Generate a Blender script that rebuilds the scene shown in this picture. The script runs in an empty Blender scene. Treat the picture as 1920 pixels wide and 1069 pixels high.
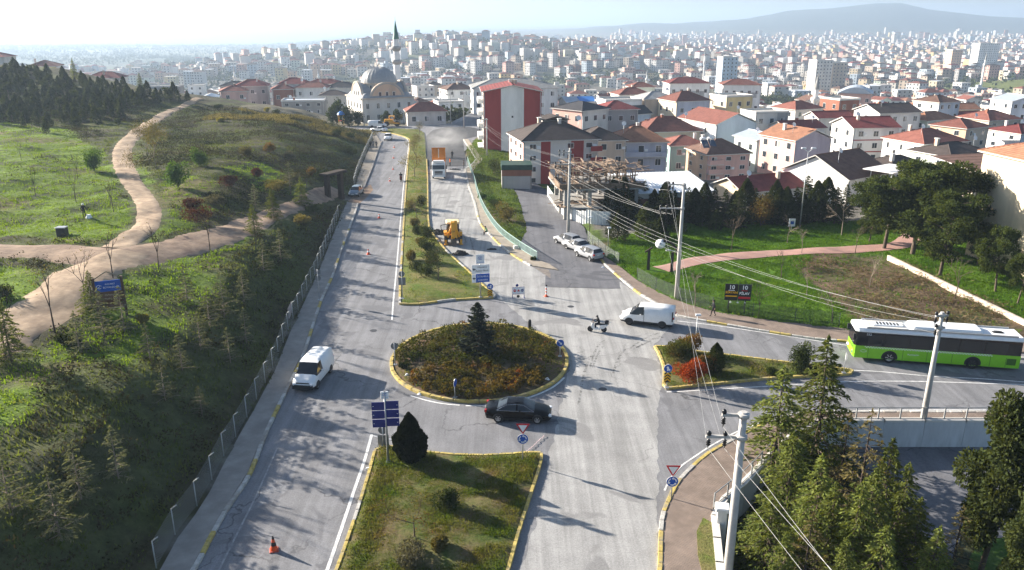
import bpy, bmesh, math, random
import numpy as np
from mathutils import Vector, Matrix
from mathutils.geometry import tessellate_polygon
R = math.radians
SC = bpy.context.scene
COL = SC.collection

# ---------------------------------------------------------------- camera
F_PX, HORIZON, CXP, CYP, CAM_H = 1500.0, 40.0, 960.0, 534.5, 28.0
PITCH = math.atan((CYP - HORIZON) / F_PX)
CP, SP = math.cos(PITCH), math.sin(PITCH)
cam_data = bpy.data.cameras.new('camera')
cam_data.sensor_width = 36.0
cam_data.lens = 36.0 * F_PX / 1920.0
cam_data.clip_start = 0.5
cam_data.clip_end = 120000.0
cam = bpy.data.objects.new('camera', cam_data)
COL.objects.link(cam)
cam.location = (0, 0, CAM_H)
cam.rotation_euler = (math.pi / 2 - PITCH, 0, 0)
SC.camera = cam

# ---------------------------------------------------------------- sky, sun, exposure
HAZE_DENSITY = 0.00024
SUN_AZ, SUN_EL = 151.0, 18.5           # degrees, azimuth counter-clockwise from +X
world = bpy.data.worlds.new('World')
SC.world = world
world.use_nodes = True
wnt = world.node_tree
sky = wnt.nodes.new('ShaderNodeTexSky')
sky.sky_type = 'NISHITA'
sky.sun_disc = False
sky.sun_elevation = R(SUN_EL)
sky.sun_rotation = R(90.0 - SUN_AZ)
sky.air_density = 1.0
sky.dust_density = 1.2
sky.ozone_density = 2.2
wnt.links.new(sky.outputs[0], wnt.nodes['Background'].inputs[0])
wnt.nodes['Background'].inputs[1].default_value = 0.052
sun_data = bpy.data.lights.new('sun', 'SUN')
sun_data.energy = 5.0
sun_data.angle = R(0.55)
sun_data.color = (1.0, 0.91, 0.79)
sun = bpy.data.objects.new('sun', sun_data)
COL.objects.link(sun)
sun.rotation_euler = (R(90.0 - SUN_EL), 0, R(SUN_AZ + 90.0))
SC.view_settings.view_transform = 'Standard'
SC.view_settings.look = 'None'
SC.view_settings.exposure = 1.85
SC.view_settings.gamma = 1.0
SC.view_settings.use_curve_mapping = False
SC.render.engine = 'CYCLES'
SC.cycles.max_bounces = 5
SC.cycles.diffuse_bounces = 2
SC.cycles.glossy_bounces = 2
SC.cycles.transmission_bounces = 2
SC.cycles.volume_bounces = 1
SC.cycles.use_denoising = True
SC.cycles.use_adaptive_sampling = True
SC.cycles.adaptive_threshold = .02
SC.cycles.sample_clamp_indirect = 6.0

# ---------------------------------------------------------------- projection of the photograph onto the ground
def ray(px, py):
    dx = (px - CXP) / F_PX
    dy = (CYP - py) / F_PX
    return dx, CP + dy * SP, -SP + dy * CP
def G(px, py, z=0.0):
    d = ray(px, py)
    t = (z - CAM_H) / d[2]
    return (d[0] * t, d[1] * t)
def sstep(a, b, x):
    t = np.clip((x - a) / (b - a), 0, 1)
    return t * t * (3 - 2 * t)
_rs = np.random.RandomState(5)
_lat = _rs.rand(256, 256)
def vnoise(x, y, s=1.0, o=0):
    x = np.asarray(x, float) / s + 37.3 + o; y = np.asarray(y, float) / s + 91.7 + o * 3
    xi = np.floor(x).astype(int); yi = np.floor(y).astype(int)
    fx = x - xi; fy = y - yi
    fx = fx * fx * (3 - 2 * fx); fy = fy * fy * (3 - 2 * fy)
    a = _lat[xi % 256, yi % 256]; b = _lat[(xi + 1) % 256, yi % 256]
    c = _lat[xi % 256, (yi + 1) % 256]; d = _lat[(xi + 1) % 256, (yi + 1) % 256]
    return (a * (1 - fx) + b * fx) * (1 - fy) + (c * (1 - fx) + d * fx) * fy
def in_poly(x, y, poly):
    x = np.asarray(x, float); y = np.asarray(y, float)
    r = np.zeros(x.shape, bool)
    n = len(poly)
    for i in range(n):
        x1, y1 = poly[i]; x2, y2 = poly[(i + 1) % n]
        if y1 == y2: continue
        c = ((y1 > y) != (y2 > y)) & (x < (x2 - x1) * (y - y1) / (y2 - y1) + x1)
        r ^= c
    return r
def smooth_line(pts, n=6):
    if n < 2: return [tuple(p) for p in pts]
    out = []
    P = [tuple(pts[0])] + [tuple(p) for p in pts] + [tuple(pts[-1])]
    for i in range(1, len(P) - 2):
        for k in range(n):
            t = k / n
            q = []
            for a in range(len(P[i])):
                p0, p1, p2, p3 = P[i-1][a], P[i][a], P[i+1][a], P[i+2][a]
                q.append(.5 * (2*p1 + (p2-p0)*t + (2*p0-5*p1+4*p2-p3)*t*t + (3*p1-p0-3*p2+p3)*t**3))
            out.append(tuple(q))
    out.append(tuple(P[-1]))
    return out
def resample(line, step):
    L = [Vector(p) for p in line]
    out = [L[0].copy()]
    acc = 0.0
    for a, b in zip(L, L[1:]):
        d = (b - a).length
        if d < 1e-9: continue
        s = step - acc
        while s <= d:
            out.append(a + (b - a) * (s / d)); s += step
        acc = d - (s - step)
    if (out[-1] - L[-1]).length > step * .3: out.append(L[-1].copy())
    return [tuple(p) for p in out]

# ---------------------------------------------------------------- outlines read off the photograph
WALK_L = [G(*p) for p in [(296,1085),(306,1069),(337,1012),(370,968),(397,925),(424,871),(455,813),(478,773),(505,722),(517,700),(546,626),(569,576),(600,510),(623,451),(640,407),(652,380),(668,350),(674,328),(688,291),(698,269),(701,262)]]
KERB_L = [G(*p) for p in [(359,1085),(369,1069),(424,965),(472,891),(505,807),(552,709),(573,663),(603,569),(627,515),(640,475),(667,400),(672,383),(683,353),(698,316),(710,281),(716,266)]]
_fy = np.array([p[1] for p in WALK_L]); _fx = np.array([p[0] for p in WALK_L])
_o = np.argsort(_fy); _fy, _fx = _fy[_o], _fx[_o]
def fence_x(y): return np.interp(y, _fy, _fx)
RAIL_R = [G(*p) for p in [(1009,489),(973,466),(936,436),(909,396),(897,365),(891,342),(884,322),(878,305),(872,285)]]
_ry = np.array([p[1] for p in RAIL_R] + [260.0]); _rx = np.array([p[0] for p in RAIL_R] + [RAIL_R[-1][0] - 4])
def right_x(y): return np.interp(y, _ry, _rx)
WALL_PX = [(1354,1110),(1338,955),(1398,906),(1450,850),(1499,806),(1540,793),(1580,790),(1640,790),(1850,790)]
WALL_TOP = [G(*p) for p in WALL_PX] + [(60.0, G(1850, 790)[1]), (95.0, G(1850, 790)[1])]
MAIN_ROAD = (WALK_L[::-1] and [(-18.0, 30.0)] + [(p[0] + .2, p[1]) for p in WALK_L]
    + [G(690,247), G(651,242), G(600,241), G(600,236), G(690,236), G(800,236), G(840,232), G(882,212), G(930,212), G(925,232), G(910,240)]
    + [(p[0] - .2, p[1]) for p in RAIL_R[::-1]]
    + [G(1047,505), G(1072,520)] + [G(*p) for p in [(1135,487),(1160,502),(1195,530),(1240,555),(1290,575),(1347,590),(1448,605),(1536,616),(1597,621)]]
    + [(60.0, 66.0), (95.0, 64.0)] + [(p[0], p[1] - .05) for p in WALL_TOP[::-1]] + [G(1330,1069), (11.0, 30.0)])
YARD_Z = -2.1
YARD = [(p[0] - .5, p[1] + 1.4) for p in WALL_TOP] + [(95.0, 10.0), (12.2, 10.0), (12.2, 36.0)]

def height_raw(x, y):
    x = np.asarray(x, float); y = np.asarray(y, float)
    yy = np.maximum(y, 1.0)
    zc = np.interp(y, [0,225,260,300,400,550,700,1000,2000,4000,7000], [.1,.1,-2.5,-8,-20,-32,-42,-50,-52,-48,-42])
    zr = np.interp(y, [0,90,110,150,200,250,300,400,550,700,1000,2000,4000,7000], [.12,.12,-.3,-3,-7,-12,-17.5,-26,-36,-44,-50,-52,-48,-42])
    s = sstep(2.0, 40.0, x - right_x(y))
    z = zc * (1 - s) + zr * s
    # far left: down to the sea
    ang = x / yy
    zl = np.interp(y, [0,225,260,300,400,550,700,1000,2000,3000,4800,5600,9000], [.1,.1,-2.5,-8,-20,-32,-45,-55,-72,-86,-99.6,-112,-140])
    t = 1 - sstep(-.33, -.02, ang)
    t = t * sstep(600, 1500, y)
    z = z * (1 - t) + zl * t
    # the town hill
    z = z + 41 * np.exp(-((x + 10) / 430.0) ** 2 - ((y - 1500) / 430.0) ** 2) + 20 * np.exp(-((x + 330) / 260.0) ** 2 - ((y - 1500) / 330.0) ** 2)
    # knolls with meadows
    z = z + 9 * np.exp(-((x - 175) / 75.0) ** 2 - ((y - 640) / 90.0) ** 2) + 15 * np.exp(-((x - 540) / 130.0) ** 2 - ((y - 820) / 110.0) ** 2)
    # right-hand ridge
    pxx = CXP + F_PX * ang / CP
    prof = np.interp(pxx, [900,1080,1200,1330,1400,1480,1560,1620,1660,1700,1750,1850,1960,2100,2600], [0,18,44,52,70,108,122,134,148,138,110,84,64,40,0])
    z = z + prof * np.exp(-((y - 5600) / 1000.0) ** 2) * 1.3
    # left hill with its bank down to the pavement
    d = fence_x(y) - .25 - x
    P = 5.4 + .5 * sstep(60, 110, y)
    P = P + 10.5 * sstep(165, 262, y) * sstep(-70, -165, x)
    P = P + 1.2 * sstep(35, 60, d)
    fall = (1 - sstep(203, 214, y) * sstep(-74, -50, x)) * (1 - sstep(232, 330, y) * sstep(-150, -80, x)) * (1 - sstep(275, 420, y))
    low = np.interp(y, [30, 50, 75, 110, 150, 200], [4.1, 4.0, 3.5, 2.9, 2.5, 2.5])
    W = np.interp(y, [30, 50, 75, 110, 200], [8.0, 7.5, 6.5, 6.0, 8.0])
    tt = np.clip(d / W, 0, 1)
    t2 = sstep(0, 16, d - W + 2.5)
    hill = (low * (.45 * tt + .55 * tt * tt * (3 - 2 * tt)) + (P - low) * t2) * fall
    z = z + hill
    z = z + (vnoise(x, y, 4.0) - .5) * .35 * np.clip(hill, 0, 1) + (vnoise(x, y, 17.0, 4) - .5) * 1.1 * sstep(2, 5, hill)
    z = z + ((vnoise(x, y, 2.3, 9) - .5) * .34 + (vnoise(x, y, 5.0, 10) - .5) * .4) * sstep(.6, 2.5, hill) * (y < 262)
    far = sstep(300, 900, y)
    z = z + (vnoise(x, y, 160.0, 8) - .5) * 16 * far * (1 - sstep(1500, 3500, y) * t)
    return z
SIDE_LINE = [G(1092,540), G(1085,505), (5.6, 100.0), (6.2, 109.0), (5.6, 118.0), (4.6, 128.0), (3.2, 139.0), (1.2, 146.0)]
_sl = np.array(resample(smooth_line(SIDE_LINE, 6), 1.5))
def height(x, y):
    z = height_raw(x, y)
    park = (np.asarray(x) > 8) & (np.asarray(y) < 120)
    z = np.where(park, z + (vnoise(x, y, 5.0, 2) - .3) * .3 + (vnoise(x, y, 2.3, 3) - .5) * .2, z)
    nr = (np.abs(np.asarray(x) - 6) < 14) & (np.asarray(y) > 80) & (np.asarray(y) < 152)
    d = np.full(np.shape(z), 99.0)
    d[nr] = np.sqrt(np.min((np.asarray(x)[nr][:, None] - _sl[:, 0]) ** 2 + (np.asarray(y)[nr][:, None] - _sl[:, 1]) ** 2, 1))
    z = np.where(d < np.interp(y, [90, 105, 146], [5.2, 4.6, 3.0]), height_raw(x, y) - .25, z)
    z = np.where(in_poly(x, y, MAIN_ROAD), -.35, z)
    z = np.where(in_poly(x, y, YARD), YARD_Z + (vnoise(x, y, 3, 6) - .5) * .06, z)
    return z

def geo(a, r, lim, step):
    out = []
    while a < lim:
        step *= r; a += step; out.append(a)
    return out
gx_r = geo(130.0, 1.075, 46000.0, 1.0); gx_l = [-v for v in geo(125.0, 1.075, 46000.0, 1.0)][::-1]
GX = np.array(gx_l + list(np.arange(-125, 130.5, 1.0)) + gx_r)
GY = np.array([-46000, -9000, -2000, -500, -150, -60, -20, -5, 5, 12, 18] + list(np.arange(22, 262.5, 1.0)) + geo(262.0, 1.055, 47000.0, 1.0))
XX, YY = np.meshgrid(GX, GY)
ZZ = height(XX, YY)
from bisect import bisect_left
GXL, GYL, ZL = GX.tolist(), GY.tolist(), ZZ.tolist()
def hz(x, y):
    i = min(max(bisect_left(GXL, x) - 1, 0), len(GXL) - 2); j = min(max(bisect_left(GYL, y) - 1, 0), len(GYL) - 2)
    u = (x - GXL[i]) / (GXL[i+1] - GXL[i]); v = (y - GYL[j]) / (GYL[j+1] - GYL[j])
    r0 = ZL[j]; r1 = ZL[j+1]
    return (r0[i] * (1-u) + r0[i+1] * u) * (1-v) + (r1[i] * (1-u) + r1[i+1] * u) * v
def hzv(x, y):
    i = np.clip(np.searchsorted(GX, x) - 1, 0, len(GX) - 2); j = np.clip(np.searchsorted(GY, y) - 1, 0, len(GY) - 2)
    u = (x - GX[i]) / (GX[i+1] - GX[i]); v = (y - GY[j]) / (GY[j+1] - GY[j])
    return (ZZ[j, i] * (1-u) + ZZ[j, i+1] * u) * (1-v) + (ZZ[j+1, i] * (1-u) + ZZ[j+1, i+1] * u) * v
def GT(px, py):
    """the point of the ground sheet seen at a pixel of the photograph"""
    d = ray(px, py)
    t = 25.0; dt = .5
    while t < 9000:
        x, y, z = d[0] * t, d[1] * t, CAM_H + d[2] * t
        if z < hz(x, y):
            lo, hi = t - dt, t
            for _ in range(14):
                m = (lo + hi) / 2
                if CAM_H + d[2] * m < hz(d[0] * m, d[1] * m): hi = m
                else: lo = m
            return (d[0] * hi, d[1] * hi, hz(d[0] * hi, d[1] * hi))
        dt = max(.5, t * .006); t += dt
    return (d[0] * t, d[1] * t, -50.0)
def xat(px, y, z):
    """world x of the vertical line at pixel column px, at ground distance y and height z"""
    return (px - CXP) / F_PX * (y * CP - (z - CAM_H) * SP)
def zat(py, y):
    """height seen at pixel row py, at ground distance y"""
    d = ray(CXP, py)
    return CAM_H + d[2] * y / d[1]

# ================================================================ materials
MATS = {}
def _nt(name):
    m = bpy.data.materials.new(name)
    m.use_nodes = True
    nt = m.node_tree
    return m, nt, nt.nodes['Principled BSDF']
def _pos(nt, world=False, scale=None):
    if world:
        n = nt.nodes.new('ShaderNodeNewGeometry'); out = n.outputs['Position']
    else:
        n = nt.nodes.new('ShaderNodeTexCoord'); out = n.outputs['Object']
    if scale is not None:
        mp = nt.nodes.new('ShaderNodeMapping'); mp.inputs['Scale'].default_value = scale
        nt.links.new(out, mp.inputs['Vector']); out = mp.outputs[0]
    return out
def _noise(nt, vec, scale, detail=5.0, rough=.6, dist=0.0):
    n = nt.nodes.new('ShaderNodeTexNoise')
    n.inputs['Scale'].default_value = scale; n.inputs['Detail'].default_value = detail
    n.inputs['Roughness'].default_value = rough; n.inputs['Distortion'].default_value = dist
    nt.links.new(vec, n.inputs['Vector'])
    return n.outputs['Fac']
def _ramp(nt, fac, stops, interp='LINEAR'):
    n = nt.nodes.new('ShaderNodeValToRGB')
    n.color_ramp.interpolation = interp
    els = n.color_ramp.elements
    while len(els) < len(stops): els.new(.5)
    for e, (p, c) in zip(els, stops):
        e.position = p; e.color = (c, c, c, 1) if not hasattr(c, '__len__') else (*c[:3], 1)
    nt.links.new(fac, n.inputs[0])
    return n.outputs[0]
def _mix(nt, fac, a, b, mode='MIX'):
    n = nt.nodes.new('ShaderNodeMix'); n.data_type = 'RGBA'; n.blend_type = mode
    for sock, val in ((n.inputs[0], fac), (n.inputs[6], a), (n.inputs[7], b)):
        if hasattr(val, 'links') or isinstance(val, bpy.types.NodeSocket): nt.links.new(val, sock)
        elif hasattr(val, '__len__'): sock.default_value = (*val[:3], 1)
        else: sock.default_value = val
    return n.outputs[2]
def _math(nt, op, a, b=None):
    n = nt.nodes.new('ShaderNodeMath'); n.operation = op
    for sock, val in ((n.inputs[0], a), (n.inputs[1], b)):
        if val is None: continue
        if isinstance(val, bpy.types.NodeSocket): nt.links.new(val, sock)
        else: sock.default_value = val
    return n.outputs[0]
def _bump(nt, b, h, strength=.3, dist=.02):
    n = nt.nodes.new('ShaderNodeBump')
    n.inputs['Strength'].default_value = strength; n.inputs['Distance'].default_value = dist
    nt.links.new(h, n.inputs['Height']); nt.links.new(n.outputs[0], b.inputs['Normal'])
def M(name, col, rough=.75, metal=0.0, var=.16, scale=2.5, bump=0.0, bscale=30.0, col2=None, world=False, spec=.35, rnd=0.0, streak=False, coat=0.0):
    """painted or mineral surface: base colour broken up by noise, optional second colour in patches, optional relief"""
    if name in MATS: return MATS[name]
    m, nt, b = _nt(name)
    v = _pos(nt, world, (1, 1, .25) if streak else None)
    f = _noise(nt, v, scale, 6, .65)
    lo = tuple(c * (1 - var) for c in col); hi = tuple(min(1, c * (1 + var)) for c in col)
    c = _ramp(nt, f, [(.3, lo), (.7, hi)])
    if col2 is not None:
        f2 = _noise(nt, v, scale * .37, 4, .7)
        c = _mix(nt, _ramp(nt, f2, [(.5, 0.0), (.68, 1.0)]), c, col2)
    if rnd:
        oi = nt.nodes.new('ShaderNodeObjectInfo')
        k = _ramp(nt, oi.outputs['Random'], [(0, 1 - rnd), (1, 1 + rnd)])
        c = _mix(nt, 1.0, c, k, 'MULTIPLY')
    nt.links.new(c, b.inputs['Base Color'])
    b.inputs['Roughness'].default_value = rough; b.inputs['Metallic'].default_value = metal
    b.inputs['Specular IOR Level'].default_value = spec
    if coat: b.inputs['Coat Weight'].default_value = coat; b.inputs['Coat Roughness'].default_value = .08
    if bump: _bump(nt, b, _noise(nt, v, bscale, 4), bump, .03)
    MATS[name] = m
    return m
def LEAF(name, c1, c2, scale=.7, trans=.35, rnd=.25, c3=None):
    """foliage: diffuse and translucent, two or three hues in clumps, a shift of its own for each plant"""
    if name in MATS: return MATS[name]
    m = bpy.data.materials.new(name); m.use_nodes = True
    nt = m.node_tree; nt.nodes.remove(nt.nodes['Principled BSDF'])
    v = _pos(nt)
    f = _noise(nt, v, scale, 4, .7)
    stops = [(.34, c1), (.62, c2)] + ([(.74, c3)] if c3 else [])
    c = _ramp(nt, f, stops)
    fine = _ramp(nt, _noise(nt, v, scale * 14, 2), [(.3, .65), (.7, 1.3)])
    c = _mix(nt, 1.0, c, fine, 'MULTIPLY')
    oi = nt.nodes.new('ShaderNodeObjectInfo')
    c = _mix(nt, 1.0, c, _ramp(nt, oi.outputs['Random'], [(0, 1 - rnd), (1, 1 + rnd)]), 'MULTIPLY')
    d = nt.nodes.new('ShaderNodeBsdfDiffuse'); t = nt.nodes.new('ShaderNodeBsdfTranslucent'); mx = nt.nodes.new('ShaderNodeMixShader')
    nt.links.new(c, d.inputs[0])
    tc = _mix(nt, 1.0, c, (1.25, 1.15, .55), 'MULTIPLY')
    nt.links.new(tc, t.inputs[0])
    mx.inputs[0].default_value = trans
    nt.links.new(d.outputs[0], mx.inputs[1]); nt.links.new(t.outputs[0], mx.inputs[2])
    nt.links.new(mx.outputs[0], nt.nodes['Material Output'].inputs[0])
    MATS[name] = m
    return m
def GLASS(name, col=(.02, .025, .03), rough=.08):
    if name in MATS: return MATS[name]
    m, nt, b = _nt(name)
    b.inputs['Base Color'].default_value = (*col, 1); b.inputs['Roughness'].default_value = rough
    b.inputs['Specular IOR Level'].default_value = .6
    MATS[name] = m
    return m
# ================================================================ objects
def tag(o, label=None, cat=None, group=None, kind=None):
    if label: o['label'] = label
    if cat: o['category'] = cat
    if group: o['group'] = group
    if kind: o['kind'] = kind
    return o
def link(o, parent=None):
    COL.objects.link(o)
    if parent is not None: o.parent = parent
    return o
def empty(name, loc=(0, 0, 0), rz=0.0, label=None, cat=None, group=None, sc=1.0):
    o = bpy.data.objects.new(name, None)
    o.empty_display_size = .2
    o.location = loc; o.rotation_euler = (0, 0, rz); o.scale = (sc, sc, sc)
    COL.objects.link(o)
    return tag(o, label, cat, group)
def inst(name, mesh, parent=None, loc=(0, 0, 0), rot=(0, 0, 0), scale=(1, 1, 1)):
    o = bpy.data.objects.new(name, mesh)
    o.location = loc; o.rotation_euler = rot; o.scale = scale
    return link(o, parent)
def copy_tree(root, loc, rz=0.0, sc=1.0, label=None, group=None):
    r = root.copy(); COL.objects.link(r)
    r.location = loc; r.rotation_euler = (0, 0, rz); r.scale = (sc, sc, sc) if not hasattr(sc, '__len__') else sc
    if label: r['label'] = label
    if group: r['group'] = group
    for ch in KIDS.get(root.name, root.children):
        c = ch.copy(); COL.objects.link(c); c.parent = r
        for g in ch.children:
            d = g.copy(); COL.objects.link(d); d.parent = c
    return r
KIDS = {}
def mesh_np(name, V, Fq, mats, mi=None, smooth=False):
    """V (n,3) array, Fq (m,3) or (m,4) array of indices"""
    me = bpy.data.meshes.new(name)
    V = np.asarray(V, np.float32); Fq = np.asarray(Fq, np.int32)
    k = Fq.shape[1]
    me.vertices.add(len(V)); me.vertices.foreach_set('co', V.ravel())
    me.loops.add(Fq.size); me.loops.foreach_set('vertex_index', Fq.ravel())
    me.polygons.add(len(Fq))
    me.polygons.foreach_set('loop_start', np.arange(0, Fq.size, k, dtype=np.int32))
    me.polygons.foreach_set('loop_total', np.full(len(Fq), k, np.int32))
    if mi is not None: me.polygons.foreach_set('material_index', np.asarray(mi, np.int32))
    if smooth: me.polygons.foreach_set('use_smooth', np.ones(len(Fq), bool))
    for m in mats: me.materials.append(m)
    me.update(calc_edges=True)
    return me
class MB:
    """collects faces, then links them as ONE mesh object"""
    def __init__(self): self.v = []; self.f = []; self.m = []; self.s = []
    def add(self, vs, fs, mi=0, smooth=False):
        b = len(self.v); self.v += [tuple(p) for p in vs]
        for f in fs: self.f.append(tuple(i + b for i in f)); self.m.append(mi); self.s.append(smooth)
        return self
    def quad(self, a, b, c, d, mi=0): return self.add([a, b, c, d], [(0, 1, 2, 3)], mi)
    def box(self, x0, x1, y0, y1, z0, z1, mi=0, mat=None):
        vs = [(x0,y0,z0),(x1,y0,z0),(x1,y1,z0),(x0,y1,z0),(x0,y0,z1),(x1,y0,z1),(x1,y1,z1),(x0,y1,z1)]
        if mat is not None: vs = [tuple(mat @ Vector(p)) for p in vs]
        return self.add(vs, [(3,2,1,0),(4,5,6,7),(0,1,5,4),(1,2,6,5),(2,3,7,6),(3,0,4,7)], mi)
    def cbox(self, c, s, mi=0, rz=0.0, rx=0.0, ry=0.0):
        T = Matrix.Translation(c) @ Matrix.Rotation(rz, 4, 'Z') @ Matrix.Rotation(ry, 4, 'Y') @ Matrix.Rotation(rx, 4, 'X')
        return self.box(-s[0]/2, s[0]/2, -s[1]/2, s[1]/2, -s[2]/2, s[2]/2, mi, T)
    def bbox(self, x0, x1, y0, y1, z0, z1, b=.05, mi=0):
        """box with bevelled vertical and top edges"""
        p = lambda i, z: [(x0+i+b,y0+i,z),(x1-i-b,y0+i,z),(x1-i,y0+i+b,z),(x1-i,y1-i-b,z),(x1-i-b,y1-i,z),(x0+i+b,y1-i,z),(x0+i,y1-i-b,z),(x0+i,y0+i+b,z)]
        rings = [p(0, z0), p(0, z1 - b), p(b, z1)]
        vs = sum(rings, []); fs = []
        for r in range(2):
            for k in range(8): fs.append((r*8+k, r*8+(k+1)%8, r*8+8+(k+1)%8, r*8+8+k))
        fs.append(tuple(range(16, 24))); fs.append(tuple(range(7, -1, -1)))
        return self.add(vs, fs, mi)
    def tube(self, p0, p1, r0, r1=None, n=8, mi=0, caps=True, smooth=True):
        r1 = r0 if r1 is None else r1
        p0 = Vector(p0); p1 = Vector(p1); d = (p1 - p0)
        if d.length < 1e-6: return self
        d.normalize()
        u = d.orthogonal().normalized(); w = d.cross(u)
        vs = []
        for p, r in ((p0, r0), (p1, r1)):
            for k in range(n):
                a = 2 * math.pi * k / n
                vs.append(tuple(p + u * (math.cos(a) * r) + w * (math.sin(a) * r)))
        self.add(vs, [(k, (k+1) % n, n + (k+1) % n, n + k) for k in range(n)], mi, smooth)
        if caps: self.add(vs, [tuple(range(n - 1, -1, -1)), tuple(range(n, 2 * n))], mi)
        return self
    def path(self, pts, r, n=5, mi=0):
        for a, b in zip(pts, pts[1:]): self.tube(a, b, r, r, n, mi, False)
        return self
    def lathe(self, prof, n=16, mi=0, c=(0, 0, 0), smooth=True):
        vs = []
        for r, z in prof:
            for k in range(n):
                a = 2 * math.pi * (k + .5) / n
                vs.append((c[0] + r * math.cos(a), c[1] + r * math.sin(a), c[2] + z))
        fs = []
        for i in range(len(prof) - 1):
            for k in range(n): fs.append((i*n+k, i*n+(k+1)%n, (i+1)*n+(k+1)%n, (i+1)*n+k))
        return self.add(vs, fs, mi, smooth)
    def prism(self, poly, axis, a, b, mi=0):
        """2-D outline swept along an axis: 'x' takes (y,z), 'y' takes (x,z), 'z' takes (x,y)"""
        def P(p, t):
            return (t, p[0], p[1]) if axis == 'x' else (p[0], t, p[1]) if axis == 'y' else (p[0], p[1], t)
        n = len(poly)
        vs = [P(p, a) for p in poly] + [P(p, b) for p in poly]
        self.add(vs, [(k, (k+1) % n, n + (k+1) % n, n + k) for k in range(n)], mi)
        tris = tessellate_polygon([[Vector((p[0], p[1], 0)) for p in poly]])
        self.add(vs, [tuple(t) for t in tris] + [tuple(n + i for i in t[::-1]) for t in tris], mi)
        return self
    def loft(self, rings, mi=0, closed=True, caps=True, smooth=False):
        n = len(rings[0]); vs = sum([list(r) for r in rings], []); fs = []
        for i in range(len(rings) - 1):
            for k in range(n if closed else n - 1): fs.append((i*n+k, i*n+(k+1)%n, (i+1)*n+(k+1)%n, (i+1)*n+k))
        self.add(vs, fs, mi, smooth)
        if caps: self.add(vs, [tuple(range(n-1, -1, -1)), tuple((len(rings)-1)*n + k for k in range(n))], mi)
        return self
    def mesh(self, name, mats, fix=True):
        me = bpy.data.meshes.new(name)
        me.from_pydata(self.v, [], self.f)
        if not isinstance(mats, (list, tuple)): mats = [mats]
        for m in mats: me.materials.append(m)
        me.polygons.foreach_set('material_index', self.m)
        me.polygons.foreach_set('use_smooth', self.s)
        if fix:
            bm = bmesh.new(); bm.from_mesh(me)
            bmesh.ops.remove_doubles(bm, verts=bm.verts, dist=.0004)
            bmesh.ops.recalc_face_normals(bm, faces=bm.faces)
            bm.to_mesh(me); bm.free()
        me.update()
        return me
    def build(self, name, mats, parent=None, loc=(0, 0, 0), rz=0.0, fix=True):
        return inst(name, self.mesh(name, mats, fix), parent, loc, (0, 0, rz))
def sheet(name, poly, z, mat, parent=None, kind='structure'):
    vs = [Vector((p[0], p[1], 0)) for p in poly]
    tris = tessellate_polygon([vs])
    me = bpy.data.meshes.new(name)
    me.from_pydata([(p[0], p[1], z) for p in poly], [], [tuple(t) for t in tris])
    me.materials.append(mat)
    bm = bmesh.new(); bm.from_mesh(me); bmesh.ops.recalc_face_normals(bm, faces=bm.faces)
    if sum(f.normal.z for f in bm.faces) < 0: bmesh.ops.reverse_faces(bm, faces=bm.faces)
    bm.to_mesh(me); bm.free()
    o = inst(name, me, parent)
    if parent is None and kind: o['kind'] = kind
    return o
def slab(name, poly, z0, z1, mat, parent=None, kind='structure'):
    mb = MB(); mb.prism([(p[0], p[1]) for p in poly], 'z', z0, z1)
    o = mb.build(name, mat, parent)
    if parent is None and kind: o['kind'] = kind
    return o
def ribbon(name, line, widths, mat, lift=.05, jit=0.0, seed=1, kind='structure', cross=6, zfun=None, step=1.0):
    """a strip laid over the ground sheet along a line of (x, y)"""
    rnd = random.Random(seed)
    L = resample(smooth_line(line, 8), step)
    n = len(L); V = []
    zf = zfun or hz
    for i, p in enumerate(L):
        a = Vector(L[max(0, i-1)]); b = Vector(L[min(n-1, i+1)])
        d = (b - a); d.normalize(); q = Vector((-d.y, d.x))
        w = np.interp(i / (n - 1), np.linspace(0, 1, len(widths)), widths)
        for k in range(cross + 1):
            e = (k / cross - .5) * w
            if k in (0, cross): e += rnd.uniform(-jit, jit)
            x, y = p[0] + q.x * e, p[1] + q.y * e
            V.append((x, y, zf(x, y) + lift - (.04 if k in (0, cross) and not jit > .2 else .2 if k in (0, cross) else 0)))
    c = cross + 1
    Fq = [(i*c+k+1, i*c+k, (i+1)*c+k, (i+1)*c+k+1) for i in range(n-1) for k in range(cross)]
    me = mesh_np(name, V, Fq, [mat], smooth=True)
    bm = bmesh.new(); bm.from_mesh(me); bmesh.ops.recalc_face_normals(bm, faces=bm.faces)
    if sum(f.normal.z for f in bm.faces) < 0: bmesh.ops.reverse_faces(bm, faces=bm.faces)
    bm.to_mesh(me); bm.free()
    o = inst(name, me)
    if kind: o['kind'] = kind
    return o
def text_mesh(s, size, mat, name='lettering', align='CENTER', extrude=.004, bold=0.0):
    cu = bpy.data.curves.new(name, 'FONT')
    cu.body = s; cu.size = size; cu.align_x = align; cu.align_y = 'CENTER'; cu.extrude = extrude; cu.offset = bold
    cu.resolution_u = 2
    o = bpy.data.objects.new(name, cu); COL.objects.link(o)
    dg = bpy.context.evaluated_depsgraph_get()
    me = bpy.data.meshes.new_from_object(o.evaluated_get(dg))
    bpy.data.objects.remove(o); bpy.data.curves.remove(cu)
    me.materials.clear(); me.materials.append(mat)
    me.name = name
    return me

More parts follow.
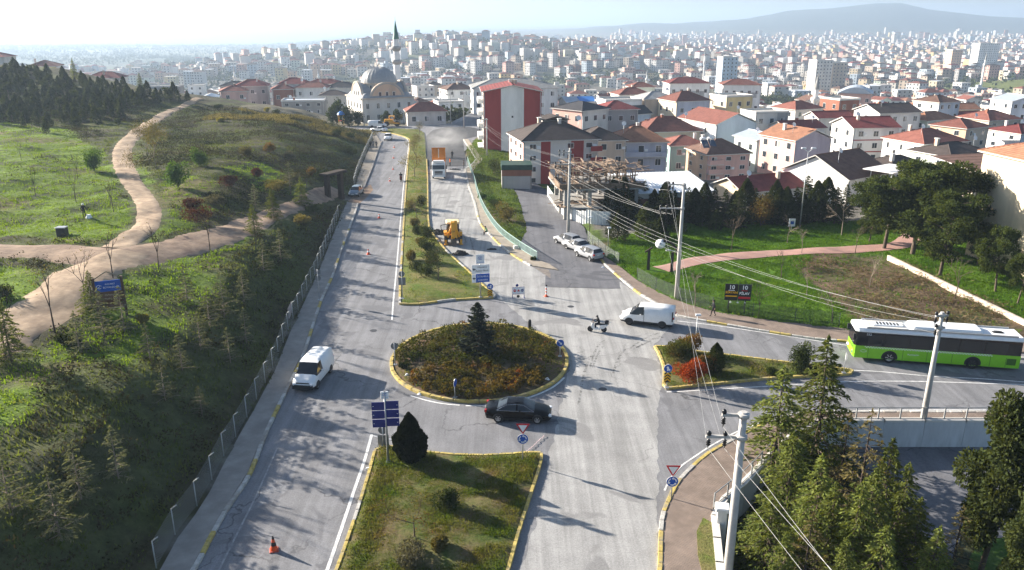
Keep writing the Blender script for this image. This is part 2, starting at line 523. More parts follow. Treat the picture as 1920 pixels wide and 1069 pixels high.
# ================================================================ the ground sheet
def ground_material():
    m, nt, b = _nt('ground_cover')
    at = nt.nodes.new('ShaderNodeAttribute'); at.attribute_name = 'cover'
    v = _pos(nt, True)
    f1 = _ramp(nt, _noise(nt, v, .9, 8, .75), [(.28, .45), (.72, 1.55)])
    f2 = _ramp(nt, _noise(nt, v, .12, 5, .7), [(.3, .7), (.7, 1.3)])
    c = _mix(nt, 1.0, at.outputs['Color'], f1, 'MULTIPLY')
    c = _mix(nt, 1.0, c, f2, 'MULTIPLY')
    nt.links.new(c, b.inputs['Base Color'])
    b.inputs['Roughness'].default_value = .95; b.inputs['Specular IOR Level'].default_value = .1
    h = _noise(nt, v, 1.6, 6, .75)
    _bump(nt, b, h, .7, .25)
    return m
def blend(base, mask, col):
    return base * (1 - mask[..., None]) + np.array(col)[None, None, :] * mask[..., None]
def cover_colors():
    x, y = XX, YY
    n1 = vnoise(x, y, 7.0, 1); n2 = vnoise(x, y, 2.6, 3); n3 = vnoise(x, y, 28.0, 5)
    C = np.zeros(x.shape + (3,)) + np.array((.145, .135, .115))
    green = sstep(.45, .75, vnoise(x, y, 90.0, 2))
    C = blend(C, green * sstep(250, 350, y) * .8, (.10, .115, .045))
    # far country: woods and fields beyond the town on the left, the ridge on the right
    ang = x / np.maximum(y, 1)
    C = blend(C, sstep(-.12, -.3, ang) * sstep(1500, 2300, y), (.055, .075, .05))
    C = blend(C, sstep(-.12, -.3, ang) * sstep(1500, 2300, y) * sstep(.62, .72, vnoise(x, y, 420.0, 7)), (.2, .2, .12))
    C = blend(C, np.clip((ZZ + 38) / 30, 0, 1) * sstep(3800, 4400, y), (.045, .06, .04))
    # meadows on the knolls
    for (cx, cy, rx, ry) in ((175, 640, 85, 90), (540, 820, 130, 105), (330, 560, 60, 40), (60, 420, 40, 30)):
        mk = np.exp(-((x - cx) / rx) ** 2 - ((y - cy) / ry) ** 2)
        C = blend(C, sstep(.35, .5, mk), (.13, .15, .05))
    # near ground
    near = (y < 262) & (np.abs(x) < 180)
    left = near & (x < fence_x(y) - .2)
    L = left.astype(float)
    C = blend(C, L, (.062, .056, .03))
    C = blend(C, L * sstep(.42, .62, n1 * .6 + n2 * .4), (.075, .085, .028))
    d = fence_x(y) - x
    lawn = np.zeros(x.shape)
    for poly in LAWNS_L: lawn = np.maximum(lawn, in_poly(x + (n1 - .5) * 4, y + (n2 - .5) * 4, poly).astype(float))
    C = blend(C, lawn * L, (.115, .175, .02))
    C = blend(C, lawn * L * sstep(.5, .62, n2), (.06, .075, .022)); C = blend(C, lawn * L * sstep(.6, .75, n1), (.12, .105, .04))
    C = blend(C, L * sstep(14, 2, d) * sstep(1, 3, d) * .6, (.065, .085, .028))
    C = blend(C, L * sstep(185, 200, y) * sstep(-75, -50, x) * (1 - lawn) * sstep(.4, .7, n1), (.13, .115, .05))
    # verge and slope by the right-hand pavement
    V = near & (x > right_x(y)) & (y > 84) & (x < right_x(y) + 14) & (y < 215)
    C = blend(C, V.astype(float), (.085, .125, .03))
    C = blend(C, V * sstep(.55, .8, n1), (.14, .11, .06))
    # the park
    P = in_poly(x, y, PARK).astype(float)
    C = blend(C, P, (.07, .15, .014))
    C = blend(C, P * sstep(.5, .75, n1) * .8, (.10, .17, .02))
    C = blend(C, P * sstep(.66, .8, n2) * .7, (.05, .10, .015))
    S = in_poly(x + (n1 - .5) * 3, y + (n2 - .5) * 3, PARK_SOIL).astype(float)
    C = blend(C, S, (.135, .095, .06))
    C = blend(C, S * sstep(.55, .75, n2), (.09, .085, .04))
    Yd = in_poly(x, y, YARD).astype(float)
    C = blend(C, Yd, (.05, .055, .03))
    F = near & (y > 218) & (x > -75) & (x < 8)
    C = blend(C, F * .9, (.17, .15, .10))
    return np.clip(C, 0, 1)
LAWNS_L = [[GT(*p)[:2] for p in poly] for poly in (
    [(-150,215),(0,228),(110,240),(185,280),(228,320),(250,385),(225,445),(170,462),(90,455),(0,448),(-150,450)],
    [(250,285),(262,300),(290,350),(345,400),(355,425),(310,452),(285,455),(300,410),(292,375),(262,335),(246,300)],
    [(225,505),(300,480),(400,458),(470,425),(455,470),(430,520),(370,600),(300,640),(240,700),(150,700),(60,760),(-60,860),(-60,700),(60,650),(140,600)],
    [(-100,500),(30,500),(75,515),(50,570),(-100,640)],
    [(410,310),(480,300),(560,345),(560,365),(480,360)],
    [(300,330),(340,330),(420,345),(400,390),(350,395)])]
PARK = [G(*p, .1) for p in [(1128,480),(1150,500),(1185,525),(1240,558),(1300,580),(1400,600),(1500,610),(1600,624)]] + [(55, 67), (85, 66), (85, 112), (62, 118), (45, 118), (24, 116), (14, 105)]
PARK_SOIL = [G(*p, .1) for p in [(1520,480),(1600,470),(1680,480),(1920,600),(1990,640),(1800,640),(1640,625),(1560,560),(1500,515)]] + []
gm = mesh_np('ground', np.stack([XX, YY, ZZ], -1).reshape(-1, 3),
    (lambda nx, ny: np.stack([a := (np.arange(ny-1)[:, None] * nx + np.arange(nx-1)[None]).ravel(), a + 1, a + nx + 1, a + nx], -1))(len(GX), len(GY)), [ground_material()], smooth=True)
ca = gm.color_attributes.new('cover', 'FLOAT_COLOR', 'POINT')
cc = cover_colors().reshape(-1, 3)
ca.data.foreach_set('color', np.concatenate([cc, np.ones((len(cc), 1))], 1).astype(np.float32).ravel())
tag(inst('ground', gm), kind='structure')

# ---------------------------------------------------------------- the sea
def water_material():
    m, nt, b = _nt('sea_water')
    b.inputs['Base Color'].default_value = (.03, .06, .075, 1); b.inputs['Roughness'].default_value = .22
    v = _pos(nt, True)
    _bump(nt, b, _noise(nt, v, .02, 6, .6), .25, 4.0)
    return m
sheet('sea', [(-45500, 3500), (9000, 3500), (9000, 46500), (-45500, 46500)], -100.0, water_material())

# ================================================================ road surfaces
def asphalt(name, col, patch, crack=.5, streak=.35, light=None, rough=.82):
    m, nt, b = _nt(name)
    v = _pos(nt, True)
    f = _noise(nt, v, .35, 6, .7)
    c = _ramp(nt, f, [(.3, tuple(k * .82 for k in col)), (.7, tuple(k * 1.16 for k in col))])
    # wheel paths and drag marks along the road
    vs = _pos(nt, True, (1.5, .05, 1))
    fs = _ramp(nt, _noise(nt, vs, 1.0, 5, .65), [(.32, 1 - streak), (.68, 1 + streak)])
    c = _mix(nt, 1.0, c, fs, 'MULTIPLY')
    fp = _ramp(nt, _noise(nt, v, .16, 3, .5, 1.2), [(.60, 0.0), (.63, 1.0)])
    c = _mix(nt, fp, c, patch)
    fine = _ramp(nt, _noise(nt, v, 9.0, 3, .8), [(.25, .72), (.75, 1.28)])
    c = _mix(nt, 1.0, c, fine, 'MULTIPLY')
    # sealed cracks
    vo = nt.nodes.new('ShaderNodeTexVoronoi'); vo.feature = 'DISTANCE_TO_EDGE'; vo.inputs['Scale'].default_value = .16
    wv = nt.nodes.new('ShaderNodeVectorMath'); wv.operation = 'ADD'
    nz = nt.nodes.new('ShaderNodeTexNoise'); nz.inputs['Scale'].default_value = .7; nz.inputs['Detail'].default_value = 5
    nt.links.new(v, nz.inputs['Vector']); nt.links.new(v, wv.inputs[0])
    sc_ = nt.nodes.new('ShaderNodeVectorMath'); sc_.operation = 'SCALE'; sc_.inputs['Scale'].default_value = 2.4
    nt.links.new(nz.outputs['Color'], sc_.inputs[0]); nt.links.new(sc_.outputs[0], wv.inputs[1])
    nt.links.new(wv.outputs[0], vo.inputs['Vector'])
    ck = _ramp(nt, vo.outputs['Distance'], [(.0, 1.0), (.014, 0.0)])
    gate = _ramp(nt, _noise(nt, v, .09, 2), [(.48, 0.0), (.56, 1.0)])
    ck = _math(nt, 'MULTIPLY', _math(nt, 'MULTIPLY', ck, gate), crack)
    c = _mix(nt, ck, c, tuple(k * .3 for k in col))
    nt.links.new(c, b.inputs['Base Color'])
    b.inputs['Roughness'].default_value = rough; b.inputs['Specular IOR Level'].default_value = .3
    _bump(nt, b, _noise(nt, v, 14.0, 3, .8), .35, .02)
    return m
ASPH = asphalt('worn_asphalt', (.20, .20, .208), (.155, .155, .163), .85, .2)
MILLED = asphalt('milled_asphalt', (.32, .315, .305), (.235, .23, .225), .4, .24)
FRESH = asphalt('fresh_asphalt', (.06, .06, .063), (.05, .05, .053), 0, .12)
SIDE = asphalt('side_road_asphalt', (.135, .135, .145), (.10, .10, .11), .7, .15)
CONC = M('walk_concrete', (.30, .275, .245), .9, var=.2, scale=.8, col2=(.24, .22, .2), world=True, bump=.25, bscale=8)
SLABS = M('walk_slabs', (.33, .28, .22), .9, var=.22, scale=1.1, col2=(.26, .23, .19), world=True, bump=.3, bscale=6)
BRICKWALK = None
def brick_walk():
    m, nt, b = _nt('red_paver_walk')
    v = _pos(nt, True)
    br = nt.nodes.new('ShaderNodeTexBrick')
    br.inputs['Color1'].default_value = (.29, .225, .18, 1); br.inputs['Color2'].default_value = (.25, .20, .165, 1)
    br.inputs['Mortar'].default_value = (.17, .13, .11, 1); br.inputs['Scale'].default_value = 2.6
    br.inputs['Mortar Size'].default_value = .03
    nt.links.new(v, br.inputs['Vector'])
    f = _ramp(nt, _noise(nt, v, .7, 6, .7), [(.35, .75), (.7, 1.2)])
    c = _mix(nt, 1.0, br.outputs['Color'], f, 'MULTIPLY')
    c = _mix(nt, _ramp(nt, _noise(nt, v, .45, 5, .7), [(.62, 0.0), (.75, .8)]), c, (.12, .095, .07))
    nt.links.new(c, b.inputs['Base Color']); b.inputs['Roughness'].default_value = .92; b.inputs['Specular IOR Level'].default_value = .15
    _bump(nt, b, br.outputs['Fac'], -.4, .02)
    return m
BRICKWALK = brick_walk()
SOIL = M('trodden_soil', (.37, .275, .19), .95, var=.34, scale=.9, col2=(.25, .18, .125), world=True, bump=.6, bscale=3, spec=.1)
SOILD = M('rutted_soil', (.29, .21, .15), .95, var=.3, scale=.9, col2=(.19, .13, .10), world=True, bump=1.0, bscale=2.2, spec=.1)
WHITE_LINE = M('road_paint_white', (.72, .72, .7), .7, var=.25, scale=3, col2=(.42, .42, .42), world=True)
sheet('road', MAIN_ROAD, 0.0, ASPH)
# milled right-hand carriageway and junction
MILL = [G(*p) for p in [(972,1085),(985,1040),(1004,985),(1020,910),(1031,846),(1041,810),(1052,760),(1061,719),(1068,690),(1062,660),(1035,634),(990,605),(938,562),(905,535),(872,504),(842,477),(822,453),(807,433),(804,400),(803,340),(801,318)]] \
     + [G(*p) for p in [(873,316),(877,340),(892,380),(902,417),(921,441),(958,475),(998,500),(1044,529),(1100,526),(1152,522),(1186,545),(1233,572),(1262,592),(1250,620),(1225,648),(1238,690),(1240,729),(1234,750),(1233,800),(1234,870),(1233,945),(1234,1085)]]
_q = random.Random(4)
MILL = [(p[0] + _q.uniform(-.13, .13), p[1] + _q.uniform(-.13, .13)) for p in resample(MILL, .55)]
sheet('milled_road', MILL, .005, MILLED)
# fresh asphalt laid beyond the lorry
sheet('fresh_road', [G(*p) for p in [(800,312),(800,280),(799,255),(812,244),(838,238),(880,238),(908,244),(898,255),(868,262),(872,290),(874,312)]], .009, FRESH)
sheet('far_street', [G(*p) for p in [(842,236),(872,224),(882,213),(926,213),(922,230),(912,240),(880,236)]], .006, SIDE)
# side road sinking towards the building site, laid over the ground sheet
def side_z(x, y): t = min(1, max(0, (y - 96) / 10)); return -.03 * (1 - t) + float(height_raw(x, y)) * t
# ---------------------------------------------------------------- pavements and kerbs
KERB_Y = M('kerb_yellow', (.48, .37, .11), .85, var=.35, scale=3.2, col2=(.30, .26, .18), world=True, bump=.2, bscale=12)
KERB_W = M('kerb_white', (.48, .46, .42), .85, var=.3, scale=3.2, col2=(.31, .29, .26), world=True, bump=.2, bscale=12)
KERB_G = M('kerb_grey', (.36, .33, .29), .9, var=.2, scale=3, col2=(.27, .24, .21), world=True, bump=.2, bscale=12)
_ks = {}
def kerb_mesh(mat):
    if mat.name not in _ks:
        mb = MB(); mb.bbox(-.5, .5, -.5, .5, 0, 1, .06)
        _ks[mat.name] = mb.mesh('kerb_stone', mat)
    return _ks[mat.name]
def kerb(line, parent, cols, width=.26, top=.17, step=1.0, closed=False, limit=100.0, seed=3, zf=None):
    """stones laid end to end along a line of (x, y); beyond the limit one strip of stones"""
    rnd = random.Random(seed)
    L = resample(line + ([line[0]] if closed else []), step)
    far = MB(); k = 0
    for i, (a, b) in enumerate(zip(L, L[1:])):
        a = Vector(a[:2]); b = Vector(b[:2]); d = b - a
        if d.length < .15: continue
        mid = (a + b) / 2; rz = math.atan2(d.y, d.x) + rnd.uniform(-.012, .012)
        z0 = (zf(mid.x, mid.y) if zf else 0.0)
        h = top + rnd.uniform(-.012, .012)
        if mid.length > limit:
            far.cbox((mid.x, mid.y, z0 + h / 2 - .1), (d.length, width, h + .2), 0, rz)
        else:
            m = cols[(i // 2) % len(cols)]
            inst('kerb_stone', kerb_mesh(m), parent, (mid.x, mid.y, z0 - .2), (rnd.uniform(-.02, .02), 0, rz), (d.length * rnd.uniform(.955, .985), width, h + .2))
    if far.v: tag(far.build('kerb_run', cols[0], parent), kind='stuff')
# left pavement with the fence behind it
walk_l = slab('pavement_left', [(p[0] - .1, p[1]) for p in WALK_L[:16]] + [(p[0] - .28, p[1]) for p in KERB_L[:12]][::-1], -.4, .13, CONC)
kerb([(p[0] - .13, p[1]) for p in smooth_line(KERB_L[:12], 4)], walk_l, [KERB_W, KERB_Y, KERB_W, KERB_G], seed=8, limit=112)
walk_l2 = slab('pavement_left_far', [(p[0] - .1, p[1]) for p in WALK_L[16:]] + [G(694,255), G(676,251), G(650,247), G(650,243), G(678,248), G(704,252)] + [(p[0] - .28, p[1]) for p in KERB_L[12:]][::-1], -.4, .13, SLABS)
kerb([(p[0] - .13, p[1]) for p in smooth_line(KERB_L[12:], 4)], walk_l2, [KERB_G], seed=9)
sheet('gateway_soil', [G(*p) for p in [(652,381),(672,383),(686,372),(700,356),(695,346),(683,352),(668,351)]], .012, SOILD)
# right pavement beside the green railing
WR_L = [G(*p) for p in [(1000,500),(997,499),(957,475),(920,441),(901,417),(891,380),(880,350),(873,318),(886,308),(893,300),(869,262)]]
WR_R = [G(*p) for p in [(1047,508),(1030,497),(1009,489),(973,466),(936,436),(909,396),(897,365),(890,340),(884,325),(905,300),(878,262)]]
walk_r = slab('pavement_right', WR_L + WR_R[::-1], -.4, .14, SLABS)
kerb([(p[0] - .1, p[1]) for p in smooth_line(WR_L[1:7], 4)], walk_r, [KERB_W, KERB_Y, KERB_Y, KERB_W], top=.18, seed=11, limit=118)
kerb([(p[0] - .1, p[1]) for p in smooth_line(WR_L[6:8], 4)] + WR_L[8:], walk_r, [KERB_W], top=.18, seed=12)
sheet('rubble_wedge', [G(*p) for p in [(1002,502),(1047,509),(1072,520),(1152,521),(1100,528),(1046,531)]], .02, M('rubble', (.21, .18, .155), .95, var=.35, scale=2, col2=(.13, .115, .10), world=True, bump=1, bscale=4))
# pavement by the park
WP_N = [G(*p) for p in [(1128,480),(1137,485),(1160,500),(1195,528),(1240,553),(1290,573),(1347,588),(1448,603),(1536,613),(1597,620)]] + [(58, 66.5), (90, 65)]
WP_S = [G(*p) for p in [(1126,486),(1137,499),(1165,524),(1199,551),(1233,571),(1266,590),(1280,595),(1347,607),(1448,624),(1536,637),(1590,641)]] + [(58, 63.2), (90, 61.6)]
walk_p = slab('pavement_park', WP_N + WP_S[::-1], -.4, .14, BRICKWALK)
kerb([(p[0], p[1] - .1) for p in smooth_line(WP_S[:11] + [(46, 64.0)], 4)], walk_p, [KERB_Y, KERB_W, KERB_W], top=.18, seed=13)
# paved corner in the foreground, right
WC_W = [G(*p) for p in [(1236,1085),(1238,1069),(1240,995),(1246,962),(1262,925),(1280,898),(1324,857),(1364,834),(1431,798),(1500,778),(1580,776),(1850,776)]] + [(90, G(1850,776)[1])]
walk_c = slab('pavement_corner', WC_W + [(p[0] - .05, p[1] + .02) for p in WALL_TOP[::-1]] + [G(1345,1085)], -.4, .14, BRICKWALK)
kerb([(p[0], p[1] + .1) for p in smooth_line(WC_W[:9], 4)], walk_c, [KERB_Y, KERB_Y, KERB_W], top=.18, seed=14)
kerb([(p[0], p[1] + .1) for p in smooth_line(WC_W[8:12], 4)], walk_c, [KERB_W, KERB_W, KERB_G], top=.17, seed=15)
# ---------------------------------------------------------------- planted islands
ISLAND = None
def island_material(name, a, b_, c_, scale=.5):
    m, nt, b = _nt(name)
    v = _pos(nt, True)
    f = _noise(nt, v, scale, 6, .7)
    c = _ramp(nt, f, [(.36, a), (.5, b_), (.66, c_)])
    c = _mix(nt, 1.0, c, _ramp(nt, _noise(nt, v, 5.0, 4, .8), [(.25, .55), (.75, 1.45)]), 'MULTIPLY')
    nt.links.new(c, b.inputs['Base Color']); b.inputs['Roughness'].default_value = .95; b.inputs['Specular IOR Level'].default_value = .1
    _bump(nt, b, _noise(nt, v, 4.0, 5, .8), .8, .12)
    return m
ISL_GRASS = island_material('island_turf', (.07, .10, .02), (.125, .12, .045), (.16, .115, .065))
ISL_SOIL = island_material('island_soil', (.16, .10, .065), (.13, .095, .055), (.09, .085, .035))
MED_GRASS = island_material('median_turf', (.09, .135, .022), (.13, .14, .04), (.2, .165, .07), .35)
def inset(poly, d):
    n = len(poly); out = []
    A = sum(poly[i][0]*poly[(i+1)%n][1] - poly[(i+1)%n][0]*poly[i][1] for i in range(n))
    sg = 1 if A > 0 else -1
    for i in range(n):
        a = Vector(poly[i-1][:2]); p = Vector(poly[i][:2]); c = Vector(poly[(i+1) % n][:2])
        e1 = (p - a).normalized(); e2 = (c - p).normalized()
        nn = (Vector((-e1.y, e1.x)) + Vector((-e2.y, e2.x)))
        if nn.length < 1e-6: nn = Vector((-e1.y, e1.x))
        nn.normalize(); out.append(tuple(p + nn * d * sg))
    return out
def mound(name, poly, z0, h, mat, res=.8, seed=0):
    """an island's earth: a grid clipped to the outline, gently domed"""
    xs = [p[0] for p in poly]; ys = [p[1] for p in poly]
    bm = bmesh.new()
    base = [bm.verts.new((p[0], p[1], z0)) for p in poly]
    tris = tessellate_polygon([[Vector((p[0], p[1], 0)) for p in poly]])
    for t in tris:
        try: bm.faces.new([base[i] for i in t])
        except ValueError: pass
    for ax, lo, hi in ((0, min(xs), max(xs)), (1, min(ys), max(ys))):
        k = lo + res
        while k < hi:
            co = Vector((k, 0, 0)) if ax == 0 else Vector((0, k, 0)); no = Vector((1, 0, 0)) if ax == 0 else Vector((0, 1, 0))
            bmesh.ops.bisect_plane(bm, geom=bm.verts[:] + bm.edges[:] + bm.faces[:], plane_co=co, plane_no=no)
            k += res
    P = [Vector(p[:2]) for p in poly]
    for v in bm.verts:
        q = v.co.xy
        d = 1e9
        for a, b in zip(P, P[1:] + P[:1]):
            e = b - a; t = max(0, min(1, (q - a).dot(e) / max(e.length_squared, 1e-9)))
            d = min(d, (q - a - e * t).length)
        v.co.z = z0 + h * min(1, d / 2.5) ** .7 + (float(vnoise(q.x, q.y, 1.3, seed)) - .5) * .12 * min(1, d)
    bmesh.ops.recalc_face_normals(bm, faces=bm.faces)
    if sum(f.normal.z for f in bm.faces) < 0: bmesh.ops.reverse_faces(bm, faces=bm.faces)
    me = bpy.data.meshes.new(name); bm.to_mesh(me); bm.free()
    me.materials.append(mat)
    for p in me.polygons: p.use_smooth = True
    o = inst(name, me); o['kind'] = 'structure'
    return o
RB_C = ((G(729,685)[0] + G(1067,680)[0]) / 2, (G(898,757)[1] + G(898,608)[1]) / 2)
RB_RX, RB_RY = (G(1067,680)[0] - G(729,685)[0]) / 2, (G(898,608)[1] - G(898,757)[1]) / 2
RB = [(RB_C[0] + RB_RX * math.cos(2*math.pi*k/72), RB_C[1] + RB_RY * math.sin(2*math.pi*k/72)) for k in range(72)]
isl_r = mound('roundabout_island', inset(RB, .2), .12, .28, ISL_SOIL, .7, 1)
kerb(inset(RB, .13), isl_r, [KERB_Y], top=.24, width=.28, closed=True, seed=21)
LOW_MED = [G(*p) for p in [(700,846),(708,839),(717,836),(760,842),(802,848),(850,853),(903,855),(960,852),(1005,848),(1016,849),(1021,853),(1016,875),(1004,914),(992,950),(977,999),(958,1069),(945,1110)]] + [G(*p) for p in [(612,1110),(628,1069),(642,1030),(668,955),(688,890)]]
isl_l = mound('lower_median', inset(LOW_MED, .2), .12, .16, ISL_GRASS, .8, 2)
kerb(inset(LOW_MED, .13)[:17], isl_l, [KERB_Y], top=.18, width=.2, seed=22)
kerb(inset(LOW_MED, .13)[17:] + [inset(LOW_MED, .13)[0]], isl_l, [KERB_Y, KERB_Y, KERB_Y, KERB_W], top=.18, width=.2, seed=23)
UP_MED = [G(*p) for p in [(748,572),(770,573),(792,572),(842,565),(890,562),(925,560),(933,557),(920,546),(903,532),(872,502),(842,475),(822,451),(808,431),(804,400),(803,340),(801,300),(799,262),(797,250),(785,243),(745,242),(700,243),(672,244)]] + [G(*p) for p in [(703,247),(735,251),(757,257),(767,262),(768,272),(764,301),(761,340),(756,407),(752,475),(748,542)]]
isl_u = mound('upper_median', inset(UP_MED, .2), .12, .22, MED_GRASS, 1.2, 3)
kerb(smooth_line(inset(UP_MED, .13)[:16], 3), isl_u, [KERB_Y, KERB_Y, KERB_W], top=.2, width=.22, seed=24, limit=104)
kerb(inset(UP_MED, .13)[21:] + [inset(UP_MED, .13)[0]], isl_u, [KERB_Y, KERB_W, KERB_Y], top=.2, width=.22, seed=25, limit=104)
R_ISL = [G(*p) for p in [(1226,651),(1232,662),(1243,690),(1242,722),(1246,731),(1290,727),(1337,723),(1448,712),(1566,706),(1594,704),(1600,699),(1590,694),(1469,680),(1390,670),(1305,660),(1250,651)]]
isl_t = mound('splitter_island', inset(R_ISL, .15), .12, .15, ISL_GRASS, .8, 4)
kerb(smooth_line(inset(R_ISL, .1) + [inset(R_ISL, .1)[0]], 2), isl_t, [KERB_Y], top=.2, width=.24, seed=26)
# ---------------------------------------------------------------- painted lines
def stripe(name, pts, w=.14, z=.010, mat=None, dash=None):
    L = resample(smooth_line([G(*p) for p in pts], 6), .5)
    mb = MB()
    for i, (a, b) in enumerate(zip(L, L[1:])):
        if dash and (i * .5) % (dash[0] + dash[1]) > dash[0]: continue
        a = Vector(a); b = Vector(b); d = (b - a).normalized(); q = Vector((-d.y, d.x)) * w / 2
        mb.quad((*(a - q), z), (*(b - q), z), (*(b + q), z), (*(a + q), z))
    o = mb.build(name, mat or WHITE_LINE)
    o['kind'] = 'structure'
    return o
stripe('edge_line', [(697,815),(684,862),(664,920),(640,992),(608,1085)], .2)
stripe('edge_line', [(735,600),(738,560),(742,520),(748,450),(753,390),(757,345),(763,300),(766,272),(764,262),(752,257),(730,252)], .16)
stripe('edge_line', [(400,1090),(440,1010),(480,930),(520,840)], .12, mat=M('road_paint_worn', (.3, .3, .3), .8, var=.3, scale=3, col2=(.19, .19, .2), world=True))
stripe('circle_line', [(770,742),(800,751),(830,757),(862,760)], .15)
stripe('circle_line', [(873,761),(905,761),(930,760)], .15)
stripe('circle_line', [(985,748),(1015,737),(1040,724),(1058,708)], .2)
stripe('give_way_line', [(700,817),(720,822),(745,825)], .15)
stripe('edge_line', [(1270,602),(1330,609),(1381,616),(1480,631),(1590,648)], .14)
stripe('edge_line', [(1300,656),(1380,666),(1469,678),(1570,692),(1650,697),(1751,706),(1850,711),(1990,722)], .13)
stripe('edge_line', [(1250,735),(1280,734),(1360,729),(1448,724),(1583,716),(1690,715),(1785,717),(1990,724)], .13)
stripe('edge_line', [(1246,920),(1256,900),(1275,876),(1300,858),(1340,832),(1390,806),(1440,790),(1500,777),(1580,771),(1700,769),(1850,769)], .13)
stripe('centre_line', [(1620,652),(1700,657),(1800,660)], .1)
stripe('edge_line', [(1227,650),(1247,652)], .14)
def worn_mark(name, c):
    m, nt, b = _nt(name); b.inputs['Base Color'].default_value = (*c, 1); b.inputs['Roughness'].default_value = .85
    nt.links.new(_ramp(nt, _noise(nt, _pos(nt, True), 2.6, 5, .75), [(.46, 0.0), (.66, .75)]), b.inputs['Alpha'])
    return m
TM = worn_mark('tyre_marks', (.06, .058, .056))
for q in ([(1180,655),(1200,640),(1225,628),(1250,622)], [(1188,655),(1212,640),(1240,630)], [(1195,652),(1222,638),(1245,632)], [(1106,692),(1112,668),(1122,648),(1135,636)], [(1112,690),(1119,668),(1130,650)], [(1150,700),(1158,675),(1172,655)], [(1085,760),(1095,700),(1110,665)], [(760,640),(800,622),(850,612)], [(880,440),(886,462),(890,478)], [(868,438),(874,455)]): stripe('tyre_mark', q, .2, .0085, TM)
for q in ((1070,575), (700,620), (1130,730)):
    c = G(*q); m = MB(); m.tube((0, 0, -.05), (0, 0, .014), .34, .34, 20); o = m.build('manhole_cover', M('cast_iron', (.08, .08, .085), .6, .5, var=.2), None, (c[0], c[1], 0)); tag(o, kind='structure')
# hillside paths
ribbon('footpath', [GT(*p)[:2] for p in [(378,185),(360,191),(330,205),(300,220),(262,243),(236,270),(229,300),(243,335),(268,370),(280,400),(268,430),(238,452),(215,466)]], [2.8,3.2,3.5,3.8,3.6,3.2,3.8], SOIL, .09, .22, 3)
ribbon('dirt_track', [GT(*p)[:2] for p in [(632,356),(600,366),(520,398),(440,430),(380,452),(300,470),(200,478),(100,472),(0,470),(-90,470)]], [3.5,3.8,3.6,4.2,5.4,6.6,6.6,6,6], SOILD, .115, .35, 4)
ribbon('dirt_track', [GT(*p)[:2] for p in [(250,474),(170,506),(112,558),(52,600),(0,632),(-80,680)]], [5,6.4,6.6,6.2,6], SOIL, .13, .35, 5)
REDPATH = M('red_path', (.40, .235, .19), .9, var=.12, scale=.8, world=True, col2=(.34, .21, .175), bump=.15, bscale=10)
ribbon('park_path', [G(*p, .15) for p in [(1238,507),(1270,499),(1310,489),(1370,481),(1450,474),(1540,469),(1620,465),(1680,458),(1712,440),(1722,412),(1722,380)]], [2.6,2.6,2.8,2.8,2.8,2.8,3.2,3.4], REDPATH, .10, .03, 6)
ribbon('side_road', SIDE_LINE, [9.6,9.6,9.0,8.2,7.6,6.5,6,5.5], SIDE, .06, .1, 7, zfun=side_z)
slab('corner_verge', [G(*p) for p in [(1306,1000),(1318,975),(1336,985),(1348,1085),(1318,1085),(1308,1045)]], 0, .17, MED_GRASS)
# yard below the wall
sheet('yard_paving', [(p[0], p[1]) for p in [G(1560,838,YARD_Z), G(1980,838,YARD_Z), G(1990,1010,YARD_Z), G(1800,1010,YARD_Z), G(1770,1120,YARD_Z), G(1560,1120,YARD_Z), G(1600,960,YARD_Z), G(1640,900,YARD_Z)]], YARD_Z + .06, SIDE)
slab('yard_lawn', [G(*p, YARD_Z) for p in [(1815,1069),(1818,1048),(1830,1030),(1860,1015),(1900,1010),(1990,1008),(1990,1110),(1815,1110)]], YARD_Z, YARD_Z + .15, island_material('yard_turf', (.04, .09, .015), (.05, .10, .02), (.08, .12, .03)))

# ================================================================ plants
BARK = M('bark', (.11, .085, .065), .95, var=.3, scale=6, bump=.6, bscale=20, spec=.1)
BARK_PALE = M('bark_pale', (.22, .18, .14), .95, var=.25, scale=6, spec=.1)
BARK_DARK = M('bark_dark', (.055, .042, .035), .95, var=.3, scale=6, spec=.1)
N_CEDAR = LEAF('cedar_needles', (.07, .10, .025), (.17, .195, .052), .45, c3=(.2, .17, .065))
N_CEDAR_DRY = LEAF('cedar_needles_dry', (.12, .105, .045), (.20, .17, .08), .5)
N_YOUNG = LEAF('young_cedar_needles', (.075, .09, .06), (.15, .16, .10), .8)
N_PINE = LEAF('pine_needles', (.025, .04, .014), (.075, .095, .028), .5)
N_FIR = LEAF('fir_needles', (.022, .035, .013), (.055, .068, .024), .6)
N_CYP = LEAF('cypress_scales', (.010, .016, .008), (.024, .032, .014), 1.2, .15)
N_SPR = LEAF('spruce_needles', (.028, .038, .03), (.07, .082, .062), .9, .2)
L_HEDGE = LEAF('hedge_leaves', (.05, .075, .016), (.10, .09, .022), .55, .28, .2, (.2, .075, .02))
L_HEDGE2 = LEAF('hedge_leaves_rust', (.06, .07, .018), (.13, .085, .022), .5, .28, .2, (.28, .06, .018))
L_RED = LEAF('red_leaves', (.20, .03, .01), (.26, .06, .016), .9, .25)
L_RUST = LEAF('rust_leaves', (.15, .07, .025), (.11, .10, .025), .8, .3)
L_WINE = LEAF('wine_leaves', (.075, .028, .022), (.12, .05, .035), .9, .25)
L_GREEN = LEAF('green_leaves', (.04, .085, .018), (.085, .15, .028), .8, .3)
L_OLIVE = LEAF('olive_leaves', (.10, .095, .03), (.17, .14, .055), .7, .3)
L_YELLOW = LEAF('yellow_leaves', (.27, .22, .03), (.17, .17, .04), .8, .35)
L_DARKB = LEAF('dark_bush_leaves', (.030, .045, .016), (.06, .075, .022), .8, .2)
L_GREYB = LEAF('grey_bush_leaves', (.11, .105, .07), (.15, .14, .09), .8, .25)
RS = np.random.RandomState(11)
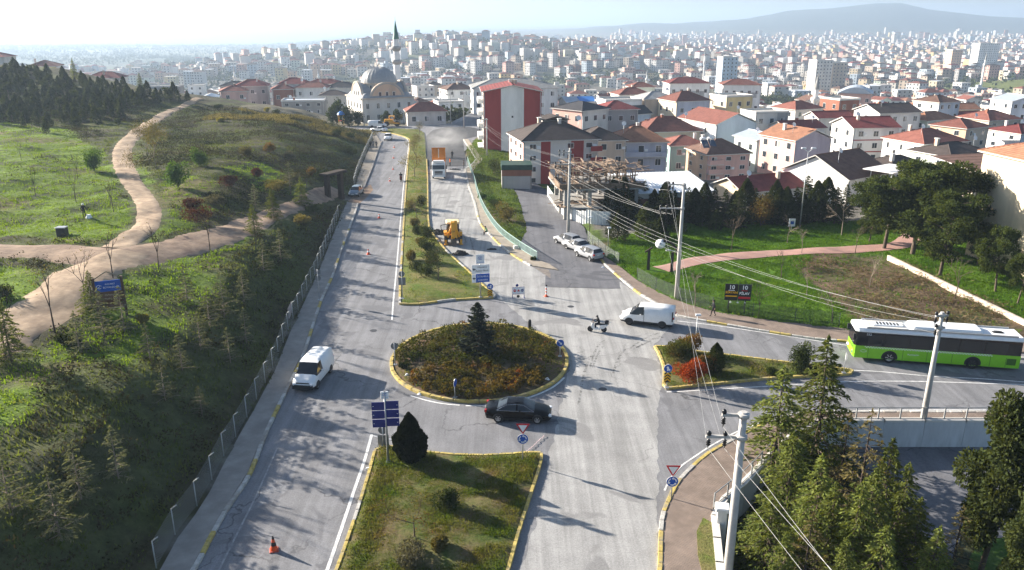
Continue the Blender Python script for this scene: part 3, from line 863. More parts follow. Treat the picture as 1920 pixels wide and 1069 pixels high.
def unit(v): return v / np.maximum(np.linalg.norm(v, axis=-1, keepdims=True), 1e-9)
def leaf_quads(C, D, length, width, rs):
    """one small leaf-shaped face at each centre C, along D, with random roll"""
    n = len(C); D = unit(D)
    A = unit(np.cross(D, rs.normal(size=(n, 3))))
    L = (length * rs.uniform(.6, 1.3, n))[:, None] * .5; W = (width * rs.uniform(.6, 1.3, n))[:, None] * .5
    V = np.stack([C - D * L, C + A * W, C + D * L, C - A * W], 1).reshape(-1, 3)
    Fq = np.arange(n * 4).reshape(-1, 4)
    return V, Fq
def leaf_mesh(name, C, D, length, width, mat, seed=1):
    rs = np.random.RandomState(seed)
    V, Fq = leaf_quads(np.asarray(C), np.asarray(D), length, width, rs)
    return mesh_np(name, V, Fq, [mat])
def wood(name, segs, mat, n=5):
    mb = MB()
    for a, b, r0, r1 in segs: mb.tube(a, b, r0, r1, n if r0 > .05 else 3, 0, False)
    return mb.mesh(name, mat, fix=False)
def make_cedar(seed, h=10.0, r=3.0, nb=80, per=26, mat=None, droop=.35, llen=.34, lw=.10, bark=None, bare=.08, gaps=.15, clear=.06):
    rs = np.random.RandomState(seed)
    segs = []; lean = rs.normal(0, .012 * h, 2)
    tr = .018 * h
    P = lambda t: np.array([lean[0] * t * t, lean[1] * t * t, h * t])
    for k in range(6): segs.append((P(k/6), P((k+1)/6), tr * (1 - k/6.3), tr * (1 - (k+1)/6.3)))
    C = []; D = []
    for i in range(nb):
        t = clear + (1 - clear) * (i + rs.rand()) / nb
        if rs.rand() < gaps * .5: continue
        L = r * (1 - t) ** .78 * rs.uniform(.45, 1.18) + .12
        az = i * 2.39996 + rs.normal(0, .3)
        d = np.array([math.cos(az), math.sin(az), 0])
        up = rs.uniform(.05, .3)
        p0 = P(t); pts = []
        for u in np.linspace(0, 1, 5): pts.append(p0 + d * L * u + np.array([0, 0, L * (up * u - droop * u * u)]))
        if L > .5:
            for a, b, q in zip(pts, pts[1:], range(4)): segs.append((a, b, .022 * L * (1 - q/4.5) + .006, .022 * L * (1 - (q+1)/4.5) + .004))
        m = max(5, int(per * (L / r) ** .9 * rs.uniform(.6, 1.3)))
        u = rs.uniform(bare + .1, 1.03, m) ** .8
        base = p0 + d[None] * (L * u)[:, None]
        base[:, 2] += L * (up * u - droop * u * u)
        side = np.array([-d[1], d[0], 0])
        sp = .28 * L * (1.1 - u * .75)
        off = rs.normal(0, 1, m)
        base += side[None] * (off * sp)[:, None]
        base[:, 2] += rs.normal(0, .05 * h / 10, m) - np.abs(off) * sp * .22
        dirs = d[None] * .8 + side[None] * (np.sign(off) * rs.uniform(.2, 1.1, m))[:, None] + np.array([0, 0, -.25])[None] + rs.normal(0, .25, (m, 3))
        C.append(base); D.append(dirs)
    C.append(P(1.0)[None] + rs.normal(0, .06, (8, 3))); D.append(rs.normal(0, .3, (8, 3)) + np.array([0, 0, 1]))
    return wood('trunk', segs, bark or BARK), leaf_mesh('crown', np.concatenate(C), np.concatenate(D), llen, lw, mat or N_CEDAR, seed)
def blob_points(rs, c, rad, n, shell=.45, flat=0.0):
    v = unit(rs.normal(size=(n, 3)))
    k = rs.uniform(shell, 1.0, n) ** .6
    p = np.array(c)[None] + v * k[:, None] * np.array(rad)[None]
    return p, v + rs.normal(0, .55, (n, 3)) + np.array([0, 0, flat])
def make_blobs(seed, blobs, n, llen, lw, mat, segs, bark=None, shell=.4):
    rs = np.random.RandomState(seed)
    tot = sum((b[1][0] * b[1][1] * b[1][2]) ** .67 for b in blobs)
    C = []; D = []
    for c, rad in blobs:
        m = max(6, int(n * (rad[0] * rad[1] * rad[2]) ** .67 / tot))
        p, d = blob_points(rs, c, rad, m, shell); C.append(p); D.append(d)
    return (wood('trunk', segs, bark or BARK) if segs else None), leaf_mesh('crown', np.concatenate(C), np.concatenate(D), llen, lw, mat, seed)
def make_pine(seed, h=9.0, r=3.2, n=5200, mat=None):
    rs = np.random.RandomState(seed)
    b1 = np.array([rs.normal(0, .3), rs.normal(0, .3), h * .45]); b2 = b1 + np.array([rs.normal(0, .4), rs.normal(0, .4), h * .4])
    segs = [((0, 0, 0), b1, .024 * h, .018 * h), (b1, b2, .018 * h, .006 * h)]
    blobs = []
    for i in range(44):
        t = rs.uniform(.25, 1.0); az = i * 2.4 + rs.normal(0, .4)
        base = b1 * (t / .45) if t < .45 else b1 + (b2 - b1) * min(1, (t - .45) / .45)
        L = r * (1.12 - abs(t - .55) * 1.35) * rs.uniform(.4, 1.0)
        tip = base + np.array([math.cos(az) * L, math.sin(az) * L, rs.uniform(.0, .35) * L])
        segs.append((base, tip, .05, .015))
        s = rs.uniform(.6, 1.05) * r * .34
        blobs.append((tip, (s, s, s * .62)))
    return make_blobs(seed, blobs, n, .36, .14, mat or N_PINE, segs, BARK, .25)
def make_cone(seed, h, r, n, mat, llen=.16, lw=.08, bulge=.35, lumps=.25, tip=.72):
    """dense clipped cone: cypress or thuja"""
    rs = np.random.RandomState(seed)
    t = rs.uniform(.0, 1, n) ** .8; az = rs.uniform(0, 2 * math.pi, n)
    prof = np.where(t < bulge, .6 + .4 * np.sin(t / bulge * math.pi / 2), np.clip(1 - (t - bulge) / (1 - bulge), 0, 1) ** tip)
    lump = 1 + lumps * (vnoise(az * 2.6, t * 9, 1.0, seed) - .5) * 1.4
    rad = r * prof * lump * rs.uniform(.72, 1.04, n)
    C = np.stack([np.cos(az) * rad, np.sin(az) * rad, .12 + t * h * .98], -1)
    D = np.stack([np.cos(az) * .5, np.sin(az) * .5, np.full(n, 1.0)], -1) + rs.normal(0, .35, (n, 3))
    return wood('trunk', [((0, 0, 0), (0, 0, h * .8), .05 * r + .03, .02)], BARK), leaf_mesh('crown', C, D, llen, lw, mat, seed)
def make_bush(seed, r, h, n, mat, llen=.14, lw=.09, k=9, bark=None):
    rs = np.random.RandomState(seed)
    blobs = []
    for i in range(k):
        a = rs.uniform(0, 2 * math.pi); q = rs.uniform(0, .62) * r
        s = rs.uniform(.32, .55)
        blobs.append(((math.cos(a) * q, math.sin(a) * q, h * rs.uniform(.3, .72)), (r * s, r * s, h * s * .75)))
    segs = [((0, 0, 0), (b[0][0], b[0][1], b[0][2]), .03, .012) for b in blobs[:6]]
    return make_blobs(seed, blobs, n, llen, lw, mat, segs, bark or BARK, .3)
def make_bare(seed, h=4.5, spread=.5, depth=4, bark=None, leaves=0, mat=None, llen=.14, trunk=.35, r0=None):
    rs = np.random.RandomState(seed); segs = []; tips = []
    def grow(p, d, L, r, k):
        q = p + d * L
        segs.append((p, q, r, r * .68))
        if k == 0: tips.append(q); return
        for _ in range(rs.randint(2, 4)):
            nd = unit((d + rs.normal(0, spread, 3) + np.array([0, 0, .12]))[None])[0]
            grow(q, nd, L * rs.uniform(.58, .85), r * .62, k - 1)
        tips.append(q)
    grow(np.zeros(3), np.array([rs.normal(0, .04), rs.normal(0, .04), 1.0]), h * trunk, r0 or .012 * h + .015, depth)
    w = wood('trunk', segs, bark or BARK, 4)
    if not leaves: return w, None
    T = np.array(tips); idx = rs.randint(0, len(T), leaves)
    C = T[idx] + rs.normal(0, .09 * h, (leaves, 3)) * np.array([1, 1, .7])
    return w, leaf_mesh('crown', C, rs.normal(size=(leaves, 3)), llen, llen * .6, mat or L_OLIVE, seed)
def plant(name, pair, loc, label, cat, group=None, sc=1.0, rz=None, z=None, sink=.05):
    rz = random.Random(hash((round(loc[0], 1), round(loc[1], 1)))).uniform(0, 6.28) if rz is None else rz
    zz = (loc[2] if len(loc) > 2 else hz(loc[0], loc[1])) - sink
    o = empty(name, (loc[0], loc[1], zz), rz, label, cat, group)
    o.scale = (sc, sc, sc) if not hasattr(sc, '__len__') else sc
    if pair[0] is not None: inst('trunk', pair[0], o)
    if pair[1] is not None: inst('crown', pair[1], o)
    return o
# ---------------------------------------------------------------- cedars below the wall, foreground right
CEDARS = [make_cedar(s, 10, 3.5, 120, 95, N_CEDAR, .38, .36, .13) for s in range(4)]
SPARSE_CEDAR = [make_cedar(20 + s, 10, 3.2, 80, 46, N_CEDAR_DRY, .30, .34, .10, BARK_DARK, .25, .35) for s in range(2)]
def at_yard(px, py): return (*G(px, py, YARD_Z), YARD_Z)
def topat(px, py, loc):
    """height of a plant standing at loc whose tip is seen at row py"""
    return zat(py, loc[1]) - loc[2]
yard = [  # tip x, tip y, ground distance, crown, label
    (1468, 690, 47.5, 0, 'tall cedar at the bend of the white wall'),
    (1556, 634, 49.6, 1, 'tall dark cedar with one long branch reaching right'),
    (1490, 815, 41.5, 1, 'yellow-green cedar with a bent tip left of the foreground clump'),
    (1590, 775, 45.0, 4, 'thinning cedar with grey bare twigs against the white wall'),
    (1633, 770, 42.5, 5, 'half-dead cedar with a bare trunk in the middle of the foreground clump'),
    (1672, 822, 42.0, 2, 'slender cedar with a drooping tip in front of the white wall'),
    (1545, 855, 38.5, 3, 'bushy cedar in front of the thinning ones'),
    (1610, 905, 36.0, 0, 'low spreading cedar near the lower edge of the picture'),
    (1452, 905, 37.5, 2, 'cedar beside the concrete power pole'),
    (1520, 960, 34.5, 4, 'dry brownish cedar at the lower edge of the picture'),
    (1728, 935, 38.0, 1, 'bright green cedar leaning over the yard paving'),
    (1805, 950, 37.0, 5, 'small drooping cedar standing alone on the yard paving'),
    (1420, 960, 39.0, 3, 'dark cedar pressed against the wall behind the power pole'),
    (1660, 985, 34.5, 2, 'dense cedar at the bottom edge left of the yard lawn'),
    (1700, 868, 40.6, 0, 'broad cedar left of the small one on the yard paving'), (1758, 985, 35.4, 3, 'cedar at the bottom edge beside the yard lawn'), (1640, 880, 38.9, 1, 'full cedar in the heart of the foreground clump'), (1478, 1000, 34.4, 0, 'low cedar at the bottom edge right of the power pole'), (1568, 905, 37.2, 2, 'dense cedar just left of the clump centre'),
    (1590, 1010, 33.5, 1, 'short cedar at the bottom edge between two taller ones')]
for tx, ty, dist, k, lab in yard:
    dist = max(dist, 34.0)
    h = zat(ty, dist) - YARD_Z
    x = xat(tx, dist, YARD_Z + h * .9)
    pair = (CEDARS + SPARSE_CEDAR)[k]
    s = h / 10.0
    w = s * random.Random(tx).uniform(.95, 1.25) * (1.0 if h > 5 else 1.3)
    plant('cedar_tree', pair, (x, dist, YARD_Z), lab, 'tree', 'cedars in the yard below the wall', (w, w, s))
# dense evergreens at the right edge
EVERG = [make_blobs(60 + s, [((np.cos(a) * q * rr, np.sin(a) * q * rr, zz), (1.0, 1.0, 1.15)) for a, q, rr, zz in zip(np.random.RandomState(s).uniform(0, 6.28, 26), np.random.RandomState(s + 1).uniform(.3, 1, 26), 1.9 * np.sin(np.linspace(.5, 3.0, 26)) + .25, np.linspace(2.6, 9.2, 26))],
         17000, .27, .16, LEAF('evergreen_leaves', (.03, .045, .018), (.075, .09, .03), .6), [((0, 0, 0), (.25, .1, 3.2), .2, .15), ((.25, .1, 3.2), (.1, 0, 8.6), .15, .04)] + [((.25, .1, 2.6), (math.cos(a) * 1.4, math.sin(a) * 1.4, 4.4), .07, .03) for a in (0, 1.3, 2.6, 3.9, 5.2)]) for s in range(2)]
for tx, ty, dist, k, lab in ((1880, 742, 38.5, 0, 'big dense evergreen with a forked bare trunk at the right edge'), (1925, 940, 35.0, 1, 'lower evergreen at the bottom right corner')):
    h = zat(ty, dist) - YARD_Z
    s = h / 9.9
    plant('evergreen_tree', EVERG[k], (xat(tx, dist, YARD_Z + h * .6), dist, YARD_Z), lab, 'tree', None, (s * .78, s * .78, s))
# ---------------------------------------------------------------- islands
cy = make_cone(31, 4.0, 1.5, 16000, N_CYP, .24, .14, .34, .4, .8)
cl = G(770, 866); plant('cypress', cy, (*cl, .22), 'squat black-green cypress beside the blue sign panels', 'tree', None, (.74, .74, topat(770, 773, (*cl, .22)) / 4.05))
sp = make_cedar(32, 5.6, 1.5, 120, 75, N_SPR, -.25, .3, .13, gaps=0, clear=.02)
sl = G(897, 672); plant('spruce', sp, (*sl, .3), 'blue-grey spruce in the middle of the roundabout', 'tree', None, (1.2, 1.2, topat(897, 566, (*sl, .3)) / 5.7))
def hedge(name, poly, hgt, mat, n, label, seed, llen=.2, hole=None, shrubs=.9):
    """rows of shrubs grown together: one thing, with a twiggy core"""
    rs = np.random.RandomState(seed)
    xs = [p[0] for p in poly]; ys = [p[1] for p in poly]
    blobs = []
    for _ in range(3000):
        x = rs.uniform(min(xs), max(xs)); y = rs.uniform(min(ys), max(ys))
        if not in_poly(x, y, poly) or (hole is not None and hole(x, y)): continue
        s = rs.uniform(.4, .8) * shrubs
        if all((x - b[0][0]) ** 2 + (y - b[0][1]) ** 2 > (.85 * shrubs) ** 2 for b in blobs): blobs.append(((x, y, .3 + hgt * rs.uniform(.1, .5)), (s, s, hgt * rs.uniform(.35, .7))))
    cx, cy_ = sum(xs) / len(xs), sum(ys) / len(ys)
    blobs = [((b[0][0] - cx, b[0][1] - cy_, b[0][2]), b[1]) for b in blobs]
    segs = [((b[0][0], b[0][1], .0), b[0], .03, .01) for b in blobs]
    t, c = make_blobs(seed, blobs, n, llen, llen * .62, mat, segs, BARK_DARK, .35)
    o = empty(name, (cx, cy_, 0), 0, label, 'hedge')
    tag(inst('stems', t, o), kind='stuff'); tag(inst('foliage', c, o), kind='stuff')
    return o
hp = [G(*p, .3) for p in [(745,675),(752,655),(790,632),(840,618),(900,613),(960,616),(1005,628),(1035,655),(1038,672),(1015,682),(950,686),(880,688),(800,686)]]
hedge('shrub_bed', hp, .95, L_HEDGE, 17000, 'large green and brown shrub bed filling the far half of the roundabout', 41)
hp2 = [G(*p, .3) for p in [(772,706),(800,694),(860,688),(930,692),(1000,695),(1016,702),(1010,718),(960,738),(880,745),(820,735),(785,722)]]
hedge('shrub_bed', hp2, .8, L_HEDGE2, 10000, 'rust-tinged shrub bed along the near edge of the roundabout', 42)
def bush_at(px, py, r, h, mat, label, seed, n=1400, cat='bush', group=None, name='bush', llen=.14, z=None, k=9):
    loc = GT(px, py) if z is None else (*G(px, py, z), z)
    return plant(name, make_bush(seed, r, h, n, mat, llen, llen * .62, k), loc, label, cat, group)
bush_at(757, 692, .5, .7, L_DARKB, 'small dark round bush at the left tip of the near shrub bed', 43, 700, z=.2)
ISB = [(1268, 668, 1.5, 1.7, L_HEDGE, 'green and brown shrub at the blunt end of the splitter island'), (1292, 662, 1.3, 2.0, L_RUST, 'taller brown-topped shrub behind the red one on the splitter island'),
       (1290, 718, 1.9, 2.2, L_RED, 'bright red shrub beside the yellow chevron sign'), (1314, 700, 1.2, 1.8, L_RUST, 'dark rusty shrub right of the red one')]
for i, (px, py, r, h, mt, lab) in enumerate(ISB): bush_at(px, py, r, h, mt, lab, 50 + i, 4200, z=.15)
thj = make_cone(57, 3.2, .75, 4200, LEAF('thuja_scales', (.025, .04, .012), (.06, .075, .02), 1.0, .2), .15, .08, .45, .35)
tl = G(1340, 702); plant('thuja', thj, (*tl, .15), 'dark oval thuja on the splitter island', 'tree', None, (1.05, 1.05, topat(1340, 643, (*tl, .15)) / 3.2))
bush_at(1500, 700, 1.3, 3.2, L_DARKB, 'dark round-headed shrub before the bus on the splitter island', 58, 5200, z=.15)
bush_at(1446, 702, .8, .8, L_DARKB, 'low dark shrub on the grass of the splitter island', 59, 1200, z=.15)
bush_at(1528, 703, .7, .9, L_DARKB, 'low shrub at the foot of the dark round-headed one', 60, 900, z=.15)
ROUGH_TREE = [make_bare(70 + s, 3.6, .45, 4, BARK, 900, [L_OLIVE, L_DARKB][s % 2], .15) for s in range(4)]
BARE = [make_bare(80 + s, 4.2, .42, 4, [BARK_PALE, BARK][s % 2]) for s in range(5)]
SAPL = [make_bare(90 + s, 3.6, .35, 3, BARK_DARK, 60, L_OLIVE, .13, .5) for s in range(4)]
med = [(842, 955, 1.05, 1.5, L_DARKB, 'dense dark shrub in the middle of the lower median'), (770, 1055, 1.3, 1.2, L_GREYB, 'sprawling grey twiggy shrub at the bottom of the lower median'), (822, 1030, .8, .9, L_OLIVE, 'olive shrub right of the bare tree on the lower median')]
for i, (px, py, r, h, mt, lab) in enumerate(med): bush_at(px, py, r, h, mt, lab, 100 + i, 2200, z=.2)
plant('bare_tree', make_bare(104, 3.0, .5, 5, BARK, 260, L_RUST, .12), (*G(778, 1015), .2), 'leafless spreading tree on the lower median', 'tree', None, 1.0)
umed = [(770, 395, 1.0, 1.4, L_OLIVE), (790, 388, 1.1, 1.5, L_DARKB), (806, 495, .9, 1.2, L_OLIVE), (772, 490, .9, 1.1, L_OLIVE), (783, 508, .9, 1.0, L_DARKB), (803, 520, 1.0, 1.3, L_DARKB), (800, 470, 1.1, 1.2, L_DARKB), (785, 462, .8, .9, L_OLIVE), (783, 440, .9, 1.0, L_DARKB), (800, 448, 1.2, 1.6, L_DARKB), (775, 425, .8, 1.0, L_OLIVE)]
labs = ['olive bush on the far part of the median beyond the leafless tree', 'dark bush on the median beside the kerb beyond the digger', 'olive bush by the asphalt heap on the median', 'olive bush on the left edge of the upper median', 'low dark bush left of the small tree on the upper median', 'broad dark bush at the foot of the small tree on the upper median', 'dark bush half way along the upper median, nearest the digger', 'olive bush left of the digger on the upper median', 'dark bush on the upper median below the leafless tree', 'big dark bush beside the digger on the upper median', 'olive bush on the far side of the median bushes']
for i, ((px, py, r, h, mt), lab) in enumerate(zip(umed, labs)): bush_at(px, py, r * 1.25, h * 1.35, mt, lab, 110 + i, 2000, z=.2)
plant('small_tree', ROUGH_TREE[1], (*G(822, 530), .2), 'small dark leafy tree near the tip of the upper median', 'tree', None, 1.15)
plant('small_tree', make_bare(121, 4.0, .5, 5, BARK, 500, L_OLIVE, .13), (*G(782, 418), .2), 'leafless spreading tree on the upper median opposite the digger', 'tree', None, 1.0)
for i, (px, py, s, lab) in enumerate([(778, 335, 1.25, 'thin olive tree on the median beside the lorry cab'), (781, 310, 1.2, 'sparse tree on the median behind the lorry cab'), (777, 290, 1.1, 'sparse tree on the median level with the orange tipper body'), (786, 268, 1.0, 'young yellowish tree at the far end of the median'), (757, 234, .8, 'lone sapling on the dry grass near the road roller')]):
    plant('small_tree', ROUGH_TREE[i % 4] if i in (0, 2) else make_bare(130 + i, 4.2, .4, 4, BARK, 500, L_OLIVE, .14), (*G(px, py), .2), lab, 'tree', None, s)
# ---------------------------------------------------------------- verge and building site side
for i, (px, py, r, h, mt, lab) in enumerate([(926, 328, 3.0, 3.6, L_DARKB, 'big round dark bush by the white and red apartment house'), (955, 415, 2.3, 2.8, L_OLIVE, 'yellowish bush between the railing and the side road'),
        (932, 392, 1.6, 1.8, L_DARKB, 'dark bush on the verge above the yellowish one'), (920, 380, 1.3, 1.4, L_GREEN, 'green bush on the verge near the bend of the railing'), (945, 258, 2.4, 2.6, L_RUST, 'brownish bush in front of the red gable wall'), (1002, 492, .7, .9, L_DARKB, 'weedy tuft at the end of the green railing'), (905, 372, 1.0, 1.0, L_GREEN, 'small green bush at the top of the verge')]):
    bush_at(px, py, r, h, mt, lab, 140 + i, 3000 if r > 2 else 1400, llen=.18 if r > 2 else .14)
# ---------------------------------------------------------------- the park
FIR = [make_cone(150 + s, 8, 2.0, 4200, N_FIR, .4, .15, .18, .5) for s in range(2)] + [make_cedar(152 + s, 8, 2.2, 110, 55, N_FIR, .22, .4, .13) for s in range(2)]
row = [(1180, 425, 112, 372), (1212, 440, 106, 378), (1250, 425, 112, 340), (1290, 410, 116, 352), (1320, 418, 113, 372), (1345, 425, 110, 392), (1385, 420, 112, 355), (1420, 0, 118, 395), (1462, 415, 116, 352), (1505, 420, 116, 360), (1545, 425, 118, 362), (1580, 425, 119, 380), (1240, 0, 104, 405), (1160, 0, 104, 395), (1360, 0, 118, 382), (1150, 0, 112, 412), (1275, 0, 108, 398)]
pos = ['beside the poplar-like pole at the building site', 'nearest the building site on the lawn edge', 'left of the big concrete pole', 'right of the big concrete pole', 'between the concrete pole and the low house', 'thin one near the satellite dish', 'in front of the gable of the low house', 'short one left of the rust-brown tree', 'behind the small white park sign', 'in front of the tall double street lamp', 'right of the tall double street lamp', 'last of the row before the pine clump', 'lowest one in front of the tin-roofed shed', 'by the hoarding of the building site', 'behind the low house gable', 'short one at the side road corner', 'short one below the tin roof']
for i, (px, _, dist, ty) in enumerate(row):
    x = xat(px, dist, 3.0)
    z = hz(x, dist); h = max(2.5, zat(ty, dist) - z)
    plant('fir_tree', FIR[i % 4], (x, dist, z), 'dark fir in the park row, ' + pos[i], 'tree', 'firs along the park edge', (h / 8 * 1.5, h / 8 * 1.5, h / 8))
rs = np.random.RandomState(5)
for i in range(24):
    px = 1150 + 19 * i; dist = 117 + rs.uniform(-1.5, 4); x = xat(px, dist, 2); z = hz(x, dist); s = rs.uniform(.55, .85)
    plant('fir_tree', FIR[i % 4], (x, dist, z), 'dark fir in the dense back row along the park edge', 'tree', 'back row of firs', (s * 1.35, s * 1.35, s))
plant('rusty_tree', make_bush(160, 2.6, 5.2, 3600, L_RUST, .2, .12, 12), GT(1425, 425), 'rust-brown broad tree among the dark firs', 'tree', None, 1.0)
for i, (px, py, k, s, lab) in enumerate([(1560, 608, 0, .95, 'bare street tree with grassy foot by the bus front'), (1421, 596, 1, .9, 'bare forked tree right of the black billboard'), (1303, 576, 2, .95, 'bare spreading tree beside the walking pedestrian'),
        (1371, 470, 3, 1.15, 'slim bare tree above the red path, left'), (1578, 440, 4, 1.25, 'bare pale tree near the end of the fir row'), (1465, 520, 1, .85, 'thin bare sapling below the red path'), (1512, 555, 0, .85, 'leaning bare sapling on the lawn below the wires'), (1603, 475, 3, .9, 'thin sapling beside the red path, right'), (1630, 540, 2, .95, 'brown sapling at the edge of the brushwood'), (1790, 560, 1, 1.1, 'bare sapling in front of the low stone wall'), (1476, 455, 4, .9, 'thin bare tree before the small white sign'), (1503, 475, 2, .8, 'sapling standing on the far edge of the red path')]):
    plant('bare_tree', BARE[k], (*G(px, py, .15), .15), lab, 'tree', 'bare trees in the park', s)
PINES = [make_pine(170 + s, 9, 3.9, 15000) for s in range(3)]
for i, (tx, ty, dist, k, w, lab) in enumerate([(1668, 330, 100, 0, 1.0, 'broad pine leftmost of the clump by the red path'), (1722, 300, 97, 1, 1.0, 'tall pine in the middle of the clump over the red path'), (1792, 306, 96, 2, 1.05, 'wide dark pine right of the path in the clump'), (1775, 360, 88, 1, .85, 'pine with an orange-brown trunk in front of the clump'), (1845, 415, 92, 0, .55, 'slim pine before the cream house'), (1882, 418, 82, 2, .62, 'pine with a bare trunk beside the cream wall'), (1925, 470, 78, 0, .6, 'pine at the right edge above the bus'), (1640, 385, 104, 2, .8, 'small pine at the left foot of the clump')]):
    x = xat(tx, dist, 5); z = hz(x, dist); h = zat(ty, dist) - z
    plant('pine_tree', PINES[k], (x, dist, z), lab, 'tree', 'pines at the end of the red path', (h / 9 * w * 1.1, h / 9 * w * 1.1, h / 9))
# brushwood heaps
rs = np.random.RandomState(77); C = []; 
for _ in range(260):
    p = (rs.uniform(1510, 1880), rs.uniform(485, 625)); q = G(*p, .2)
    if in_poly(q[0], q[1], PARK_SOIL) and vnoise(q[0], q[1], 5, 9) > .42: C.append((q[0], q[1], .25))
BC = []; BD = []
for c in C:
    m = 70; BC.append(np.array(c)[None] + rs.normal(0, 1, (m, 3)) * np.array([.8, .6, .28])); BD.append(rs.normal(size=(m, 3)) * np.array([1, 1, .4]))
tag(inst('brushwood', leaf_mesh('brushwood', np.concatenate(BC), np.concatenate(BD), .5, .06, LEAF('brushwood_twigs', (.12, .085, .05), (.17, .13, .07), .5, .2, 0, (.09, .10, .035)))), 'heaps of cut brown brushwood on the bare soil', 'brushwood', kind='stuff')
# ---------------------------------------------------------------- the left hillside
YCED = [make_cedar(200 + s, 4, 1.35, 52, 44, N_YOUNG, .10, .26, .07, BARK_PALE, .1, .4) for s in range(4)]
hill = [(22, 966, 1.0), (113, 1010, 1.05), (152, 936, .9), (222, 897, .85), (22, 680, 1.25), (176, 585, 1.0), (196, 632, 1.0), (234, 622, .95), (394, 617, .95), (421, 596, 1.05), (458, 566, .8), (462, 642, .8), (282, 676, .75), (377, 656, .8), (342, 694, .75), (432, 680, .75), (495, 512, .9), (527, 490, .95), (478, 438, 1.0), (514, 410, 1.1), (566, 386, 1.2), (352, 566, .85), (150, 660, .8), (310, 750, .8), (380, 782, .6), (545, 365, 1.2), (480, 395, .9)]
wh = ['at the left edge, lower of two', 'silvery, lone in the lower left shade', 'thin and broken, in the lower left shade', 'tan-tipped, in the lower left shade', 'dark, at the left edge by the track', 'dark, left of the municipal board', 'below the municipal board, left', 'right below the municipal board', 'grey, highest of the pair in mid slope', 'tall grey, in mid slope', 'small, at the upper end of the mid slope', 'small grey, near the fence in mid slope', 'pale bare-looking, in the shade below the lit grass', 'drooping, in the middle of the dark slope', 'pale, lower middle of the dark slope', 'nearest the van along the slope', 'forked silvery, beside the fence', 'silvery, touching the fence line', 'dark, at the end of the dirt track', 'dark bushy, near the track bend', 'dark, close to the wooden gateway', 'small, on the lit grass above the mid slope', 'small, at the track edge lower left', 'light-coloured, below the lit grass', 'tiny, in the dark lower slope', 'beside the wooden gateway', 'next to the red bushes']
for i, ((px, py, s), w) in enumerate(zip(hill, wh)):
    dark = 'dark' in w.split(',')[0]
    plant('young_cedar', YCED[i % 4] if not dark else CEDARS[i % 2], GT(px, py), 'young cedar on the bank, ' + w, 'tree', 'young cedars on the left bank', s if not dark else (s * .42, s * .42, s * .36))
for i, (px, py, s, lab) in enumerate([(103, 624, 1.2, 'bare sapling beside the lower dirt track'), (160, 566, .95, 'sapling with yellow leaves left of the municipal board'), (212, 522, 1.0, 'leaning sapling behind the municipal board'), (298, 505, .95, 'slim sapling on the lit grass below the dirt track'), (394, 470, .95, 'straight sapling below the narrow part of the dirt track'), (12, 672, 1.15, 'twiggy sapling at the left edge by the dirt track'), (67, 368, .9, 'thin sapling at the left of the lawn'), (143, 380, .85, 'thin sapling on the lawn near the standing person'), (213, 398, .95, 'thin sapling near the bend of the footpath'), (146, 335, .8, 'thin sapling in the upper lawn'), (208, 385, .6, 'short sapling by the footpath kerb'), (40, 300, .6, 'faint sapling high on the lawn'), (575, 352, .8, 'sapling before the wooden gateway')]):
    plant('sapling', SAPL[i % 4], GT(px, py), lab, 'tree', 'saplings on the left hill', s)
BL = [make_bush(220 + s, 1.5, 3.0, 1800, L_GREEN, .22, .15, 12) for s in range(2)]
for px, py, s, lab in ((334, 352, 1.3, 'leafy green tree beside the footpath bend'), (178, 322, 1.2, 'leafy green tree left of the footpath'), (373, 312, 1.0, 'smaller leafy tree right of the footpath')):
    plant('leafy_tree', BL[px % 2], GT(px, py), lab, 'tree', None, s)
plant('brown_tree', make_bare(225, 5.0, .35, 5, BARK_PALE, 2400, L_OLIVE, .16), GT(294, 318), 'tall olive-brown leafy tree clump right of the footpath', 'tree', None, 1.15)
plant('brown_tree', make_bare(226, 4.5, .35, 5, BARK_PALE, 1800, L_OLIVE, .16), GT(278, 296), 'second olive-brown tree behind the first by the footpath', 'tree', None, 1.05)
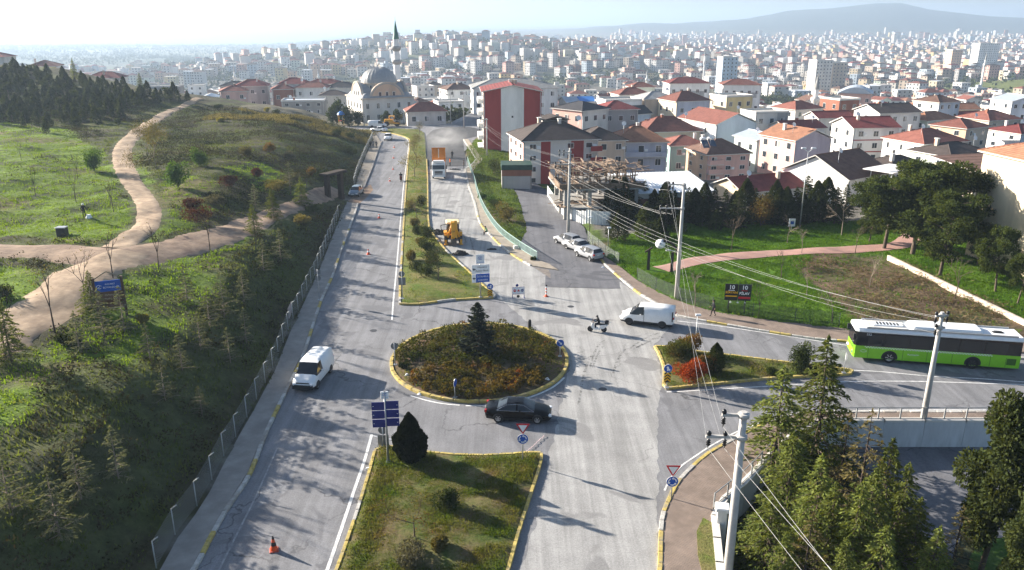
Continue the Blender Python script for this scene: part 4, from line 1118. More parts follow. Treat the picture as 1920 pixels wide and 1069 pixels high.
hb_ = [(372, 418, 2.2, 2.0, L_WINE, 'large wine-red bush above the dirt track'), (360, 395, 1.8, 1.7, L_WINE, 'wine-red bush left of the large one'), (432, 350, 2.0, 1.8, L_WINE, 'wine-red bush on the grassy slope, right'), (400, 385, 1.8, 1.5, L_GREYB, 'grey bush among the red ones'), (480, 330, 1.4, 1.4, L_WINE, 'small wine-red bush high on the slope'), (520, 360, 2.4, 2.2, L_OLIVE, 'broad yellowish bush near the wooden gateway'), (545, 350, 2.2, 2.2, L_GREYB, 'grey-brown bush near the wooden gateway'), (605, 340, 2.0, 2.0, L_DARKB, 'dark bush behind the wooden gateway'), (590, 400, 1.8, 1.6, L_DARKB, 'dark bush below the wooden gateway'), (465, 295, 1.5, 2.2, L_OLIVE, 'olive bush with a bare crown on the slope'), (545, 300, 1.6, 1.8, L_GREYB, 'grey twiggy bush on the slope, right'), (505, 285, 1.5, 1.8, L_RUST, 'brown bush in the middle of the slope'), (655, 290, 2.2, 2.0, L_DARKB, 'dark bush at the shoulder above the pavement'), (630, 255, 2.2, 2.0, L_DARKB, 'dark bush on the shoulder near the road bend'), (660, 262, 2.0, 1.8, L_DARKB, 'dark bush hanging over the far fence'), (585, 330, 1.6, 1.6, L_RUST, 'rust bush on the upper right slope'), (268, 605, .5, .9, L_YELLOW, 'yellow shrub on the lit grass right of the municipal board'), (128, 645, 1.0, .8, L_DARKB, 'dark low bush beside the dirt track, lower left'), (410, 205, 1.4, 1.5, L_DARKB, 'dark bush on the crest where the footpath vanishes'), (520, 215, 1.4, 1.5, L_DARKB, 'dark round bush on the dry crest'), (500, 210, 1.3, 1.4, L_YELLOW, 'yellow bush on the dry crest'), (415, 228, 1.2, 1.2, L_YELLOW, 'yellow-brown bush right below the crest'), (0, 560, 1.6, 1.3, L_DARKB, 'dark bush at the left edge between the tracks'), (565, 420, 1.6, 1.4, L_OLIVE, 'olive bush at the foot of the bank fence')]
for i, (px, py, r, h, mt, lab) in enumerate(hb_): bush_at(px, py, r, h, mt, lab, 240 + i, 1500, group='bushes on the left hill', llen=.2)
# pine plantation on the hilltop
HPINE = [make_cone(300 + s, 4.2, 1.25, 700, N_FIR, .55, .26, .2, .7) for s in range(3)] + [make_blobs(304, [((0, 0, 2.0), (1.2, 1.2, 1.2)), ((.5, .3, 3.0), (.9, .9, .9)), ((-.5, .2, 2.6), (.9, .9, .8)), ((.1, -.6, 3.3), (.7, .7, .8))], 600, .5, .25, N_FIR, [((0, 0, 0), (0, 0, 3), .12, .05)])]
rs = np.random.RandomState(9); cnt = 0; spots = []
for _ in range(6000):
    if cnt >= 270: break
    px = rs.uniform(-60, 352); lim = np.interp(px, [-60, 0, 90, 180, 230, 350], [205, 208, 215, 212, 203, 190]) + abs(rs.normal(0, 12)) * (px < 230)
    py = rs.uniform(np.interp(px, [-60, 0, 350], [128, 132, 188]), lim)
    p = GT(px, py)
    if p[1] > 330: continue
    if any((p[0] - q[0]) ** 2 + (p[1] - q[1]) ** 2 < 7 for q in spots): continue
    spots.append(p); cnt += 1
    plant('hill_pine', HPINE[rs.randint(4)], p, 'small dark pine in the plantation on the left hilltop', 'tree', 'pine plantation on the hilltop', rs.choice([.4, .5, .65, .8, .95]) * rs.uniform(.85, 1.15))
sk = GT(141, 150); plant('lone_conifer', CEDARS[1], sk, 'lone pointed conifer standing out on the left skyline', 'tree', None, (.45, .45, .62))
sk = GT(265, 172); plant('lone_conifer', CEDARS[0], sk, 'second pointed conifer on the skyline near the footpath', 'tree', None, (.5, .5, .5))

# ================================================================ grass and scrub (nobody could count it)
PATHS = []
for pts, w in (([(378,185),(330,205),(262,243),(236,270),(229,300),(243,335),(268,370),(280,400),(268,430),(215,466)], 2.1), ([(632,356),(520,398),(440,430),(380,452),(300,470),(200,478),(100,472),(0,470),(-90,470)], 2.9), ([(250,474),(170,506),(112,558),(52,600),(0,632),(-80,680)], 3.3)):
    PATHS.append((np.array(resample(smooth_line([GT(*p)[:2] for p in pts], 8), 1.0)), w))
PATH_P = np.array(resample(smooth_line([G(*p, .15) for p in [(1238,507),(1310,489),(1450,474),(1620,465),(1680,458),(1712,440),(1722,412),(1722,380)]], 8), 1.0))
def off_paths(x, y, paths):
    ok = np.ones(x.shape, bool)
    for L, w in paths:
        for k in range(0, len(x), 4000):
            d = np.min((x[k:k+4000, None] - L[None, :, 0]) ** 2 + (y[k:k+4000, None] - L[None, :, 1]) ** 2, 1)
            ok[k:k+4000] &= d > w * w
    return ok
def tufts(name, x, y, z, hgt, mat, seed, blades=5, spread=.16, w=.045, label=None):
    rs = np.random.RandomState(seed); n = len(x)
    B = np.repeat(np.stack([x, y, z - .03], -1), blades, 0)
    B[:, :2] += rs.normal(0, spread, (n * blades, 2))
    H = (np.repeat(hgt, blades) * rs.uniform(.5, 1.2, n * blades))
    az = rs.uniform(0, 6.283, n * blades); lean = rs.uniform(.1, .8, n * blades)
    tip = B + np.stack([np.cos(az) * H * lean, np.sin(az) * H * lean, H], -1)
    q = np.stack([-np.sin(az), np.cos(az), np.zeros_like(az)], -1) * w * rs.uniform(.6, 1.4, n * blades)[:, None]
    V = np.stack([B - q, B + q, tip], 1).reshape(-1, 3)
    o = inst(name, mesh_np(name, V, np.arange(len(V)).reshape(-1, 3), [mat]))
    return tag(o, label, 'grass', kind='stuff')
def grass_mat(name, c1, c2, c3, scale=.25, trans=.45):
    return LEAF(name, c1, c2, scale, trans, 0.0, c3)
rs = np.random.RandomState(21)
n = 90000
x = rs.uniform(-120, -20, n); y = rs.uniform(30, 215, n) ** 1.0
keep = (x < fence_x(y) - .4) & (np.abs(x) < y * .72 + 6) & (rs.rand(n) < np.clip(70 / y, .22, 1))
x, y = x[keep], y[keep]
k = off_paths(x, y, PATHS); x, y = x[k], y[k]
z = hzv(x, y)
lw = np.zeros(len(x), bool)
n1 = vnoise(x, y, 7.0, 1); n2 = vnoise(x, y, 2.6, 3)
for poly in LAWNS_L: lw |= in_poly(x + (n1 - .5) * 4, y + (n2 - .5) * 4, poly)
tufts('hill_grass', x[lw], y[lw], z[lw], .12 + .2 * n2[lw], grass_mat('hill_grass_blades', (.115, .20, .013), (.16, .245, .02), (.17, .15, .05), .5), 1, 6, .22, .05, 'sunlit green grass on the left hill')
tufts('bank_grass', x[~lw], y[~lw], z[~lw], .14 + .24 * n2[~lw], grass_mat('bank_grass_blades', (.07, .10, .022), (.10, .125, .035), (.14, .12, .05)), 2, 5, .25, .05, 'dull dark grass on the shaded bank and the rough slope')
# heathy scrub
m = (~lw | (rs.rand(len(x)) < .10)) & (vnoise(x, y, 9.0, 12) > .40) & (rs.rand(len(x)) < np.where(y > 105, .5, .16))
sx, sy, sz = x[m], y[m], z[m]
C = []; D = []
for a, b, c in zip(sx, sy, sz):
    q = 18 if b > 110 else 22; s = rs.uniform(.3, .65) * (1.5 if b > 110 else 1)
    C.append(np.array([a, b, c + s * .45])[None] + rs.normal(0, 1, (q, 3)) * np.array([s * .7, s * .7, s * .4])); D.append(rs.normal(size=(q, 3)) + np.array([0, 0, .6]))
tag(inst('scrub', leaf_mesh('scrub', np.concatenate(C), np.concatenate(D), .26, .12, LEAF('scrub_leaves', (.03, .036, .016), (.065, .055, .028), .12, .15, 0, (.10, .055, .04)))), 'dark heathy scrub covering the hillside', 'scrub', kind='stuff')
# dry tall grass on the crest
n = 7000; gx = rs.uniform(-72, -33, n); gy = rs.uniform(186, 214, n)
k = (gx < fence_x(gy) - 1) & (vnoise(gx, gy, 8, 14) > .35); gx, gy = gx[k], gy[k]
tufts('dry_grass', gx, gy, hzv(gx, gy), np.full(len(gx), .7), grass_mat('dry_grass_blades', (.14, .125, .05), (.19, .165, .075), (.12, .12, .04)), 3, 6, .3, .06, 'dry straw-coloured grass on the crest')
# park lawn
n = 60000; gx = rs.uniform(8, 85, n); gy = rs.uniform(66, 118, n)
k = in_poly(gx, gy, PARK) & (np.abs(gx) < gy * .72 + 4) & ~in_poly(gx, gy, [(p[0], p[1]) for p in WP_N + WP_S[::-1]]); gx, gy = gx[k], gy[k]
s_ = in_poly(gx, gy, PARK_SOIL) & (rs.rand(len(gx)) < .85); gx, gy = gx[~s_], gy[~s_]
k = off_paths(gx, gy, [(PATH_P, 1.65)]); gx, gy = gx[k], gy[k]
tufts('park_grass', gx, gy, hzv(gx, gy), .12 + .22 * vnoise(gx, gy, 2.0, 5), grass_mat('park_grass_blades', (.06, .135, .012), (.10, .19, .018), (.14, .20, .025)), 4, 5, .2, .045, 'lush green lawn of the park')
# verge
n = 9000; gy = rs.uniform(86, 200, n); gx = right_x(gy) + rs.uniform(.4, 12, n)
k = (gx < np.interp(gy, [86, 95, 100, 110, 120, 130, 145, 150, 200], [3.2, 2.6, 1.6, 2.2, 1.8, 1.4, -1.2, 4, 4])); gx, gy = gx[k], gy[k]
tufts('verge_grass', gx, gy, hzv(gx, gy), np.full(len(gx), .3), grass_mat('verge_grass_blades', (.07, .12, .018), (.115, .16, .03), (.16, .14, .05)), 5, 5, .22, .045, 'grass on the verge behind the green railing')
def island_grass(name, poly, n, seed, mat, h, label, gate=0.0, z=.27):
    rs = np.random.RandomState(seed)
    xs = [p[0] for p in poly]; ys = [p[1] for p in poly]
    gx = rs.uniform(min(xs), max(xs), n); gy = rs.uniform(min(ys), max(ys), n)
    k = in_poly(gx, gy, poly) & (vnoise(gx, gy, 1.8, seed) > gate); gx, gy = gx[k], gy[k]
    tufts(name, gx, gy, np.full(len(gx), z), h * (.5 + vnoise(gx, gy, 2.2, seed)), mat, seed, 5, .14, .03, label)
G_ISL = grass_mat('island_grass_blades', (.09, .14, .02), (.15, .145, .045), (.19, .14, .07), .5)
island_grass('median_grass', inset(LOW_MED, .45), 11000, 6, G_ISL, .14, 'short patchy grass on the lower median', .30)
island_grass('median_grass', inset(UP_MED, .5), 16000, 7, grass_mat('median_grass_blades', (.11, .16, .022), (.17, .18, .04), (.23, .19, .08), .3), .2, 'long yellowish grass on the upper median', .2, .3)
island_grass('splitter_grass', inset(R_ISL, .35), 4000, 8, G_ISL, .14, 'short grass on the splitter island', .25, .24)
island_grass('roundabout_grass', inset(RB, .5), 3500, 9, G_ISL, .14, 'thin grass round the roundabout shrubs', .45, .34)

# ================================================================ buildings
def plaster(name, c, dirt=.25): return M('plaster_' + name, c, .88, var=.09, scale=.5, col2=tuple(k * (1 - dirt) for k in c), streak=True, bump=.12, bscale=9, spec=.2)
def roof_tiles(name, c, bands=14.0):
    key = 'tiles_' + name
    if key in MATS: return MATS[key]
    m, nt, b = _nt(key)
    v = _pos(nt)
    f = _noise(nt, v, .9, 6, .7)
    col = _ramp(nt, f, [(.3, tuple(k * .7 for k in c)), (.7, tuple(k * 1.25 for k in c))])
    oi = nt.nodes.new('ShaderNodeObjectInfo')
    col = _mix(nt, 1.0, col, _ramp(nt, oi.outputs['Random'], [(0, .8), (1, 1.2)]), 'MULTIPLY')
    w = nt.nodes.new('ShaderNodeTexWave'); w.wave_type = 'BANDS'; w.bands_direction = 'Z'; w.inputs['Scale'].default_value = 2.2; w.inputs['Distortion'].default_value = .8
    nt.links.new(v, w.inputs['Vector'])
    col = _mix(nt, 1.0, col, _ramp(nt, w.outputs['Fac'], [(.0, .72), (.5, 1.08)]), 'MULTIPLY')
    nt.links.new(col, b.inputs['Base Color']); b.inputs['Roughness'].default_value = .85; b.inputs['Specular IOR Level'].default_value = .25
    _bump(nt, b, w.outputs['Fac'], .5, .06)
    MATS[key] = m
    return m
WALLS = {'white': (.76, .75, .73), 'cream': (.66, .55, .39), 'pink': (.66, .42, .36), 'bluegrey': (.46, .48, .56), 'red': (.34, .055, .05), 'beige': (.55, .46, .37), 'teal': (.27, .42, .39),
         'mauve': (.42, .36, .42), 'grey': (.36, .355, .35), 'palegreen': (.56, .62, .54), 'brick': (.28, .12, .08), 'yellow': (.68, .55, .28), 'paleblue': (.50, .58, .66), 'concrete': (.34, .33, .31), 'peach': (.66, .46, .32), 'offwhite': (.66, .63, .58)}
ROOFS = {'red': (.23, .088, .066), 'orange': (.31, .15, .09), 'dark': (.075, .058, .052), 'maroon': (.19, .045, .042), 'brown': (.14, .08, .06), 'black': (.045, .045, .05), 'grey': (.30, .30, .29)}
WM = {k: plaster(k, v) for k, v in WALLS.items()}
RM = {k: roof_tiles(k, v) for k, v in ROOFS.items()}
RM['tin'] = M('roof_tin', (.62, .65, .68), .5, 0.2, var=.1, scale=1.0)
RM['paletin'] = M('roof_pale_tin', (.42, .47, .53), .5, 0.2, var=.12, scale=1.0)
RM['slab'] = M('roof_slab', (.40, .38, .35), .9, var=.2, scale=.8)
FRAME_W = M('window_frame_white', (.8, .8, .79), .5, var=.05)
PANE = GLASS('window_pane', (.035, .042, .05), .1)
PANE_C = M('window_curtain', (.42, .40, .37), .35, var=.2, scale=4, spec=.6)
TRIM = M('eaves_trim', (.62, .60, .56), .7, var=.1)
METAL = M('galvanised', (.42, .43, .44), .45, .6, var=.12, scale=4)
DARKM = M('dark_metal', (.03, .03, .033), .5, .3, var=.1)
_win = {}
def window_mesh(w, h, kind):
    key = (round(w, 1), round(h, 1), kind)
    if key not in _win:
        mb = MB()
        mb.box(-w/2, w/2, -.05, .04, -h/2, h/2, 0)
        t = .07
        if kind == 'dark': mb.box(-w/2 + t, w/2 - t, -.075, -.02, -h/2 + t, h/2 - t, 1)
        else:
            mb.box(-w/2 + t, -t/2, -.075, -.02, -h/2 + t, h/2 - t, 1); mb.box(t/2, w/2 - t, -.075, -.02, -h/2 + t, h/2 - t, 1 if kind == 'pane' else 2)
        _win[key] = mb.mesh('window', [FRAME_W, PANE, PANE_C])
    return _win[key]
def roof_mesh(kind, w, d, rh, ov=.5, th=.16, axis='x'):
    mb = MB()
    a, b = w/2 + ov, d/2 + ov
    if kind == 'flat':
        t = .25
        mb.box(-w/2 - .12, w/2 + .12, -d/2 - .12, d/2 + .12, 0, .12, 0)
        for x0, x1, y0, y1 in ((-w/2 - .12, w/2 + .12, -d/2 - .12, -d/2 + .1), (-w/2 - .12, w/2 + .12, d/2 - .1, d/2 + .12), (-w/2 - .12, -w/2 + .1, -d/2 + .1, d/2 - .1), (w/2 - .1, w/2 + .12, -d/2 + .1, d/2 - .1)):
            mb.box(x0, x1, y0, y1, .12, .12 + rh, 1)
        return mb
    if kind == 'hip':
        if w >= d: r0, r1 = (-(a - b * .9), 0), (a - b * .9, 0)
        else: r0, r1 = (0, -(b - a * .9)), (0, b - a * .9)
        base = [(-a, -b, 0), (a, -b, 0), (a, b, 0), (-a, b, 0)]
        R0 = (r0[0], r0[1], rh); R1 = (r1[0], r1[1], rh)
        if w >= d: fs = [[base[0], base[1], R1, R0], [base[1], base[2], R1], [base[2], base[3], R0, R1], [base[3], base[0], R0]]
        else: fs = [[base[0], base[1], R0], [base[1], base[2], R1, R0], [base[2], base[3], R1], [base[3], base[0], R0, R1]]
        for f in fs:
            mb.add(f, [tuple(range(len(f)))], 0)
        mb.box(-a, a, -b, b, -th, -.002, 1)
        for p in base:          # hip caps
            q = R0 if (Vector(p) - Vector(R0)).length < (Vector(p) - Vector(R1)).length else R1
            mb.tube(p, q, .1, .1, 5, 0, False)
        mb.tube(R0, R1, .1, .1, 5, 0, False)
        return mb
    if kind in ('gable', 'gabley'):
        if kind == 'gable': P = lambda x, y, z: (x, y, z)
        else: P = lambda x, y, z: (y, -x, z); a, b = d/2 + ov, w/2 + ov
        for sgn in (-1, 1):
            vs = [P(-a, sgn * b, 0), P(a, sgn * b, 0), P(a, 0, rh), P(-a, 0, rh)]
            lo = [(v[0], v[1], v[2] - th) for v in vs]
            mb.add(vs, [(0, 1, 2, 3)], 0)
            mb.add(vs + lo, [(4, 5, 6, 7), (0, 1, 5, 4), (1, 2, 6, 5), (3, 0, 4, 7)], 1)
        mb.tube(P(-a, 0, rh), P(a, 0, rh), .11, .11, 5, 0, False)
        return mb
    if kind == 'shed':
        mb.add([(-a, -b, 0), (a, -b, 0), (a, b, rh), (-a, b, rh)], [(0, 1, 2, 3)], 0)
        mb.add([(-a, -b, -th), (a, -b, -th), (a, b, rh - th), (-a, b, rh - th), (-a, -b, 0), (a, -b, 0), (a, b, rh), (-a, b, rh)], [(3, 2, 1, 0), (0, 1, 5, 4), (1, 2, 6, 5), (2, 3, 7, 6), (3, 0, 4, 7)], 1)
        return mb
    if kind == 'arch':
        pts = [(-a + 2 * a * k / 10, rh * math.sin(math.pi * k / 10)) for k in range(11)]
        mb.prism(pts, 'y', -b, b, 0)
        return mb
FOOT = []
LANDMARKS = []
def house(name, label, px, Y, eave, w, d, rot, roof='hip', rh=None, wall='white', rmat='red', floors=3, cols=None, side='left', chimneys=1, balconies=(), bands=(), left=None, wins='fl', big=False, group=None, skip=(), base_drop=2.5, cat='house', dish=False, detail=True, seed=0, sidecols=None):
    rnd = random.Random(seed + int(px * 7 + Y))
    z = hz(xat(px, Y, -5), Y); x = xat(px, Y, z); z = hz(x, Y)
    H = zat(eave, Y - .42 * d) - z
    H = max(H, 2.6)
    root = empty(name, (x, Y, z), R(rot), label, cat, group)
    FOOT.append((x, Y, max(w, d) * .62)); LANDMARKS.append((px, Y, name, label))
    wm = WM[wall]; wl = WM[left] if left else wm  # some pairs paint a sunlit side and a shaded front into the wall colours
    mb = MB()
    mb.quad((-w/2, -d/2, -base_drop), (w/2, -d/2, -base_drop), (w/2, -d/2, H), (-w/2, -d/2, H), 0)
    mb.quad((w/2, d/2, -base_drop), (-w/2, d/2, -base_drop), (-w/2, d/2, H), (w/2, d/2, H), 0)
    mb.quad((-w/2, d/2, -base_drop), (-w/2, -d/2, -base_drop), (-w/2, -d/2, H), (-w/2, d/2, H), 1)
    mb.quad((w/2, -d/2, -base_drop), (w/2, d/2, -base_drop), (w/2, d/2, H), (w/2, -d/2, H), 1)
    if rh is None: rh = {'hip': .34 * min(w, d) / 2 + .4, 'gable': .2 * d, 'gabley': .2 * w, 'flat': .5, 'shed': .8, 'arch': .22 * w}[roof]
    if roof == 'gable':
        for s_ in (-1, 1): mb.add([(s_ * w/2, -d/2, H), (s_ * w/2, d/2, H), (s_ * w/2, 0, H + rh * (d / (d + 1.0)))], [(0, 1, 2)], 1)
    if roof == 'gabley':
        for s_ in (-1, 1): mb.add([(-w/2, s_ * d/2, H), (w/2, s_ * d/2, H), (0, s_ * d/2, H + rh * (w / (w + 1.0)))], [(0, 1, 2)], 0)
    mb.build('wall', [wm, wl], root)
    rf = roof_mesh(roof, w, d, rh).build('roof', [RM[rmat], TRIM], root, (0, 0, H + .01 + (.16 if roof not in ('flat',) else 0)))
    fh = H / floors
    wh = min(1.45, fh * .48); ww = 1.25
    cols = cols or max(2, int(w / 3.2))
    sc_ = sidecols if sidecols is not None else max(1, int(d / 3.6))
    kinds = ['pane', 'pane', 'dark', 'curtain']
    joined = MB()
    def put(face, u, zc, w_=ww, h_=wh):
        k = rnd.choice(kinds)
        if face == 'f': loc, rz = (u, -d/2, zc), 0
        elif face == 'l': loc, rz = (-w/2, u, zc), -math.pi/2
        elif face == 'r': loc, rz = (w/2, u, zc), math.pi/2
        if detail: inst('window', window_mesh(w_, h_, k), root, loc, (0, 0, rz))
        else:
            T = Matrix.Translation(loc) @ Matrix.Rotation(rz, 4, 'Z')
            joined.box(-w_/2, w_/2, -.06, .02, -h_/2, h_/2, 0, T)
            joined.box(-w_/2 + .08, w_/2 - .08, -.09, -.05, -h_/2 + .08, h_/2 - .08, 1, T)
    for fl in range(floors):
        zc = fh * (fl + .55)
        for c in range(cols):
            u = (c + .5) / cols * w - w/2
            if ('f' not in wins) or (fl, c) in skip: continue
            put('f', u, zc)
        for face in 'lr':
            if face not in wins: continue
            for c in range(sc_):
                put(face, (c + .5) / sc_ * d - d/2, zc)
    if joined.v: tag(joined.build('windows', [FRAME_W, PANE], root), kind='stuff')
    for (u0, u1, fl, mt) in balconies:      # balcony slab and parapet on the front
        zb = fh * fl + .05
        bb = MB(); bb.box(u0, u1, -d/2 - 1.15, -d/2, zb - .14, zb, 0); bb.box(u0, u1, -d/2 - 1.15, -d/2 - 1.07, zb, zb + .95, 1); bb.box(u0, u0 + .08, -d/2 - 1.07, -d/2, zb, zb + .95, 1); bb.box(u1 - .08, u1, -d/2 - 1.07, -d/2, zb, zb + .95, 1)
        bb.build('balcony', [TRIM, WM.get(mt, wm)], root)
    for (u0, u1, f0, f1, mt) in bands:      # painted strip standing a little proud of the front
        bb = MB(); bb.box(u0, u1, -d/2 - .03, -d/2 + .02, fh * f0, fh * f1 - .02, 0); bb.build('painted_band', WM[mt], root)
    for k in range(chimneys):
        cx = rnd.uniform(-.3, .3) * w; cy = rnd.uniform(-.25, .25) * d
        cb = MB(); zt = H + rh * .35; cb.box(cx - .3, cx + .3, cy - .3, cy + .3, zt - .3, H + rh + .7, 0); cb.box(cx - .38, cx + .38, cy - .38, cy + .38, H + rh + .7, H + rh + .82, 1)
        cb.build('chimney', [WM[rnd.choice(['offwhite', 'brick', 'beige'])], TRIM], root)
    if detail:
        for sx in (-1, 1):
            dp = MB(); dp.tube((sx * (w/2 - .25), -d/2 - .08, -1), (sx * (w/2 - .25), -d/2 - .08, H), .06, .06, 6); dp.build('drainpipe', TRIM if sx > 0 else METAL, root)
        if 'f' in wins:
            for _ in range(2):
                c = rnd.randrange(cols); ux = (c + .5) / cols * w - w/2 + 1.05; zz = fh * (rnd.randrange(floors) + .35); ac = MB(); ac.box(ux - .35, ux + .35, -d/2 - .32, -d/2 - .01, zz, zz + .5); ac.build('air_conditioner', FRAME_W, root)
        dish = dish or rnd.random() < .5
    elif 'f' in wins and rnd.random() < .6:
        c = rnd.randrange(cols); u = (c + .5) / cols * w - w/2; bb = MB()
        for fl in range(1, floors): bb.box(u - 1.5, u + 1.5, -d/2 - 1.1, -d/2 + .01, fh * fl - .1, fh * fl + .9)
        tag(bb.build('balconies', wl, root), kind='stuff')
    if dish:
        db = MB(); cx, cy = rnd.choice([-.3, .3]) * w, -.2 * d
        db.tube((cx, cy, H), (cx, cy, H + rh + 1.0), .03, .03, 5, 1)
        db.lathe([(.02, 0), (.3, .05), (.5, .16)], 12, 0, (0, 0, 0))
        n0 = len(db.v) - 36
        T = Matrix.Translation((cx, cy - .1, H + rh + 1.0)) @ Matrix.Rotation(R(65), 4, 'X')
        for i in range(n0, len(db.v)): db.v[i] = tuple(T @ Vector(db.v[i]))
        db.build('satellite_dish', [FRAME_W, METAL], root)
    root['_h'] = H; root['_d'] = d; root['_w'] = w
    return root
def add_part(root, name, fn, mats):
    mb = MB(); fn(mb); return mb.build(name, mats, root)
# ---- the row beside the main road
h1 = house('apartment_block', 'tall apartment block with a dark red and white blank gable wall', 957, 192, 172, 13.2, 14, 4, 'gabley', 1.4, 'red', 'maroon', 5, wins='l', left='offwhite', chimneys=3, sidecols=4, base_drop=4)
H_, d_, w_ = h1['_h'], h1['_d'], h1['_w']
add_part(h1, 'painted_band', lambda mb: mb.prism([(-2.6, -3), (2.6, -3), (2.6, H_ + .75), (0, H_ + 1.35), (-2.6, H_ + .75)], 'y', -d_/2 - .04, -d_/2 + .02), WM['white'])
for k, zz in enumerate((.3, .58)): add_part(h1, 'wall_vent', lambda mb: mb.box(-.2, .2, -d_/2 - .06, -d_/2, H_ * zz, H_ * zz + .45), DARKM)
for fl in range(5): add_part(h1, 'balcony', lambda mb: (mb.box(-w_/2 - 1.2, -w_/2, -d_/2 + 1.5, d_/2 - 5, H_ / 5 * fl + .1, H_ / 5 * fl + 1.1)), WM['white'])
h2 = house('school_block', 'long white block with a grey hipped roof behind the red apartment block', 962, 268, 166, 27, 16, 6, 'hip', 2.6, 'white', 'grey', 4, 8, chimneys=2, wins='fl', cat='building')
h3 = house('apartment_house', 'white three-storey house with two red stripes and a dark brown roof', 1035, 152, 263, 14.2, 11.5, 13, 'hip', 2.6, 'offwhite', 'dark', 4, 4, left='pink', chimneys=2, bands=[(-3.8, -2.0, 0, 4, 'red'), (1.9, 4.3, 0, 4, 'red')], skip=[(0, 1), (1, 1), (2, 1), (3, 1)], base_drop=4)
add_part(h3, 'roof_dormer', lambda mb: (mb.box(-1.5, 3.2, 1, 5, h3['_h'] + 1.6, h3['_h'] + 3.0, 1), mb.prism([(-2.0, h3['_h'] + 3.0), (3.7, h3['_h'] + 3.0), (.85, h3['_h'] + 3.7)], 'y', .5, 5.5, 0)), [RM['dark'], WM['grey']])
for fl in (1, 2, 3): add_part(h3, 'balcony', lambda mb: (mb.box(5.4, 7.6, -6.7, -5.75, h3['_h'] / 4 * fl - .1, h3['_h'] / 4 * fl + .05, 1), mb.box(5.4, 7.6, -6.75, -6.65, h3['_h'] / 4 * fl + .05, h3['_h'] / 4 * fl + 1.0, 0)), [WM['red'], TRIM])
house('house', 'beige house with a dark roof squeezed behind the striped apartment house', 1118, 172, 264, 9.5, 10, 10, 'hip', 2.2, 'beige', 'dark', 3, 3, chimneys=0, base_drop=4)
house('house', 'pinkish three-storey house with a flat-looking black hipped roof', 1086, 222, 207, 10.5, 11, 42, 'hip', 1.8, 'offwhite', 'black', 3, 3, left='pink', chimneys=0, base_drop=4)  # sunlit side wall coloured pink, the front kept off-white
house('house', 'unplastered grey block house with a dark red roof', 1150, 232, 206, 10, 10, 12, 'hip', 2.0, 'grey', 'maroon', 3, 3, chimneys=0, base_drop=4)
h8 = house('house', 'pale blue-grey three-storey house with an orange-red tiled roof', 1190, 176, 267, 11.2, 10.5, 3, 'hip', 2.7, 'bluegrey', 'orange', 3, 3, left='white', chimneys=1, base_drop=6, balconies=[(-5.4, 5.4, 2, 'bluegrey')])
add_part(h8, 'bay', lambda mb: [mb.lathe([(1.2, .2), (1.2, h8['_h'] - .1)], 10, 0, (-5.9, 1.5, 0)), mb.lathe([(1.5, h8['_h'] * .36), (1.5, h8['_h'] * .46)], 10, 0, (-5.9, 1.5, 0)), mb.lathe([(1.5, h8['_h'] * .68), (1.5, h8['_h'] * .78)], 10, 0, (-5.9, 1.5, 0))], WM['white'])
house('house', 'low teal house with a red roof beside the pink one', 1276, 196, 273, 9, 9, 8, 'hip', 1.8, 'teal', 'red', 2, 2, chimneys=1, base_drop=5)
house('house', 'wide beige house with a large orange-red hipped roof behind the blue-grey one', 1243, 214, 247, 15, 12, 10, 'hip', 3.2, 'beige', 'red', 2, 4, chimneys=1, base_drop=5)
h10 = house('house', 'salmon pink three-storey house with solar water heaters on its roof', 1342, 178, 289, 10.2, 10, 14, 'hip', 2.6, 'pink', 'brown', 3, 3, left='peach', chimneys=1, balconies=[(-5.0, -1.6, 1, 'pink'), (-5.0, -1.6, 2, 'pink')], base_drop=6, dish=True)
def solar(mb):
    for k in (0, 1):
        x0 = -4.2 + k * 1.7
        T = Matrix.Translation((x0, -2.0, h10['_h'] + 2.0)) @ Matrix.Rotation(R(40), 4, 'X')
        mb.box(-.75, .75, -1.1, 1.1, -.05, .05, 0, T)
        mb.tube((x0 - .7, -.9, h10['_h'] + 3.0), (x0 + .7, -.9, h10['_h'] + 3.0), .32, .32, 10, 1)
        for s_ in (-.6, .6): mb.tube((x0 + s_, -.9, h10['_h'] + .8), (x0 + s_, -.9, h10['_h'] + 2.9), .03, .03, 4, 1)
add_part(h10, 'solar_heater', solar, [GLASS('solar_panel', (.04, .06, .10), .15), FRAME_W])
house('warehouse', 'big white gabled building with a bright red roof behind the pink house', 1338, 216, 232, 12.5, 17, 22, 'gabley', 2.6, 'paleblue', 'red', 3, 3, left='white', wins='l', chimneys=0, base_drop=6, cat='building', sidecols=2)  # shade on the gable front put in as pale blue, sunlit side white
house('house', 'low white house with a pale blue tin roof', 1420, 196, 262, 8.5, 9, 20, 'gabley', 1.3, 'palegreen', 'paletin', 2, 2, chimneys=0, base_drop=6, dish=True)
house('house', 'pink house with a bare mauve gable end and an orange roof', 1484, 186, 262, 10.5, 11.5, 24, 'gabley', 2.2, 'mauve', 'orange', 3, 3, left='pink', wins='l', chimneys=1, base_drop=6)
house('cottage', 'low white house with a long dark red tiled roof behind the firs', 1420, 140, 362, 13, 8.5, 22, 'gable', 1.9, 'offwhite', 'maroon', 1, 5, left='cream', chimneys=1, wins='f', base_drop=4, dish=True)
h15 = house('house', 'large white gabled house with a brown roof and a roof terrace', 1560, 142, 332, 12.5, 13, 36, 'gable', 3.4, 'white', 'brown', 3, 2, wins='', chimneys=0, base_drop=4)
def terrace(mb):
    H = h15['_h']
    mb.box(-1.0, 6.2, -11.0, -6.5, -3, H - 1.6, 0); mb.box(-1.15, 6.35, -11.15, -6.5, H - 1.6, H - .4, 2); mb.box(-.9, 6.1, -10.8, -6.6, H - .38, H - .36, 1)
add_part(h15, 'wing', terrace, [WM['bluegrey'], DARKM, WM['white']])
